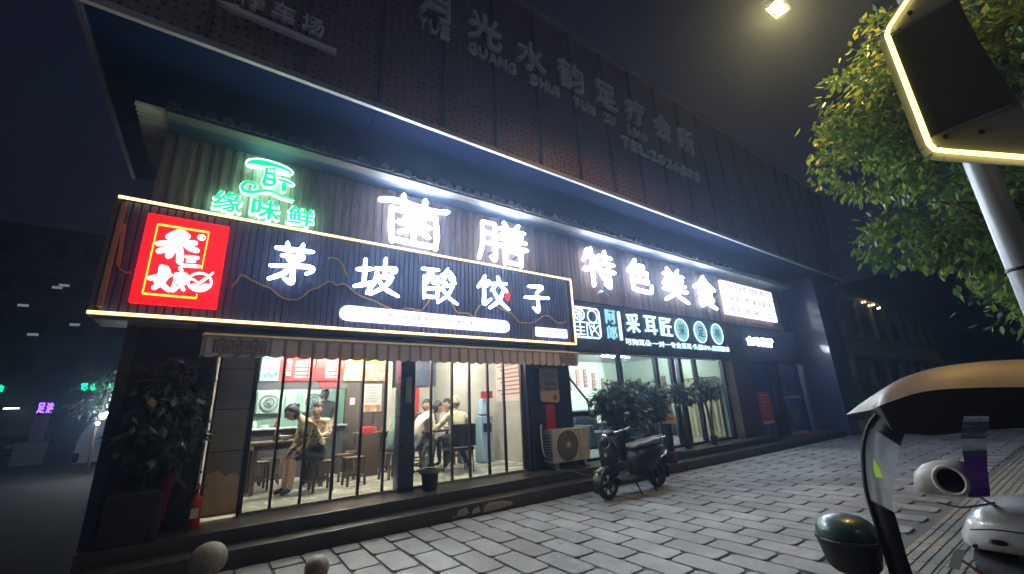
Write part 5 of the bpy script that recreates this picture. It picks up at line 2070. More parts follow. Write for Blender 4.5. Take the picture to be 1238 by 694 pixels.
stool(1.52, 7.50, .05, 'wooden stool under the leopard-coat diner')
stool(1.62, 8.62, .1, 'wooden stool under the diner in the patterned top')
stool(2.05, 7.62, .05, 'empty wooden stool just behind the leopard-coat diner')
stool(.72, 8.45, .1, 'empty wooden stool closest to the grey door leaf')
stool(.95, 9.0, .0, 'empty wooden stool under the edge of the counter, beside the table by the hatch')
stool(2.35, 8.75, -.1, 'empty wooden stool in front of the dark wood panels')
stool(2.05, 8.35, .2, 'empty wooden stool tucked at the end of the table by the hatch')
stool(2.72, 7.75, .3, 'wooden stool under the diner in sage green')
stool(3.16, 7.92, .2, 'wooden stool under the diner in pale pink')
stool(4.42, 8.62, .4, 'wooden stool under the diner in the white shirt')
stool(3.75, 8.75, .2, 'wooden stool under the dark-clothed diner at the rear')
def table(x, y, rz, w, d, lb, h=.76):
    t_ = thing('dining_table', lb, 'table', (x, y, F), rz, 'dining tables')
    b = MB()
    b.box(-w / 2, w / 2, -d / 2, d / 2, h - .04, h, bev=.008)
    b.build('top', WOODS, t_, local=True)
    b = MB()
    b.box(-w / 2 + .05, w / 2 - .05, -d / 2 + .05, d / 2 - .05, h - .12, h - .041)
    b.build('apron', WOODS, t_, local=True)
    for sx in (-1, 1):
        for sy in (-1, 1):
            b = MB()
            b.box(sx * (w / 2 - .08) - .03, sx * (w / 2 - .08) + .03, sy * (d / 2 - .08) - .03, sy * (d / 2 - .08) + .03, 0, h - .121)
            b.build('leg', WOODS, t_, local=True)
table(1.10, 8.15, .05, 1.15, .62, 'dark wooden dining table in front of the kitchen hatch')
table(2.75, 9.0, 0, .7, .55, 'small dark wooden table against the dark wood panels')
rt = thing('round_table', 'round dark dining table with dishes between the pillar and the cream-topped diner', 'table', (3.62, 8.08, F), 0, 'dining tables')
b = MB()
b.lathe([(0, .72), (.42, .72), (.43, .74), (.42, .76), (0, .76)], (0, 0, 0), 28)
b.build('top', WOODS, rt, local=True, smooth=40)
b = MB()
b.lathe([(.05, .05), (.05, .715)], (0, 0, 0), 12)
b.build('column', BLACK, rt, local=True)
b = MB()
b.lathe([(.27, 0), (.26, .03), (.06, .05)], (0, 0, 0), 20)
b.build('base', BLACK, rt, local=True)
TT = F + .76
for i, (nm, x, y, prof, m_, lb) in enumerate([
    ('bottle', 3.45, 8.25, [(.035, 0), (.035, .16), (.014, .21), (.013, .27), (0, .27)], mat('bottle_green', (.03, .10, .04), .15), 'green bottle on the round table'),
    ('bottle', 3.58, 8.33, [(.032, 0), (.032, .13), (.014, .18), (.013, .23), (0, .23)], mat('bottle_clear', (.45, .48, .48), .15), 'clear bottle on the round table'),
    ('bowl', 3.55, 7.95, [(.03, 0), (.08, .06), (.075, .06), (0, .02)], WHITE, 'white bowl at the front of the round table'),
    ('bowl', 3.78, 8.1, [(.04, 0), (.10, .07), (.095, .07), (0, .02)], WHITE, 'larger white bowl in the middle of the round table'),
    ('plate', 3.62, 8.15, [(.05, 0), (.11, .02), (.10, .022), (0, .01)], WHITE, 'white plate on the round table'),
    ('cup', 3.42, 8.02, [(.028, 0), (.034, .09), (.03, .09), (0, .02)], WHITE, 'white cup on the round table nearest the pillar')]):
    b = MB()
    b.lathe(prof, (x, y, TT), 14)
    tag(b.build(nm, m_, smooth=50), lb, 'tableware', 'tableware on the round table')
b = MB()
b.lathe([(.035, 0), (.03, .07), (.026, .14), (0, .14)], (1.32, 8.05, TT), 12)
tag(b.build('paper_cup', WHITE, smooth=50), 'white paper cup on the table by the hatch', 'tableware')
b = MB()
b.lathe([(.04, 0), (.11, .07), (.105, .07), (0, .02)], (1.05, 8.15, TT), 14)
tag(b.build('bowl', WHITE, smooth=50), 'white noodle bowl on the table by the hatch', 'tableware')
# dark backed chair under the cream-topped diner
ch = thing('chair', 'dark padded chair whose back faces the glass, under the cream-topped diner', 'chair', (3.92, 7.45, F), radians(84))
b = MB()
b.box(-.24, .22, -.23, .23, .38, .445, bev=.02)
b.build('seat', DARKC, ch, local=True)
b = MB()
b.box(-.30, -.245, -.24, .24, .46, .86, bev=.03)
b.build('backrest', DARKC, ch, local=True, smooth=40)
for sx in (-1, 1):
    for sy in (-1, 1):
        b = MB()
        b.tube([(sx * .2, sy * .2, .379), (sx * .22, sy * .22, 0)], .014, 8)
        b.build('leg', BLACK, ch, local=True)
rr_ = random.Random(8)
for i, (cx_, cy_, ww, dd, where) in enumerate(((1.10, 8.15, .45, .2, 'on the table by the hatch'), (2.75, 9.0, .25, .18, 'on the small table by the wood panels'), (3.62, 8.08, .3, .3, 'on the round table'))):
    for k, (nm, prof, m_) in enumerate((('chopstick_jar', [(.03, 0), (.035, .11), (.03, .11), (0, .02)], mat('jar_brown', (.20, .10, .05), .5)), ('sauce_jar', [(.03, 0), (.032, .07), (.022, .09), (0, .09)], mat('jar_red', (.35, .05, .03), .3)), ('vinegar_bottle', [(.024, 0), (.024, .11), (.01, .15), (0, .17)], mat('jar_dark', (.03, .02, .02), .2)))):
        b = MB()
        b.lathe(prof, (cx_ + rr_.uniform(-ww, ww) * .6, cy_ + rr_.uniform(-dd, dd) * .6, TT), 12)
        tag(b.build(nm, m_, smooth=50), ['brown chopstick jar ', 'red sauce jar ', 'small dark vinegar bottle '][k] + where, 'tableware')
# red kettle by the pillar and small red crate
b = MB()
b.box(2.42, 2.62, 8.45, 8.65, TT - .0, TT + .12, bev=.02)
tag(b.build('red_box', mat('tissue_red', (.55, .04, .04), .5)), 'red tissue box beside the sage green diner', 'box')
b = MB()
b.box(2.35, 2.70, 8.4, 8.72, F, TT - .002, bev=.01)
tag(b.build('side_cabinet', WOODS), 'low dark cabinet under the red tissue box', 'cabinet')
# ------------------------------------------------------------------ bin, extinguisher, planter, bollards
bn = thing('waste_bin', 'black waste bin with open liner bag at the foot of the blue pillar', 'bin', (2.78, 6.20, .29))
b = MB()
b.lathe([(.10, .29), (.105, .30), (.135, .58), (.128, .58), (.098, .31), (0, .305)], (2.78, 6.20, 0), 18)
b.build('bucket', mat('bin_plastic', (.02, .022, .028), .45), bn, smooth=40)
b = MB()
rr = random.Random(5)
ring1 = [(2.78 + .125 * cos(t), 6.20 + .125 * sin(t), .57) for t in [tau * k / 24 for k in range(24)]]
ring2 = [(2.78 + (.150 + rr.uniform(-.008, .01)) * cos(t), 6.20 + (.150 + rr.uniform(-.008, .01)) * sin(t), .595 + rr.uniform(-.01, .012)) for t in [tau * k / 24 for k in range(24)]]
ring3 = [(2.78 + (.152 + rr.uniform(-.01, .012)) * cos(t), 6.20 + (.152 + rr.uniform(-.01, .012)) * sin(t), .53 + rr.uniform(-.02, .02)) for t in [tau * k / 24 for k in range(24)]]
b.loft([ring1, ring2, ring3], cap=False)
b.build('liner', mat('bag_grey', (.12, .12, .13), .35), bn, smooth=True)
fx = thing('fire_extinguisher', 'red fire extinguisher standing at the corner of the grey door leaf', 'extinguisher', (-.03, 6.20, .29))
b = MB()
b.lathe([(.055, .29), (.06, .30), (.06, .56), (.05, .60), (.025, .625), (.022, .65), (0, .65)], (-.03, 6.20, 0), 16)
b.build('cylinder', mat('ext_red', (.50, .02, .025), .35), fx, smooth=40)
b = MB()
b.obox((-.03, 6.20, .65), (-.03, 6.20, .69), .03, .04)
b.obox((-.05, 6.20, .69), (.05, 6.20, .72), .02, .014)
b.build('valve_handle', mat('ext_red2', (.40, .03, .03), .4), fx)
b = MB()
b.tube(catmull([(-.03, 6.18, .68), (-.10, 6.17, .66), (-.105, 6.17, .52), (-.09, 6.17, .40)], 5), .009, 6)
b.build('hose', BLACK, fx)
b = MB()
b.box(-.065, .005, 6.136, 6.139, .40, .50)
b.build('label', WHITE, fx)

pl = thing('corner_planter', 'bushy dark-leaved shrub in a black square tub at the building corner', 'potted shrub', (-.58, 6.12, .29))
b = MB()
b.box(-.76, -.32, 5.90, 6.36, .29, .74, bev=.012)
b.build('tub', mat('tub_black', (.018, .018, .026), .45, var=.2), pl)
b = MB()
b.box(-.74, -.34, 5.92, 6.34, .70, .755)
b.build('soil', JOINT, pl)
b = MB()
for k in range(7):
    a = tau * k / 7
    b.tube(catmull([(-.45 + .05 * cos(a), 6.12 + .05 * sin(a), .74), (-.45 + .1 * cos(a), 6.12 + .1 * sin(a), 1.1), (-.45 + .2 * cos(a), 6.12 + .2 * sin(a), 1.55)], 4), [.016] * 4 + [.012] * 4 + [.006], 6)
b.build('stem', BARK, pl)
rr = random.Random(3)
b = leaves([(-.42, 6.08, 1.66, .24, .24, .38), (-.50, 6.05, 1.36, .18, .22, .28), (-.34, 6.02, 1.32, .18, .2, .26), (-.44, 6.05, 1.05, .16, .2, .2)], 2000, .15, rr, spread=.07, droop=.6)
b.build('foliage', [LEAFD, LEAFD2], pl)
b = MB()
rows = []
for k in range(9):
    t = k / 8
    rows.append([(-.255 - t * .10 + dx, 5.955 - .05 * t + dy, 1.02 - t * .72) for dx, dy in ((-.10 + .05 * t, -.008), (-.02, -.014), (.04, -.006), (.04, 0), (-.02, -.008), (-.10 + .05 * t, 0))])
b.loft(rows)
tag(b.build('red_cloth', mat('cloth_red', (.07, .003, .010), .9, var=.15, bump=.2), smooth=True), 'red cloth draped beside the black corner tub', 'cloth')
for i, (x, y, r, lb) in enumerate(((.13, 5.10, .15, 'tan round stone bollard at the lower step near the corner'), (.90, 4.32, .10, 'pale round stone bollard cut by the bottom edge of the view'))):
    t_ = thing('stone_bollard', lb, 'bollard', (x, y, 0), group='round stone bollards')
    b = MB()
    b.lathe([(.11, 0), (.12, .03), (.12, .06), (.09, .085), (0, .085)], (x, y, 0), 20)
    b.build('base', mat('bollard_stone', (.32, .27, .21), .6, var=.35, scale=7, dirt=.5, bump=.3, bscale=30), t_, smooth=40)
    b = MB()
    b.ell((x, y, .07 + r * .94), (r, r, r * .96), 28, 18)
    b.build('ball', mat('bollard_stone', (.36, .31, .24), .5), t_, smooth=True)

# ------------------------------------------------------------------ air conditioner
ac = thing('air_conditioner', 'cream outdoor air conditioner unit standing on the step beside the pier', 'air conditioner', (5.62, 6.08, .29))
ACM = mat('ac_cream', (.62, .64, .66), .45, var=.12, scale=3, dirt=.2)
ACD = mat('ac_dark', (.05, .05, .055), .5)
b = MB()
b.box(5.14, 6.06, 6.10, 6.38, .40, .98, bev=.015)
b.build('body', ACM, ac)
b = MB()
b.lathe([(.262, 6.099), (.262, 6.088), (.250, 6.084), (.245, 6.098)], (5.50, 0, .69), 32, 'y', cap=False)
b.lathe([(.244, 6.0965), (0, 6.0965)], (5.50, 0, .69), 32, 'y', cap=False)
b.build('fan_recess', ACD, ac)
b = MB()
for r in (.06, .09, .12, .15, .18, .21, .238):
    b.tube([(5.50 + r * cos(t), 6.085, .69 + r * sin(t)) for t in [tau * k / 28 for k in range(28)]], .0045, 5, closed=True)
for k in range(22):
    a = tau * k / 22
    P = [(5.50 + r * cos(a + (r - .05) * 3.2), 6.083, .69 + r * sin(a + (r - .05) * 3.2)) for r in (.04, .10, .17, .245)]
    b.tube(P, .004, 5)
b.build('grille', mat('ac_grille', (.34, .33, .30), .5), ac)
b = MB()
b.lathe([(.045, 6.085), (.045, 6.072), (.03, 6.064), (0, 6.062)], (5.50, 0, .69), 18, 'y')
b.build('hub', ACM, ac, smooth=40)
b = MB()
b.box(5.80, 5.806, 6.092, 6.0985, .42, .96)
b.build('panel_seam', ACD, ac)
txt('logo', 'AUX', 5.90, 6.00, .905, .935, 6.097, mat('logo_grey', (.2, .2, .22), .4), ac, depth=.004)
b = MB()
for k in range(9):
    b.box(5.128, 5.139, 6.14, 6.34, .47 + k * .05, .485 + k * .05)
b.build('side_louvre', ACD, ac)
for x_ in (5.24, 5.94):
    b = MB()
    b.box(x_ - .04, x_ + .04, 6.06, 6.40, .29, .31)
    b.box(x_ - .03, x_ + .03, 6.12, 6.36, .31, .40)
    b.build('foot', ALU, ac)
b = MB()
b.tube(catmull([(5.12, 6.30, .5), (5.04, 6.28, .62), (5.02, 6.28, .95), (5.05, 6.30, 1.06), (5.12, 6.38, 1.05), (5.14, 6.418, 1.0)], 5), .017, 8)
b.build('pipe', WHITE, ac, smooth=True)
b = MB()
b.tube(catmull([(5.16, 6.12, .40), (5.10, 5.95, .31), (5.25, 5.80, .30), (5.7, 5.70, .17), (6.3, 5.62, .165), (6.6, 5.7, .165)], 6), .007, 6)
tag(b.build('drain_hose', mat('hose_grey', (.30, .29, .27), .5), smooth=True), 'thin pale drain hose trailing from the air conditioner along the step', 'hose')

# ------------------------------------------------------------------ shrubs in front of the massage shop
def shrub(x, y, z0, cz, rx, rz_, n, lb, seed, potr=.2, poth=.42, ry=None):
    t_ = thing('potted_shrub', lb, 'potted shrub', (x, y, z0), group='shrubs in front of the massage shop')
    b = MB()
    b.lathe([(potr * .72, z0), (potr * .8, z0 + .02), (potr, z0 + poth - .03), (potr * 1.06, z0 + poth), (potr * .92, z0 + poth), (potr * .88, z0 + poth - .05), (0, z0 + poth - .05)], (x, y, 0), 18)
    b.build('pot', mat('pot_dark', (.03, .028, .035), .45, var=.2), t_, smooth=40)
    b = MB()
    rr = random.Random(seed)
    for k in range(5):
        a = tau * k / 5 + rr.random()
        b.tube(catmull([(x + .03 * cos(a), y + .03 * sin(a), z0 + poth - .06), (x + .05 * cos(a + .8), y + .05 * sin(a + .8), (z0 + poth + cz) / 2), (x + rx * .5 * cos(a), y + rx * .4 * sin(a), cz + .1)], 4), [.02] * 4 + [.014] * 4 + [.007], 6)
    b.build('trunk', BARK, t_)
    ry = ry or rx * .8
    cl = [(x, y, cz, rx * .8, ry * .8, rz_ * .85)] + [(x + rx * .55 * cos(a), y + ry * .5 * sin(a), cz + rz_ * .45 * sin(a * 1.7 + seed), rx * .5, ry * .5, rz_ * .5) for a in [tau * k / 5 for k in range(5)]]
    leaves(cl, n, .13, rr, spread=.09, droop=.45).build('crown', [LEAFD, LEAFD2], t_)
shrub(6.95, 5.98, .29, 1.38, .62, .46, 3600, 'wide dark leafy shrub in a pot behind the parked moped', 21, ry=.42)
shrub(7.95, 6.05, .29, 1.42, .50, .45, 3000, 'dark leafy shrub in a pot between the moped and the yellow paper sign', 22, ry=.36)
shrub(9.30, 6.10, .29, 1.58, .30, .26, 800, 'smaller dark shrub in a pot beside the massage shop door', 23, .09, .22, ry=.25)
shrub(10.35, 6.05, .29, 1.66, .46, .30, 1200, 'dark shrub in a pot before the massage shop, closest to the brick column', 24, .09, .22, ry=.3)
yp = thing('paper_sign', 'cream paper notice on a dark post in front of the massage shop', 'notice stand', (8.5, 6.0, .29))
b = MB()
b.prism([(8.20, 1.66), (8.42, 1.70), (8.78, .93), (8.70, .88), (8.10, .92)], 5.95, 5.965)
sh_ = b.build('sheet', mat('paper_yellow', (.68, .56, .33), .7, var=.08), yp)
for k in range(5):
    b = MB()
    z = 1.52 - k * .13
    b.box(8.24 - k * .01, 8.42 + k * .055, 5.946, 5.95, z - .02, z + .02)
    b.build('printed_line', mat('print_tan', (.35, .22, .12), .7), sh_)
b = MB()
b.box(8.42, 8.56, 5.966, 6.02, .29, 1.6)
b.build('post', BLACK, yp)
b = MB()
b.box(8.30, 8.68, 5.90, 6.12, .29, .32)
b.build('foot', BLACK, yp)
b = MB()
b.lathe([(.08, 0), (.12, .16), (.13, .20), (.115, .20), (0, .05)], (8.02, 5.66, .157), 16)
tag(b.build('purple_basin', mat('basin_purple', (.10, .03, .10), .4), smooth=40), 'dark purple basin on the step behind the moped', 'basin')
# ------------------------------------------------------------------ far potted plants beside the dark pillar
for i, (x, y, cz, r, lb) in enumerate(((18.6, 5.45, 1.0, .50, 'low potted plant at the foot of the glossy dark pillar'), (20.6, 5.9, 1.45, .85, 'larger potted plant beyond the glossy dark pillar'))):
    t_ = thing('potted_plant', lb, 'potted plant', (x, y, 0), group='plants beyond the pillar')
    b = MB()
    b.lathe([(.20, 0), (.26, .40), (.28, .44), (.24, .44), (0, .38)], (x, y, 0), 16)
    b.build('pot', mat('pot_pale', (.35, .32, .28), .6, var=.15), t_, smooth=40)
    b = MB()
    for k in range(4):
        b.tube([(x, y, .38), (x + .2 * cos(k * 1.6), y + .2 * sin(k * 1.6), cz)], [.025, .01], 6)
    b.build('stem', BARK, t_)
    leaves([(x, y, cz, r, r, r * .75)], 1500, .16, random.Random(30 + i), spread=.12).build('foliage', [LEAF, LEAFD2], t_)

# ------------------------------------------------------------------ parked moped
def sec(x, hw, z0, z1, n=14, e=2.6, y0=0.0):
    """one superellipse section across the moped at x"""
    cz, hz = (z0 + z1) / 2, (z1 - z0) / 2
    out = []
    for k in range(n):
        t = tau * k / n
        c, s_ = cos(t), sin(t)
        out.append((x, y0 + hw * math.copysign(abs(c) ** (2 / e), c), cz + hz * math.copysign(abs(s_) ** (2 / e), s_)))
    return out


MPB = mat('moped_black', (.008, .009, .012), .45, .0, spec=.35, coat=.1)
MPD = mat('moped_rubber', (.018, .018, .018), .7)
SEATM = mat('moped_seat', (.10, .10, .10), .38, var=.12, scale=12, bump=.1)
mp = thing('moped', 'black electric moped parked beside the step in front of the massage shop', 'moped', (5.74, 4.85, 0), radians(2))
def wheel(parent, x, r, w_, y=0.0):
    wh = MB().lathe([(r - .055, -w_ * .45), (r - .02, -w_ * .5), (r - .004, -w_ * .3), (r, 0), (r - .004, w_ * .3), (r - .02, w_ * .5), (r - .055, w_ * .45)], (x, y, r), 26, 'y', cap=False).build('wheel', MPD, parent, smooth=True, local=True)
    h = MB()
    h.lathe([(r - .052, -w_ * .42), (r - .075, -w_ * .38), (r - .075, w_ * .38), (r - .052, w_ * .42)], (x, y, r), 24, 'y', cap=False)
    h.lathe([(.055, -w_ * .5), (.055, w_ * .5)], (x, y, r), 14, 'y')
    for k in range(6):
        a = tau * k / 6
        h.obox((x + .04 * cos(a), y, r + .04 * sin(a)), (x + (r - .06) * cos(a), y, r + (r - .06) * sin(a)), .03, .022)
    h.build('rim', mat('rim_grey', (.022, .022, .024), .45, .5), wh, local=True)
    return wh
wheel(mp, -.64, .215, .10)
wheel(mp, .64, .215, .11)
b = MB()
b.loft([sec(-.47, .045, .52, .60), sec(-.50, .15, .30, .70, e=3), sec(-.54, .19, .34, .86, e=3), sec(-.575, .17, .42, .90, e=3), sec(-.60, .10, .48, .88)])
b.build('leg_shield', MPB, mp, smooth=50, local=True)
b = MB()
b.loft([sec(-.50, .16, .20, .29, e=4), sec(-.3, .19, .19, .27, e=4), sec(.0, .19, .19, .27, e=4), sec(.15, .18, .20, .30, e=4)])
b.build('footboard', MPB, mp, smooth=50, local=True)
b = MB()
b.loft([sec(.02, .10, .24, .56), sec(.10, .16, .24, .66, e=3), sec(.30, .18, .28, .69, e=3), sec(.55, .17, .36, .69, e=3), sec(.78, .12, .46, .68), sec(.88, .05, .54, .66)])
b.build('rear_cowl', MPB, mp, smooth=50, local=True)
b = MB()
b.loft([sec(.02, .10, .675, .71), sec(.08, .145, .675, .755, e=3), sec(.30, .155, .675, .77, e=3), sec(.48, .15, .69, .80, e=3), sec(.72, .12, .69, .81, e=3), sec(.80, .06, .71, .79)])
b.build('seat', SEATM, mp, smooth=50, local=True)
b = MB()
b.tube(catmull([(.62, -.10, .78), (.90, -.10, .80), (.95, 0, .80), (.90, .10, .80), (.62, .10, .78)], 5), .012, 8)
b.build('grab_rail', CHROME, mp, smooth=True, local=True)
b = MB()
b.tube(catmull([(.55, -.185, .50), (.75, -.16, .53), (.88, -.09, .60)], 5), .010, 8)
b.build('side_trim', CHROME, mp, smooth=True, local=True)
b = MB()
b.tube([(-.47, 0, .86), (-.55, 0, .55), (-.60, 0, .36)], .03, 8)
for s_ in (-1, 1):
    b.tube([(-.59, s_ * .075, .40), (-.64, s_ * .075, .215)], .018, 8)
b.build('front_fork', BLACK, mp, local=True)
b = MB()
arc = [(-.64 + .245 * cos(a), .215 + .245 * sin(a)) for a in [radians(200 - k * 17) for k in range(10)]]
b.loft([[(px_, -.075, pz_), (px_, 0, pz_ + .014), (px_, .075, pz_), (px_, .070, pz_ - .02), (px_, -.070, pz_ - .02)] for px_, pz_ in arc])
b.build('front_fender', MPB, mp, smooth=50, local=True)
b = MB()
b.box(-.90, -.70, -.03, .03, .40, .43)
b.build('fender_trim', mat('gold_trim', (.45, .38, .22), .3, .8), mp, local=True)
b = MB()
arc = [(.64 + .255 * cos(a), .215 + .255 * sin(a)) for a in [radians(130 - k * 18) for k in range(9)]]
b.loft([[(px_, -.08, pz_), (px_, 0, pz_ + .014), (px_, .08, pz_), (px_, .074, pz_ - .02), (px_, -.074, pz_ - .02)] for px_, pz_ in arc])
b.build('rear_fender', MPB, mp, smooth=50, local=True)
b = MB()
b.lathe([(.02, .10), (.085, .06), (.10, 0), (.098, -.02)], (-.58, 0, .83), 22, 'x')
b.v = [Vector((2 * -.58 - v.x, v.y, v.z)) for v in b.v]
hl = b.build('headlight', MPB, mp, smooth=50, local=True)
b = MB()
b.tube([(-.60, .095 * cos(t), .83 + .095 * sin(t)) for t in [tau * k / 22 for k in range(22)]], .012, 8, closed=True)
b.build('chrome_ring', CHROME, hl, local=True, smooth=True)
b = MB()
b.ell((-.59, 0, .83), (.03, .085, .085), 16, 10)
b.build('lens', mat('lens_grey', (.30, .31, .33), .12), hl, local=True, smooth=True)
b = MB()
b.tube(catmull([(-.30, -.33, .99), (-.40, -.26, 1.0), (-.47, -.12, .96), (-.48, 0, .94), (-.47, .12, .96), (-.40, .26, 1.0), (-.30, .33, .99)], 5), .012, 8)
hb = b.build('handlebar', CHROME, mp, smooth=True, local=True)
for s_ in (-1, 1):
    b = MB()
    b.tube([(-.36, s_ * .29, 1.0), (-.28, s_ * .35, .99)], .018, 10)
    b.build('grip', MPD, hb, local=True)
    b = MB()
    b.tube(catmull([(-.42, s_ * .22, 1.0), (-.45, s_ * .30, 1.12), (-.42, s_ * .36, 1.20)], 4), .006, 6)
    b.ell((-.42, s_ * .37, 1.22), (.018, .065, .045), 12, 8)
    b.build('mirror', BLACK, hb, smooth=True, local=True)
    b = MB()
    b.tube([(-.44, s_ * .16, .97), (-.36, s_ * .34, 1.04)], .005, 6)
    b.build('brake_lever', CHROME, hb, local=True)
b = MB()
b.loft([sec(-.58, .06, .92, .96), sec(-.52, .13, .90, 1.0), sec(-.42, .10, .90, .99), sec(-.38, .04, .92, .96)])
b.build('dashboard', MPB, mp, smooth=50, local=True)
b = MB()
b.obox((-.1, -.12, .20), (-.06, -.20, .01), .02, .02)
b.obox((.28, -.12, .24), (.33, -.18, .01), .022, .022)
b.build('kickstand', BLACK, mp, local=True)
b = MB()
b.box(.865, .905, -.05, .05, .56, .62)
b.build('tail_lamp', mat('tail_red', (.25, .01, .01), .25), mp, local=True)
b = MB()
b.obox((.86, 0, .54), (.94, 0, .36), .15, .012)
b.build('mudflap', MPD, mp, local=True)
b = MB()
b.box(-.615, -.605, -.03, .03, .60, .66)
b.build('badge', CHROME, mp, local=True)

# ------------------------------------------------------------------ canopied scooter in the right foreground
scx = thing('canopied_scooter', 'white electric scooter under a tan rain canopy in the near corner', 'scooter', (2.95, .35, 0))
SXW = mat('scooter_white', (.66, .66, .66), .22, var=.06, coat=.6)
SXB = mat('canopy_black', (.012, .012, .014), .55)
CAN = mat('canopy_tan', (.21, .14, .105), .5, var=.2, scale=5, dirt=.4)
def smoothl(pts, n=4):
    return [(p.x, p.y) for p in catmull([(q[0], q[1], 0) for q in pts], n)]
ridge = smoothl([(.90, 1.302), (.787, 1.380), (.644, 1.464), (.555, 1.498), (.459, 1.520), (.319, 1.528), (.20, 1.524), (-.05, 1.512), (-.4, 1.46), (-.75, 1.38)])
low = smoothl([(.90, 1.296), (.757, 1.322), (.684, 1.346), (.566, 1.389), (.474, 1.408), (.342, 1.411), (.209, 1.405), (-.05, 1.39), (-.4, 1.35), (-.75, 1.28)])
b = MB()
rows = []
for i, ((ya, za), (yb, zb)) in enumerate(zip(ridge, low)):
    f_ = min(1.0, .12 + i / 9.0)
    hw = .27 * f_
    row = []
    for k in range(13):
        a = -1 + 2 * k / 12
        row.append((2.97 + hw * a, ya + (yb - ya) * a * a, za + (zb - za) * abs(a) ** 2.2))
    under = [(p[0] + (.012 if p[0] < 2.97 else -.012), p[1], p[2] - .016) for p in row][::-1]
    rows.append(row + under)
n2 = len(rows[0])
b.v = [Vector(p) for r in rows for p in r]
for i in range(len(rows) - 1):
    for j in range(n2):
        b.f.append([i * n2 + j, i * n2 + (j + 1) % n2, (i + 1) * n2 + (j + 1) % n2, (i + 1) * n2 + j])
        b.m.append(0 if j < 12 else 1)
b.f.append(list(range(n2)))
b.m.append(1)
b.f.append([(len(rows) - 1) * n2 + j for j in range(n2)])
b.m.append(1)
cn = b.build('canopy', [CAN, SXB], scx, smooth=50)
# black skirt hanging along each edge of the canopy
skl = smoothl([(.86, 1.30), (.70, 1.295), (.641, 1.225), (.60, 1.215), (.551, 1.212), (.387, 1.235), (.249, 1.246), (0, 1.24), (-.4, 1.20), (-.75, 1.20)], 4)
for s_ in (-1, 1):
    b = MB()
    P = [Vector(r[0 if s_ < 0 else 12]) + Vector((.004 * s_, 0, -.004)) for r in rows]
    Q = [Vector((p.x - s_ * .004, p.y * .5 + q[0] * .5, min(q[1], p.z - .01))) for p, q in zip(P, skl)]
    for i in range(len(P) - 1):
        b.add([P[i], P[i + 1], Q[i + 1], Q[i]], [(0, 1, 2, 3)])
        b.add([v - Vector((s_ * .006, 0, 0)) for v in (P[i], P[i + 1], Q[i + 1], Q[i])], [(3, 2, 1, 0)])
    b.build('skirt', SXB, cn, smooth=True)
# rear screen: a black curved band with a clear window, bent around the tail
outl = smoothl([(.712, 1.330), (.785, 1.243), (.835, 1.12), (.866, .939), (.864, .786), (.857, .678), (.853, .558), (.85, .47)], 3)
innl = smoothl([(.640, 1.215), (.672, 1.150), (.715, 1.031), (.764, .884), (.767, .767), (.768, .662), (.764, .581), (.767, .493)], 3)
def band(i0, i1, inset, x0, mi_name, mtl, thick=.006):
    b = MB()
    for i in range(i0, i1):
        q = []
        for k in (i, i + 1):
            o_, n_ = Vector((x0 + .03, *outl[k])), Vector((x0, *innl[k]))
            q.append((o_.lerp(n_, inset), n_.lerp(o_, inset)))
        (a, a2), (c, c2) = q
        b.add([a, c, c2, a2, a + Vector((thick, 0, 0)), c + Vector((thick, 0, 0)), c2 + Vector((thick, 0, 0)), a2 + Vector((thick, 0, 0))],
              [(0, 1, 2, 3), (7, 6, 5, 4), (0, 4, 5, 1), (2, 6, 7, 3)])
    return b.build(mi_name, mtl, cn, smooth=True)
FILM = mat('clear_film', (.75, .80, .85), .12)
FILM.node_tree.nodes['Principled BSDF'].inputs['Alpha'].default_value = .38
for x0 in (2.79,):
    band(0, 3, 0.0, x0, 'rear_screen', SXB)
    band(10, 21, 0.0, x0, 'rear_screen', SXB)
    band(3, 10, 0.03, x0 + .002, 'clear_window', FILM, .002)
b = MB()
b.tube([(2.82, *p) for p in outl], .010, 6)
b.build('screen_edge', SXB, cn)
# glowing patch standing for the lamp's reflection in the window
b = MB()
b.prism([(.776, 1.00), (.798, 1.00), (.800, 1.03), (.789, 1.085), (.774, 1.03)], 2.775, 2.779, plane='yz')
b.build('window_reflection', emit('reflection_green', (.40, .62, .05), .08), cn)
# foil strip, clear above and purple below, hanging from the canopy
b = MB()
L1 = smoothl([(.401, 1.295), (.432, 1.202), (.447, 1.101), (.467, .969)], 4)
R1 = smoothl([(.329, 1.294), (.358, 1.205), (.381, 1.106), (.406, .977)], 4)
for i in range(len(L1) - 1):
    mi = 0 if i < 7 else 1
    q = [(2.66, *L1[i]), (2.675 + .01 * sin(i * 1.3), *R1[i]), (2.675 + .01 * sin((i + 1) * 1.3), *R1[i + 1]), (2.66, *L1[i + 1])]
    b.add(q, [(0, 1, 2, 3)], mi)
    b.add([(p[0] + .003, p[1], p[2]) for p in q], [(3, 2, 1, 0)], mi)
b.build('plastic_strip', [mat('foil_clear', (.62, .70, .78), .14, .85, bump=1.0, bscale=22), mat('foil_purple', (.22, .07, .50), .3, .1, bump=.3, bscale=14)], cn, smooth=True)
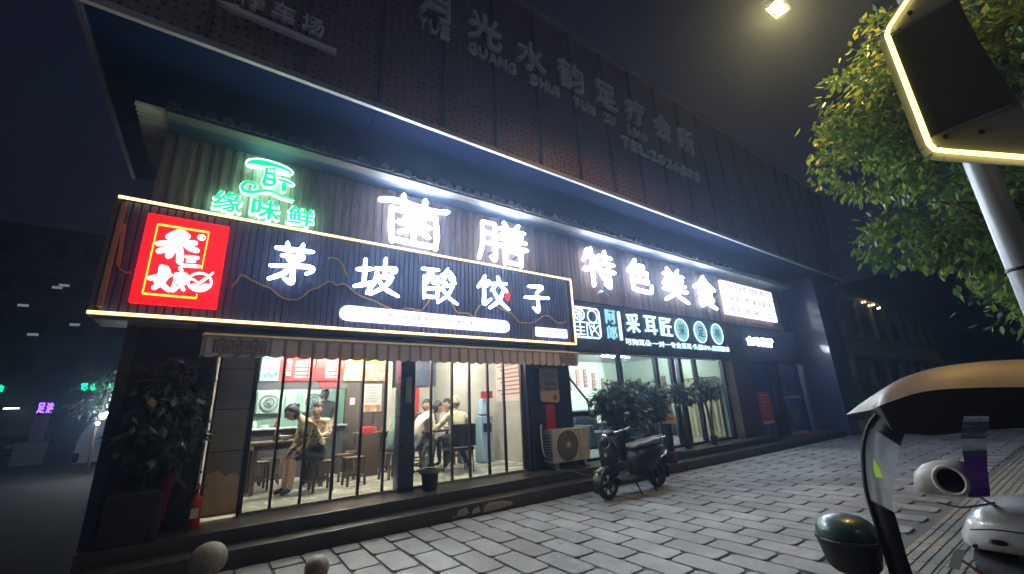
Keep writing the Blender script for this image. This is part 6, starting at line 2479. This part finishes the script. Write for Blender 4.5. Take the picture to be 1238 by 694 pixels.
# cream mirror pod with round dark glass
b = MB()
prof = [(.646, .012, .990), (.636, .042, 1.0), (.60, .064, 1.015), (.55, .076, 1.026), (.50, .080, 1.030), (.46, .074, 1.028), (.442, .060, 1.022), (.436, .03, 1.02)]
rows = []
for y, r, zc in prof:
    rows.append([(2.73 + .75 * r * cos(t), y, zc + r * sin(t)) for t in [tau * k / 20 for k in range(20)]])
b.loft(rows)
po = b.build('mirror_pod', mat('pod_cream', (.62, .58, .50), .35, var=.05), scx, smooth=50)
b = MB()
mc = Vector((2.668, .508, 1.028))
e1, e2 = Vector((.10, .99, 0)).normalized(), Vector((.06, 0, 1)).normalized()
b.tube([mc + e1 * (.052 * cos(t)) + e2 * (.056 * sin(t)) for t in [tau * k / 28 for k in range(28)]], .009, 8, closed=True)
b.build('mirror_rim', mat('pod_cream', (.62, .58, .50), .35), po, smooth=True)
b = MB()
b.loft([[mc + Vector((dx, 0, 0)) + e1 * (r * .052 * cos(t)) + e2 * (r * .056 * sin(t)) for t in [tau * k / 28 for k in range(28)]] for dx, r in ((.03, 1.0), (0, 1.0), (-.004, .6), (-.005, .1))])
b.build('mirror_glass', mat('mirror_dark', (.012, .012, .016), .06, .2), po, smooth=50)
b = MB()
b.tube(catmull([(2.74, .46, .965), (2.80, .42, .92), (2.86, .36, .88)], 4), .008, 6)
b.build('mirror_stalk', CHROME, po)
# tail box: teal domed lid on a black tub
b = MB()
b.lathe([(.09, .52), (.115, .545), (.140, .655), (.146, .665), (.146, .685), (0, .685)], (2.86, 1.015, 0), 28)
tb_ = b.build('tail_box', SXB, scx, smooth=40)
b = MB()
b.lathe([(.140, .686), (.136, .715), (.118, .75), (.085, .772), (.04, .782), (0, .784)], (2.86, 1.015, 0), 28)
b.build('lid', mat('lid_teal', (.045, .095, .085), .35, coat=.4), tb_, smooth=60)
b = MB()
b.tube([(2.86 + .147 * cos(t), 1.0 + .147 * sin(t), .675) for t in [tau * k / 28 for k in range(28)]], .010, 6, closed=True)
b.build('rim', SXB, tb_)
# body: white front cowl, low seat, deck, wheels
def secy(y, hw, z0, z1, n=16, e=2.6, xc=2.95):
    cz, hz = (z0 + z1) / 2, (z1 - z0) / 2
    out = []
    for k in range(n):
        t = tau * k / n
        c, s_ = cos(t), sin(t)
        out.append((xc + hw * math.copysign(abs(c) ** (2 / e), c), y, cz + hz * math.copysign(abs(s_) ** (2 / e), s_)))
    return out
b = MB()
b.loft([secy(.575, .04, .735, .775), secy(.56, .12, .725, .80), secy(.52, .20, .725, .87, e=3), secy(.45, .25, .73, .925, e=3), secy(.34, .27, .735, .94, e=3), secy(.12, .27, .72, .94), secy(-.08, .22, .60, .92), secy(-.22, .10, .55, .84)])
cw = b.build('front_cowl', SXW, scx, smooth=60)
b = MB()
b.loft([secy(.54, .16, .42, .722, e=4), secy(.40, .225, .40, .73, e=4), secy(.15, .23, .30, .72, e=4), secy(.02, .20, .30, .70, e=4)])
b.build('inner_panel', mat('inner_black', (.015, .014, .014), .5), cw, smooth=50)
b = MB()
b.add([(2.765, .548, .735), (2.765, .585, .728), (2.765, .622, .652), (2.765, .588, .648), (2.769, .548, .735), (2.769, .585, .728), (2.769, .622, .652), (2.769, .588, .648)], [(0, 1, 2, 3), (7, 6, 5, 4)])
b.build('sticker', mat('sticker_mint', (.62, .68, .62), .5), cw)
for yy in (.43, .33):
    b = MB()
    b.ell((2.693, yy, .80), (.012, .030, .011), 10, 6)
    b.build('slot', BLACK, cw)
b = MB()
b.tube(catmull([(2.692, .50, .835), (2.683, .42, .85), (2.678, .30, .852), (2.678, .12, .85)], 5), .0028, 5)
b.build('cowl_seam', BLACK, cw)
for yy, zz in ((.50, .775), (.38, .755), (.22, .75)):
    b = MB()
    b.lathe([(.008, 2.680), (.008, 2.70)], (0, yy, zz), 8, 'x')
    b.build('screw', BLACK, cw)
b = MB()
b.tube(catmull([(2.72, .56, .70), (2.70, .50, .66), (2.71, .44, .60), (2.73, .40, .52)], 5), .006, 6)
b.build('loose_cable', mat('cable_red', (.22, .05, .03), .5), cw)
b = MB()
b.tube(catmull([(2.66, .22, .86), (2.78, .16, .95), (2.95, .12, .98), (3.12, .16, .95), (3.24, .22, .90)], 4), .014, 8)
b.build('handlebar', BLACK, cw, smooth=True)
b = MB()
b.tube(catmull([(2.70, .40, .95), (2.69, .50, .92), (2.70, .58, .925)], 4), .005, 6)
b.build('brake_lever', CHROME, cw)
b = MB()
b.loft([secy(.95, .12, .40, .50), secy(.85, .15, .38, .525, e=3), secy(.6, .16, .38, .53, e=3), secy(.52, .10, .42, .51)])
b.build('seat', SEATM, scx, smooth=50)
b = MB()
b.loft([secy(1.02, .08, .26, .40), secy(.9, .14, .18, .395, e=3), secy(.5, .16, .16, .385, e=3), secy(.36, .17, .14, .26, e=4), secy(.0, .17, .14, .26, e=4), secy(-.15, .10, .2, .5)])
b.build('body', SXW, scx, smooth=60)
for yy in (.98, -.25):
    r = .20
    wv = MB().lathe([(r - .055, -.045), (r - .02, -.05), (r, 0), (r - .02, .05), (r - .055, .045)], (2.95, yy, r), 24, 'x', cap=False).build('wheel', MPD, scx, smooth=True)
    MB().lathe([(r - .052, -.04), (.03, -.03), (.03, .03), (r - .052, .04)], (2.95, yy, r), 20, 'x', cap=False).build('rim', MATS['rim_grey'], wv)
b = MB()
b.tube([(2.95, -.10, .80), (2.95, -.18, .55), (2.95, -.25, .20)], .03, 8)
b.build('front_fork', BLACK, scx)
b = MB()
b.tube(catmull([(2.95, -.05, .88), (2.95, -.35, 1.15), (2.95, -.55, 1.40)], 5), .014, 8)
b.build('canopy_post', BLACK, cn)
b = MB()
b.tube(catmull([(2.86, .80, .38), (2.86, .835, .8), (2.86, .80, 1.15), (2.90, .70, 1.36)], 5), .012, 8)
b.build('canopy_post', BLACK, cn)

# ------------------------------------------------------------------ LED framed pole sign
ps = thing('lamp_pole', 'pale painted pole carrying a dark panel ringed by a glowing LED tube', 'lamp pole', (3.45, .135, 0))
b = MB()
b.lathe([(.12, 0), (.12, .03), (.065, .05), (.062, 1.2), (.055, 6.0)], (3.45, .112, 0), 20)
b.build('pole', mat('pole_white', (.38, .40, .42), .35, .1, var=.08, scale=3), ps, smooth=40)
b = MB()
b.lathe([(.060, 1.995), (.066, 2.0), (.066, 2.01), (.060, 2.015)], (3.45, .112, 0), 20)
b.build('pole_band', BLACK, ps)
LED2 = emit('led_yellow_white', (1.0, .84, .24), 0.6)
ringp = [(.235, 2.70), (.235, 3.46), (.215, 3.50), (.05, 3.66), (-.05, 3.70), (-.42, 3.70), (-.62, 3.52), (-.62, 2.66), (-.44, 2.46), (-.06, 2.44), (.18, 2.62), (.222, 2.655)]
b = MB()
q = []
P = [Vector((3.02, a, c)) for a, c in ringp]
for i in range(len(P)):
    a, c = P[i], P[(i + 1) % len(P)]
    for k in range(4):
        q.append(a.lerp(c, k / 4))
b.tube(q, .0125, 8, closed=True)
b.build('led_ring', LED2, ps, smooth=True)
PLG = mat('panel_grey', (.30, .29, .28), .45, .5, var=.12)
b = MB()
b.prism([(.225, 2.70), (.225, 3.46), (.05, 3.63), (-.06, 3.67), (-.06, 3.2), (-.10, 2.66), (-.17, 2.48), (-.06, 2.455), (.17, 2.63)], 3.04, 3.07, plane='yz')
b.build('back_plate', PLG, ps)
b = MB()
b.prism([(.222, 2.74), (.222, 3.44), (-.055, 3.44), (-.07, 2.74)], 3.022, 3.038, plane='yz')
b.build('dark_panel', mat('panel_dark', (.055, .052, .050), .5, .2, var=.15), ps)
b = MB()
b.box(3.016, 3.021, -.07, .223, 2.728, 2.738)
b.build('panel_lip', ALU, ps)
b = MB()
b.box(3.016, 3.021, -.055, .223, 3.442, 3.452)
b.build('panel_lip', ALU, ps)
for a, c in ((.17, 2.705), (.05, 2.66), (.12, 3.52)):
    b = MB()
    b.lathe([(.011, 3.022), (.011, 3.039)], (0, a, c), 10, 'x')
    b.build('bolt', BLACK, ps)
rim = MB()
P2 = [Vector((3.06, a * 1.0 + (.012 if a > 0 else -.012), c)) for a, c in ringp]
for i in range(len(P2)):
    rim.obox(P2[i], P2[(i + 1) % len(P2)], .07, .016, up=(1, 0, 0))
rim.build('ring_housing', PLG, ps)
b = MB()
b.box(3.07, 3.40, .09, .18, 2.9, 2.98)
b.box(3.07, 3.40, .09, .18, 3.3, 3.38)
b.build('bracket', PLG, ps)

# ------------------------------------------------------------------ street tree
tr = thing('street_tree', 'leafy street tree lit yellow-green by the street lamp', 'tree', (6.5, -1.1, 0))
b = MB()
b.tube(catmull([(6.5, -1.1, 0), (6.48, -1.08, .9), (6.45, -1.0, 1.8), (6.42, -.9, 2.5)], 5), [.17 - .004 * k for k in range(16)], 12)
limbs = [[(6.42, -.9, 2.4), (6.2, -.5, 2.75), (6.0, .1, 3.05), (5.95, .6, 3.3)], [(6.42, -.9, 2.5), (6.3, -.5, 3.2), (6.1, .1, 3.9), (6.0, .7, 4.4)], [(6.42, -.9, 2.5), (6.6, -.8, 3.5), (6.5, -.3, 4.6), (6.3, .2, 5.2)],
         [(6.42, -.9, 2.5), (6.7, -1.3, 3.3), (6.9, -1.6, 4.2), (7.0, -1.8, 4.8)], [(6.42, -.9, 2.3), (6.1, -.6, 2.45), (5.8, -.15, 2.5), (5.6, .25, 2.65)]]
for l_ in limbs:
    c_ = catmull(l_, 5)
    b.tube(c_, [.085 - .068 * k / (len(c_) - 1) for k in range(len(c_))], 8)
    for k in (6, 9, 12):
        p = c_[k]
        d = Vector((RND.uniform(-.5, .5), RND.uniform(-.2, .6), RND.uniform(.1, .6)))
        b.tube([p, p + d * .5, p + d], [.025, .015, .007], 6)
b.build('trunk', BARK, tr, smooth=True)
cl = [(6.1, .95, 4.15, .75, .50, .55), (6.0, .85, 4.75, .55, .42, .42), (6.2, .55, 4.4, .8, .6, .6), (6.15, .35, 3.75, .75, .5, .45), (5.85, .95, 2.98, .45, .34, .24), (6.0, .45, 2.95, .6, .45, .36), (6.1, .05, 2.75, .6, .5, .5),
      (6.2, .0, 3.4, .7, .6, .5), (6.3, -.2, 4.4, .9, .7, .8), (6.4, .3, 5.3, .8, .7, .5), (6.6, -.9, 5.0, 1.1, .8, .8), (6.7, -1.2, 3.9, 1.0, .7, .7), (5.7, -.15, 2.6, .35, .3, .25), (6.6, -.5, 2.6, .6, .5, .4), (6.5, -.35, 2.15, .55, .45, .35), (6.3, .25, 2.45, .4, .3, .22), (6.5, .1, 2.1, .55, .4, .28), (6.6, -.4, 1.8, .5, .4, .3)]
leaves(cl, 23000, .105, random.Random(77), spread=.10, droop=.4).build('crown', [LEAF, LEAF2], tr)
# ------------------------------------------------------------------ second, darker tree further along the street
tr2 = thing('street_tree', 'darker street tree standing further along the pavement', 'tree', (13.5, -1.4, 0))
b = MB()
b.tube(catmull([(13.5, -1.4, 0), (13.5, -1.35, 1.5), (13.4, -1.2, 3.0)], 5), [.2 - .008 * k for k in range(11)], 10)
for k in range(6):
    a = tau * k / 6
    b.tube(catmull([(13.4, -1.2, 2.6), (13.4 + .8 * cos(a), -1.2 + .8 * sin(a), 3.8), (13.4 + 1.6 * cos(a), -1.2 + 1.6 * sin(a), 4.9)], 4), [.09 - .008 * k_ for k_ in range(9)], 7)
b.build('trunk', BARK, tr2, smooth=True)
cl = [(13.4, -.6, 4.3, 2.0, 1.7, 1.7), (13.0, .2, 3.6, 1.3, .9, .8), (13.6, -1.4, 5.6, 2.0, 1.8, 1.2), (13.8, -1.8, 3.6, 1.4, 1.2, .9)]
leaves(cl, 9000, .17, random.Random(78), spread=.2, droop=.35).build('crown', [LEAFD, LEAF], tr2)

# ------------------------------------------------------------------ street lamp over the pavement
sl = thing('street_lamp', 'lit warm street lamp head on a long arm above the pavement', 'street lamp', (8.2, -2.2, 0))
b = MB()
b.lathe([(.16, 0), (.12, .3), (.09, 3), (.065, 8.2)], (8.2, -2.2, 0), 14)
b.build('pole', ALU, sl, smooth=40)
b = MB()
b.tube(catmull([(8.2, -2.2, 8.1), (7.8, -1.2, 8.6), (7.0, .4, 8.2), (6.35, 1.15, 7.24)], 6), .035, 8)
b.build('arm', ALU, sl, smooth=True)
b = MB()
b.loft([[(6.17 + dx * w_, 1.43 + dy * w_, z) for dx, dy in ((-.16, -.10), (.16, -.10), (.16, .10), (-.16, .10))] for w_, z in ((1.0, 7.02), (1.05, 7.08), (.8, 7.17), (.4, 7.21))])
for bx_ in ((6.0, 6.02, 1.32, 1.54), (6.32, 6.34, 1.32, 1.54), (6.021, 6.319, 1.32, 1.335), (6.021, 6.319, 1.525, 1.54)):
    b.box(*bx_, 6.970, 7.019)  # skirt added to keep lamp light off the upper panels
b.build('lamp_head', BLACK, sl)
b = MB()
b.ell((6.17, 1.43, 7.012), (.125, .075, .035), 16, 8)
b.build('lamp_lens', emit('sodium_lens', (1.0, .60, .17), 360.0), sl)
# ------------------------------------------------------------------ far side of the side street
ob = thing('dark_building', 'dark distant block across the side street with a green lit shop sign', 'building', (-14, 40, 0))
b = MB()
b.box(-40, -3.2, 40, 52, -.03, 15)
b.build('wall', mat('far_wall', (.045, .048, .060), .8, var=.2, scale=.3), ob)
WF = mat('far_window', (.02, .022, .03), .2)
WL = emit('far_window_lit', (.75, .85, 1.0), .05)
wm = MB()
wm.box(-.55, .55, -.06, .0, -.7, .7)
w0 = wm.build('window', WF, ob, local=True)
fm = MB()
fm.box(-.62, .62, -.03, .01, -.78, -.72)
f0 = None
cnt = 0
for r in range(4):
    for c in range(10):
        xx, zz = -22.5 + c * 2.0, 5.6 + r * 2.6
        o = w0 if cnt == 0 else bpy.data.objects.new('window', w0.data)
        if cnt:
            COL.objects.link(o)
            o.parent = ob
        o.location = Vector((xx, 39.99, zz)) - WLOC[ob.name]
        cnt += 1
for xx, zz in ((-9.6, 10.9), (-7.7, 10.75), (-9.9, 10.7), (-11.2, 9.3), (-8.6, 8.2), (-10.4, 7.4)):
    b = MB()
    b.box(xx - .25, xx + .25, 39.90, 39.92, zz - .08, zz + .08)
    b.build('lit_window', WL, ob)
b = MB()
b.box(-40, -3.2, 39.2, 40, 3.9, 4.15)
b.build('canopy', mat('far_wall', (.045, .048, .060), .8), ob)
GS = emit('far_green', (.0, .85, .28), 1.0)
for k, ch in enumerate('零食小站'):
    text_mb(ch, -7.42 + k * .44, -7.04 + k * .44, 3.70, 4.16, 39.1, .05, .03).build('green_character', GS, ob)
text_mb('站', -11.15, -10.75, 3.7, 4.1, 39.1, .05, .03).build('green_character', GS, ob)
b = MB()
b.box(-7.6, -5.5, 39.12, 39.19, 3.6, 4.26)
b.build('sign_board', mat('far_board', (.03, .05, .04), .6), ob)
for k in range(5):
    b = MB()
    b.box(-20 + k * 3.2, -17.4 + k * 3.2, 39.9, 39.99, .1, 2.7)
    b.build('shutter', mat('far_shutter', (.06, .062, .07), .6, var=.2), ob)
b = MB()
b.box(-10.5, -9.85, 39.0, 39.05, 2.66, 2.72)
b.build('strip_light', emit('far_strip', (.9, .95, 1.0), 2.0), ob)
# purple lit sign on a stand
pg = thing('purple_sign', 'small purple lit sign on a pale stand down the side street', 'sign', (-6.35, 27, 0))
b = MB()
b.box(-6.30, -5.75, 26.95, 27.0, 2.0, 2.56)
b.build('board', mat('far_board2', (.03, .02, .06), .5), pg)
text_mb('足', -6.27, -6.04, 2.06, 2.5, 26.94, .03, .03).build('purple_character', emit('far_purple', (.26, .10, 1.0), 0.8), pg)
text_mb('浴', -6.01, -5.78, 2.06, 2.5, 26.94, .03, .03).build('purple_character', MATS['far_purple'], pg)
b = MB()
b.box(-6.30, -5.85, 26.95, 27.05, .9, 1.98)
b.build('pedestal', mat('far_pale', (.34, .38, .45), .5, var=.2), pg)
b = MB()
b.box(-6.62, -5.7, 26.8, 27.2, -.03, .88)
b.build('base', mat('far_pale2', (.45, .44, .42), .6), pg)
# white covered vehicle beside the building
wt = thing('covered_cart', 'pale tarpaulin-covered cart parked down the side street', 'covered cart', (-3.7, 25.5, 0))
b = MB()
rows = []
for yy, s_ in ((24.6, .96), (25.0, 1.0), (26.6, 1.0), (27.2, .92)):
    rows.append([(-3.70 + dx * s_ * .68 + .03 * sin(yy * 5 + dz), yy, dz * s_ * .84) for dx, dz in ((-1.02, .02), (-.98, .9), (-.86, 1.45), (-.62, 1.85), (-.2, 2.05), (.35, 2.05), (.85, 2.0), (1.0, 1.6), (1.02, .02))])
b.loft(rows)
b.build('cover', mat('tarp_pale', (.80, .82, .85), .6, var=.10, scale=1.5, bump=.3, bscale=3), wt, smooth=45)
b = MB()
b.box(-3.52, -3.48, 24.60, 24.63, .05, 1.95)
b.build('cover_seam', mat('seam_grey', (.2, .21, .22), .7), wt)
for xx in (-4.3, -3.1):
    b = MB()
    b.lathe([(.22, -.08), (.25, 0), (.22, .08)], (xx, 24.75, .22), 16, 'x')
    b.build('wheel', MPD, wt)
# string of small white lights on a young tree by the corner
lt = thing('lit_sapling', 'slim sapling wound with white fairy lights near the building corner', 'sapling', (-3.0, 19.2, 0))
b = MB()
b.tube(catmull([(-3.0, 19.2, 0), (-3.05, 19.2, 1.2), (-2.95, 19.2, 2.4), (-2.7, 19.2, 3.2)], 5), [.05 - .0025 * k for k in range(16)], 8)
b.build('trunk', BARK, lt)
leaves([(-2.95, 19.2, 2.6, .55, .5, .6), (-3.2, 19.2, 2.0, .45, .4, .45)], 900, .14, random.Random(91), spread=.14).build('crown', [LEAFD, LEAFD2], lt)
BUL = emit('fairy_white', (.9, .95, 1.0), 45.0)
for x_, z_ in ((-2.95, 1.5), (-2.87, 1.67), (-2.81, 1.79), (-2.92, 1.74), (-2.72, 2.04), (-2.70, 2.17), (-2.72, 2.35), (-2.84, 1.70)):
    b = MB()
    b.ell((x_, 18.7, z_), (.045, .04, .05), 8, 6)
    b.build('bulb', BUL, lt)
# parked dark cars down the side street
def car(x, y, rz, lb):
    t_ = thing('parked_car', lb, 'car', (x, y, 0), rz, 'cars parked down the side street')
    def s2(xx, hw, z0, z1):
        return [(xx, -hw, z0), (xx, hw, z0), (xx, hw, (z0 + z1) / 2), (xx, hw * .9, z1), (xx, -hw * .9, z1), (xx, -hw, (z0 + z1) / 2)]
    b = MB()
    b.loft([s2(-2.15, .72, .35, .62), s2(-2.0, .84, .25, .85), s2(-1.0, .87, .22, .95), s2(1.3, .87, .22, .95), s2(2.05, .82, .25, .85), s2(2.2, .70, .35, .65)])
    b.build('body', mat('car_dark', (.03, .032, .038), .25, .3, coat=.6), t_, smooth=40, local=True)
    b = MB()
    b.loft([s2(-.95, .76, .94, 1.0), s2(-.35, .68, .94, 1.42), s2(.9, .68, .94, 1.44), s2(1.6, .74, .94, 1.0)])
    b.build('cabin', mat('car_glass', (.012, .014, .018), .08), t_, smooth=40, local=True)
    for xx in (-1.35, 1.35):
        for yy in (-.82, .82):
            b = MB()
            b.lathe([(.2, -.1), (.31, -.09), (.33, 0), (.31, .09), (.2, .1)], (xx, yy, .33), 18, 'y')
            b.build('wheel', MPD, t_, local=True)
    for yy in (-.6, .6):
        b = MB()
        b.ell((-2.14, yy, .66), (.05, .16, .08), 10, 6)
        b.build('headlight', mat('car_lamp', (.6, .6, .62), .1), t_, local=True)
    return t_
car(-8.6, 25.0, radians(85), 'dark car parked at the near end of the side street')
car(-7.9, 32.0, radians(85), 'dark car parked further down, behind the purple sign')
# ------------------------------------------------------------------ old row of buildings beyond the pillar
ol = thing('old_row_house', 'old two-storey house with columned balcony beyond the dark pillar', 'building', (32, 8.5, 0))
OW = mat('old_wall', (.20, .14, .10), .8, var=.3, scale=1.2, dirt=.35)
OT = mat('old_trim', (.48, .40, .28), .7, var=.25, dirt=.3)
b = MB()
b.box(21, 48, 9.2, 18, -.03, 6.6)
b.build('wall', OW, ol)
b = MB()
b.box(21, 48, 7.4, 9.2, 3.35, 3.60)
b.box(21, 48, 7.3, 7.4, 3.25, 3.70)
b.build('balcony_slab', OT, ol)
b = MB()
b.box(20.8, 48.2, 7.1, 9.3, 6.6, 6.75)
b.build('eave', OT, ol)
b = MB()
b.add([(20.8, 7.0, 6.75), (48.2, 7.0, 6.75), (48.2, 11.5, 8.9), (20.8, 11.5, 8.9), (48.2, 18, 6.75), (20.8, 18, 6.75)], [(0, 1, 2, 3), (3, 2, 4, 5), (0, 3, 5), (1, 4, 2)])
b.build('roof', mat('old_roof', (.30, .19, .11), .75, var=.3, scale=2), ol)
for k in range(28):
    b = MB()
    xx = 21.2 + k * .98
    b.obox((xx, 6.98, 6.82), (xx, 11.4, 8.95), .18, .12)
    b.build('roof_rib', mat('old_roof', (.30, .19, .11), .75), ol)
for k in range(10):
    xx = 21.6 + k * 2.9
    b = MB()
    b.lathe([(.24, 0), (.24, .25), (.17, .3), (.15, 3.0), (.22, 3.1), (.22, 3.24)], (xx, 7.6, 0), 12)
    b.build('column', OT, ol)
    b = MB()
    b.lathe([(.15, 3.7), (.13, 6.3), (.2, 6.45), (.2, 6.59)], (xx, 7.6, 0), 10)
    b.build('upper_column', OT, ol)
    for q in range(2):
        x2 = xx + .55 + q * 1.2
        b = MB()
        b.box(x2, x2 + .8, 9.12, 9.19, .0 if q else .8, 2.5)
        wdw = b.build('door' if q else 'window', mat('old_door', (.05, .032, .024), .6, var=.2), ol)
        b = MB()
        b.box(x2 + .1, x2 + .7, 9.09, 9.119, 1.2, 2.3)
        b.build('pane', mat('old_pane', (.02, .022, .03), .15), wdw)
    b = MB()
    b.box(xx + .7, xx + 1.9, 9.12, 9.19, 4.1, 5.9)
    wdw = b.build('window', MATS['old_door'], ol)
    b = MB()
    b.box(xx + .8, xx + 1.25, 9.09, 9.119, 4.2, 5.8)
    b.box(xx + 1.35, xx + 1.8, 9.09, 9.119, 4.2, 5.8)
    b.build('pane', MATS['old_pane'], wdw)
bl = MB()
bl.lathe([(.05, 0), (.08, .12), (.035, .35), (.06, .55)], (0, 0, 0), 8)
b0 = bl.build('baluster', OT, ol, local=True)
for k in range(100):
    o = b0 if k == 0 else bpy.data.objects.new('baluster', b0.data)
    if k:
        COL.objects.link(o)
        o.parent = ol
    o.location = Vector((21.3 + k * .265, 7.42, 3.70)) - WLOC[ol.name]
b = MB()
b.box(21, 48, 7.34, 7.50, 4.26, 4.36)
b.build('balcony_rail', OT, ol)
b = MB()
b.box(24.2, 25.6, 7.1, 7.2, 2.35, 3.15)
sg = b.build('shop_sign', mat('sign_orange', (.45, .13, .05), .6), ol)
text_mb('小卖部', 24.3, 25.5, 2.5, 3.0, 7.09, .02, .01).build('sign_text', mat('sign_cream', (.6, .5, .3), .6), sg)
for k in range(7):
    b = MB()
    b.ell((30.4 + k * .55 + .05 * sin(k * 3), 7.15, 6.40 + .10 * sin(k * 2.1)), (.05, .04, .06), 6, 5)
    b.build('balcony_bulb', emit('old_bulbs', (1.0, .78, .42), 2.0), ol)
b = MB()
b.box(24.9, 26.2, 9.08, 9.118, 1.0, 2.4)
b.build('lit_doorway', emit('old_doorway', (1.0, .55, .22), .35), ol)
# backdrop block at the end of the street
bk = thing('end_building', 'dark block closing the far end of the street behind the trees', 'building', (75, 0, 0))
b = MB()
b.box(70, 84, -30, 22, -.03, 16)
b.build('wall', mat('end_wall', (.05, .045, .045), .85, var=.2, scale=.3), bk)
for r in range(4):
    for c in range(8):
        b = MB()
        b.box(69.9, 69.99, -26 + c * 5.6, -24.4 + c * 5.6, 2.2 + r * 3.4, 3.9 + r * 3.4)
        b.build('window', WF, bk)
# ------------------------------------------------------------------ haze volume added to stand in for lens flare and glow
hz = MB()
hz.box(-45, 90, -35, 56, -1.03, 17.0)
hm = bpy.data.materials.new('flare_glow_haze')
hm.use_nodes = True
ht = hm.node_tree
ht.nodes.clear()
ho_ = N(ht, 'ShaderNodeOutputMaterial')
pv_ = N(ht, 'ShaderNodeVolumePrincipled')
pv_.inputs['Color'].default_value = (0.42, 0.62, 1.0, 1)
pv_.inputs['Density'].default_value = 0.0068
pv_.inputs['Anisotropy'].default_value = 0.8
ht.links.new(pv_.outputs[0], ho_.inputs['Volume'])
tag(hz.build('haze', hm), kind='stuff')
sc.cycles.volume_bounces = 0
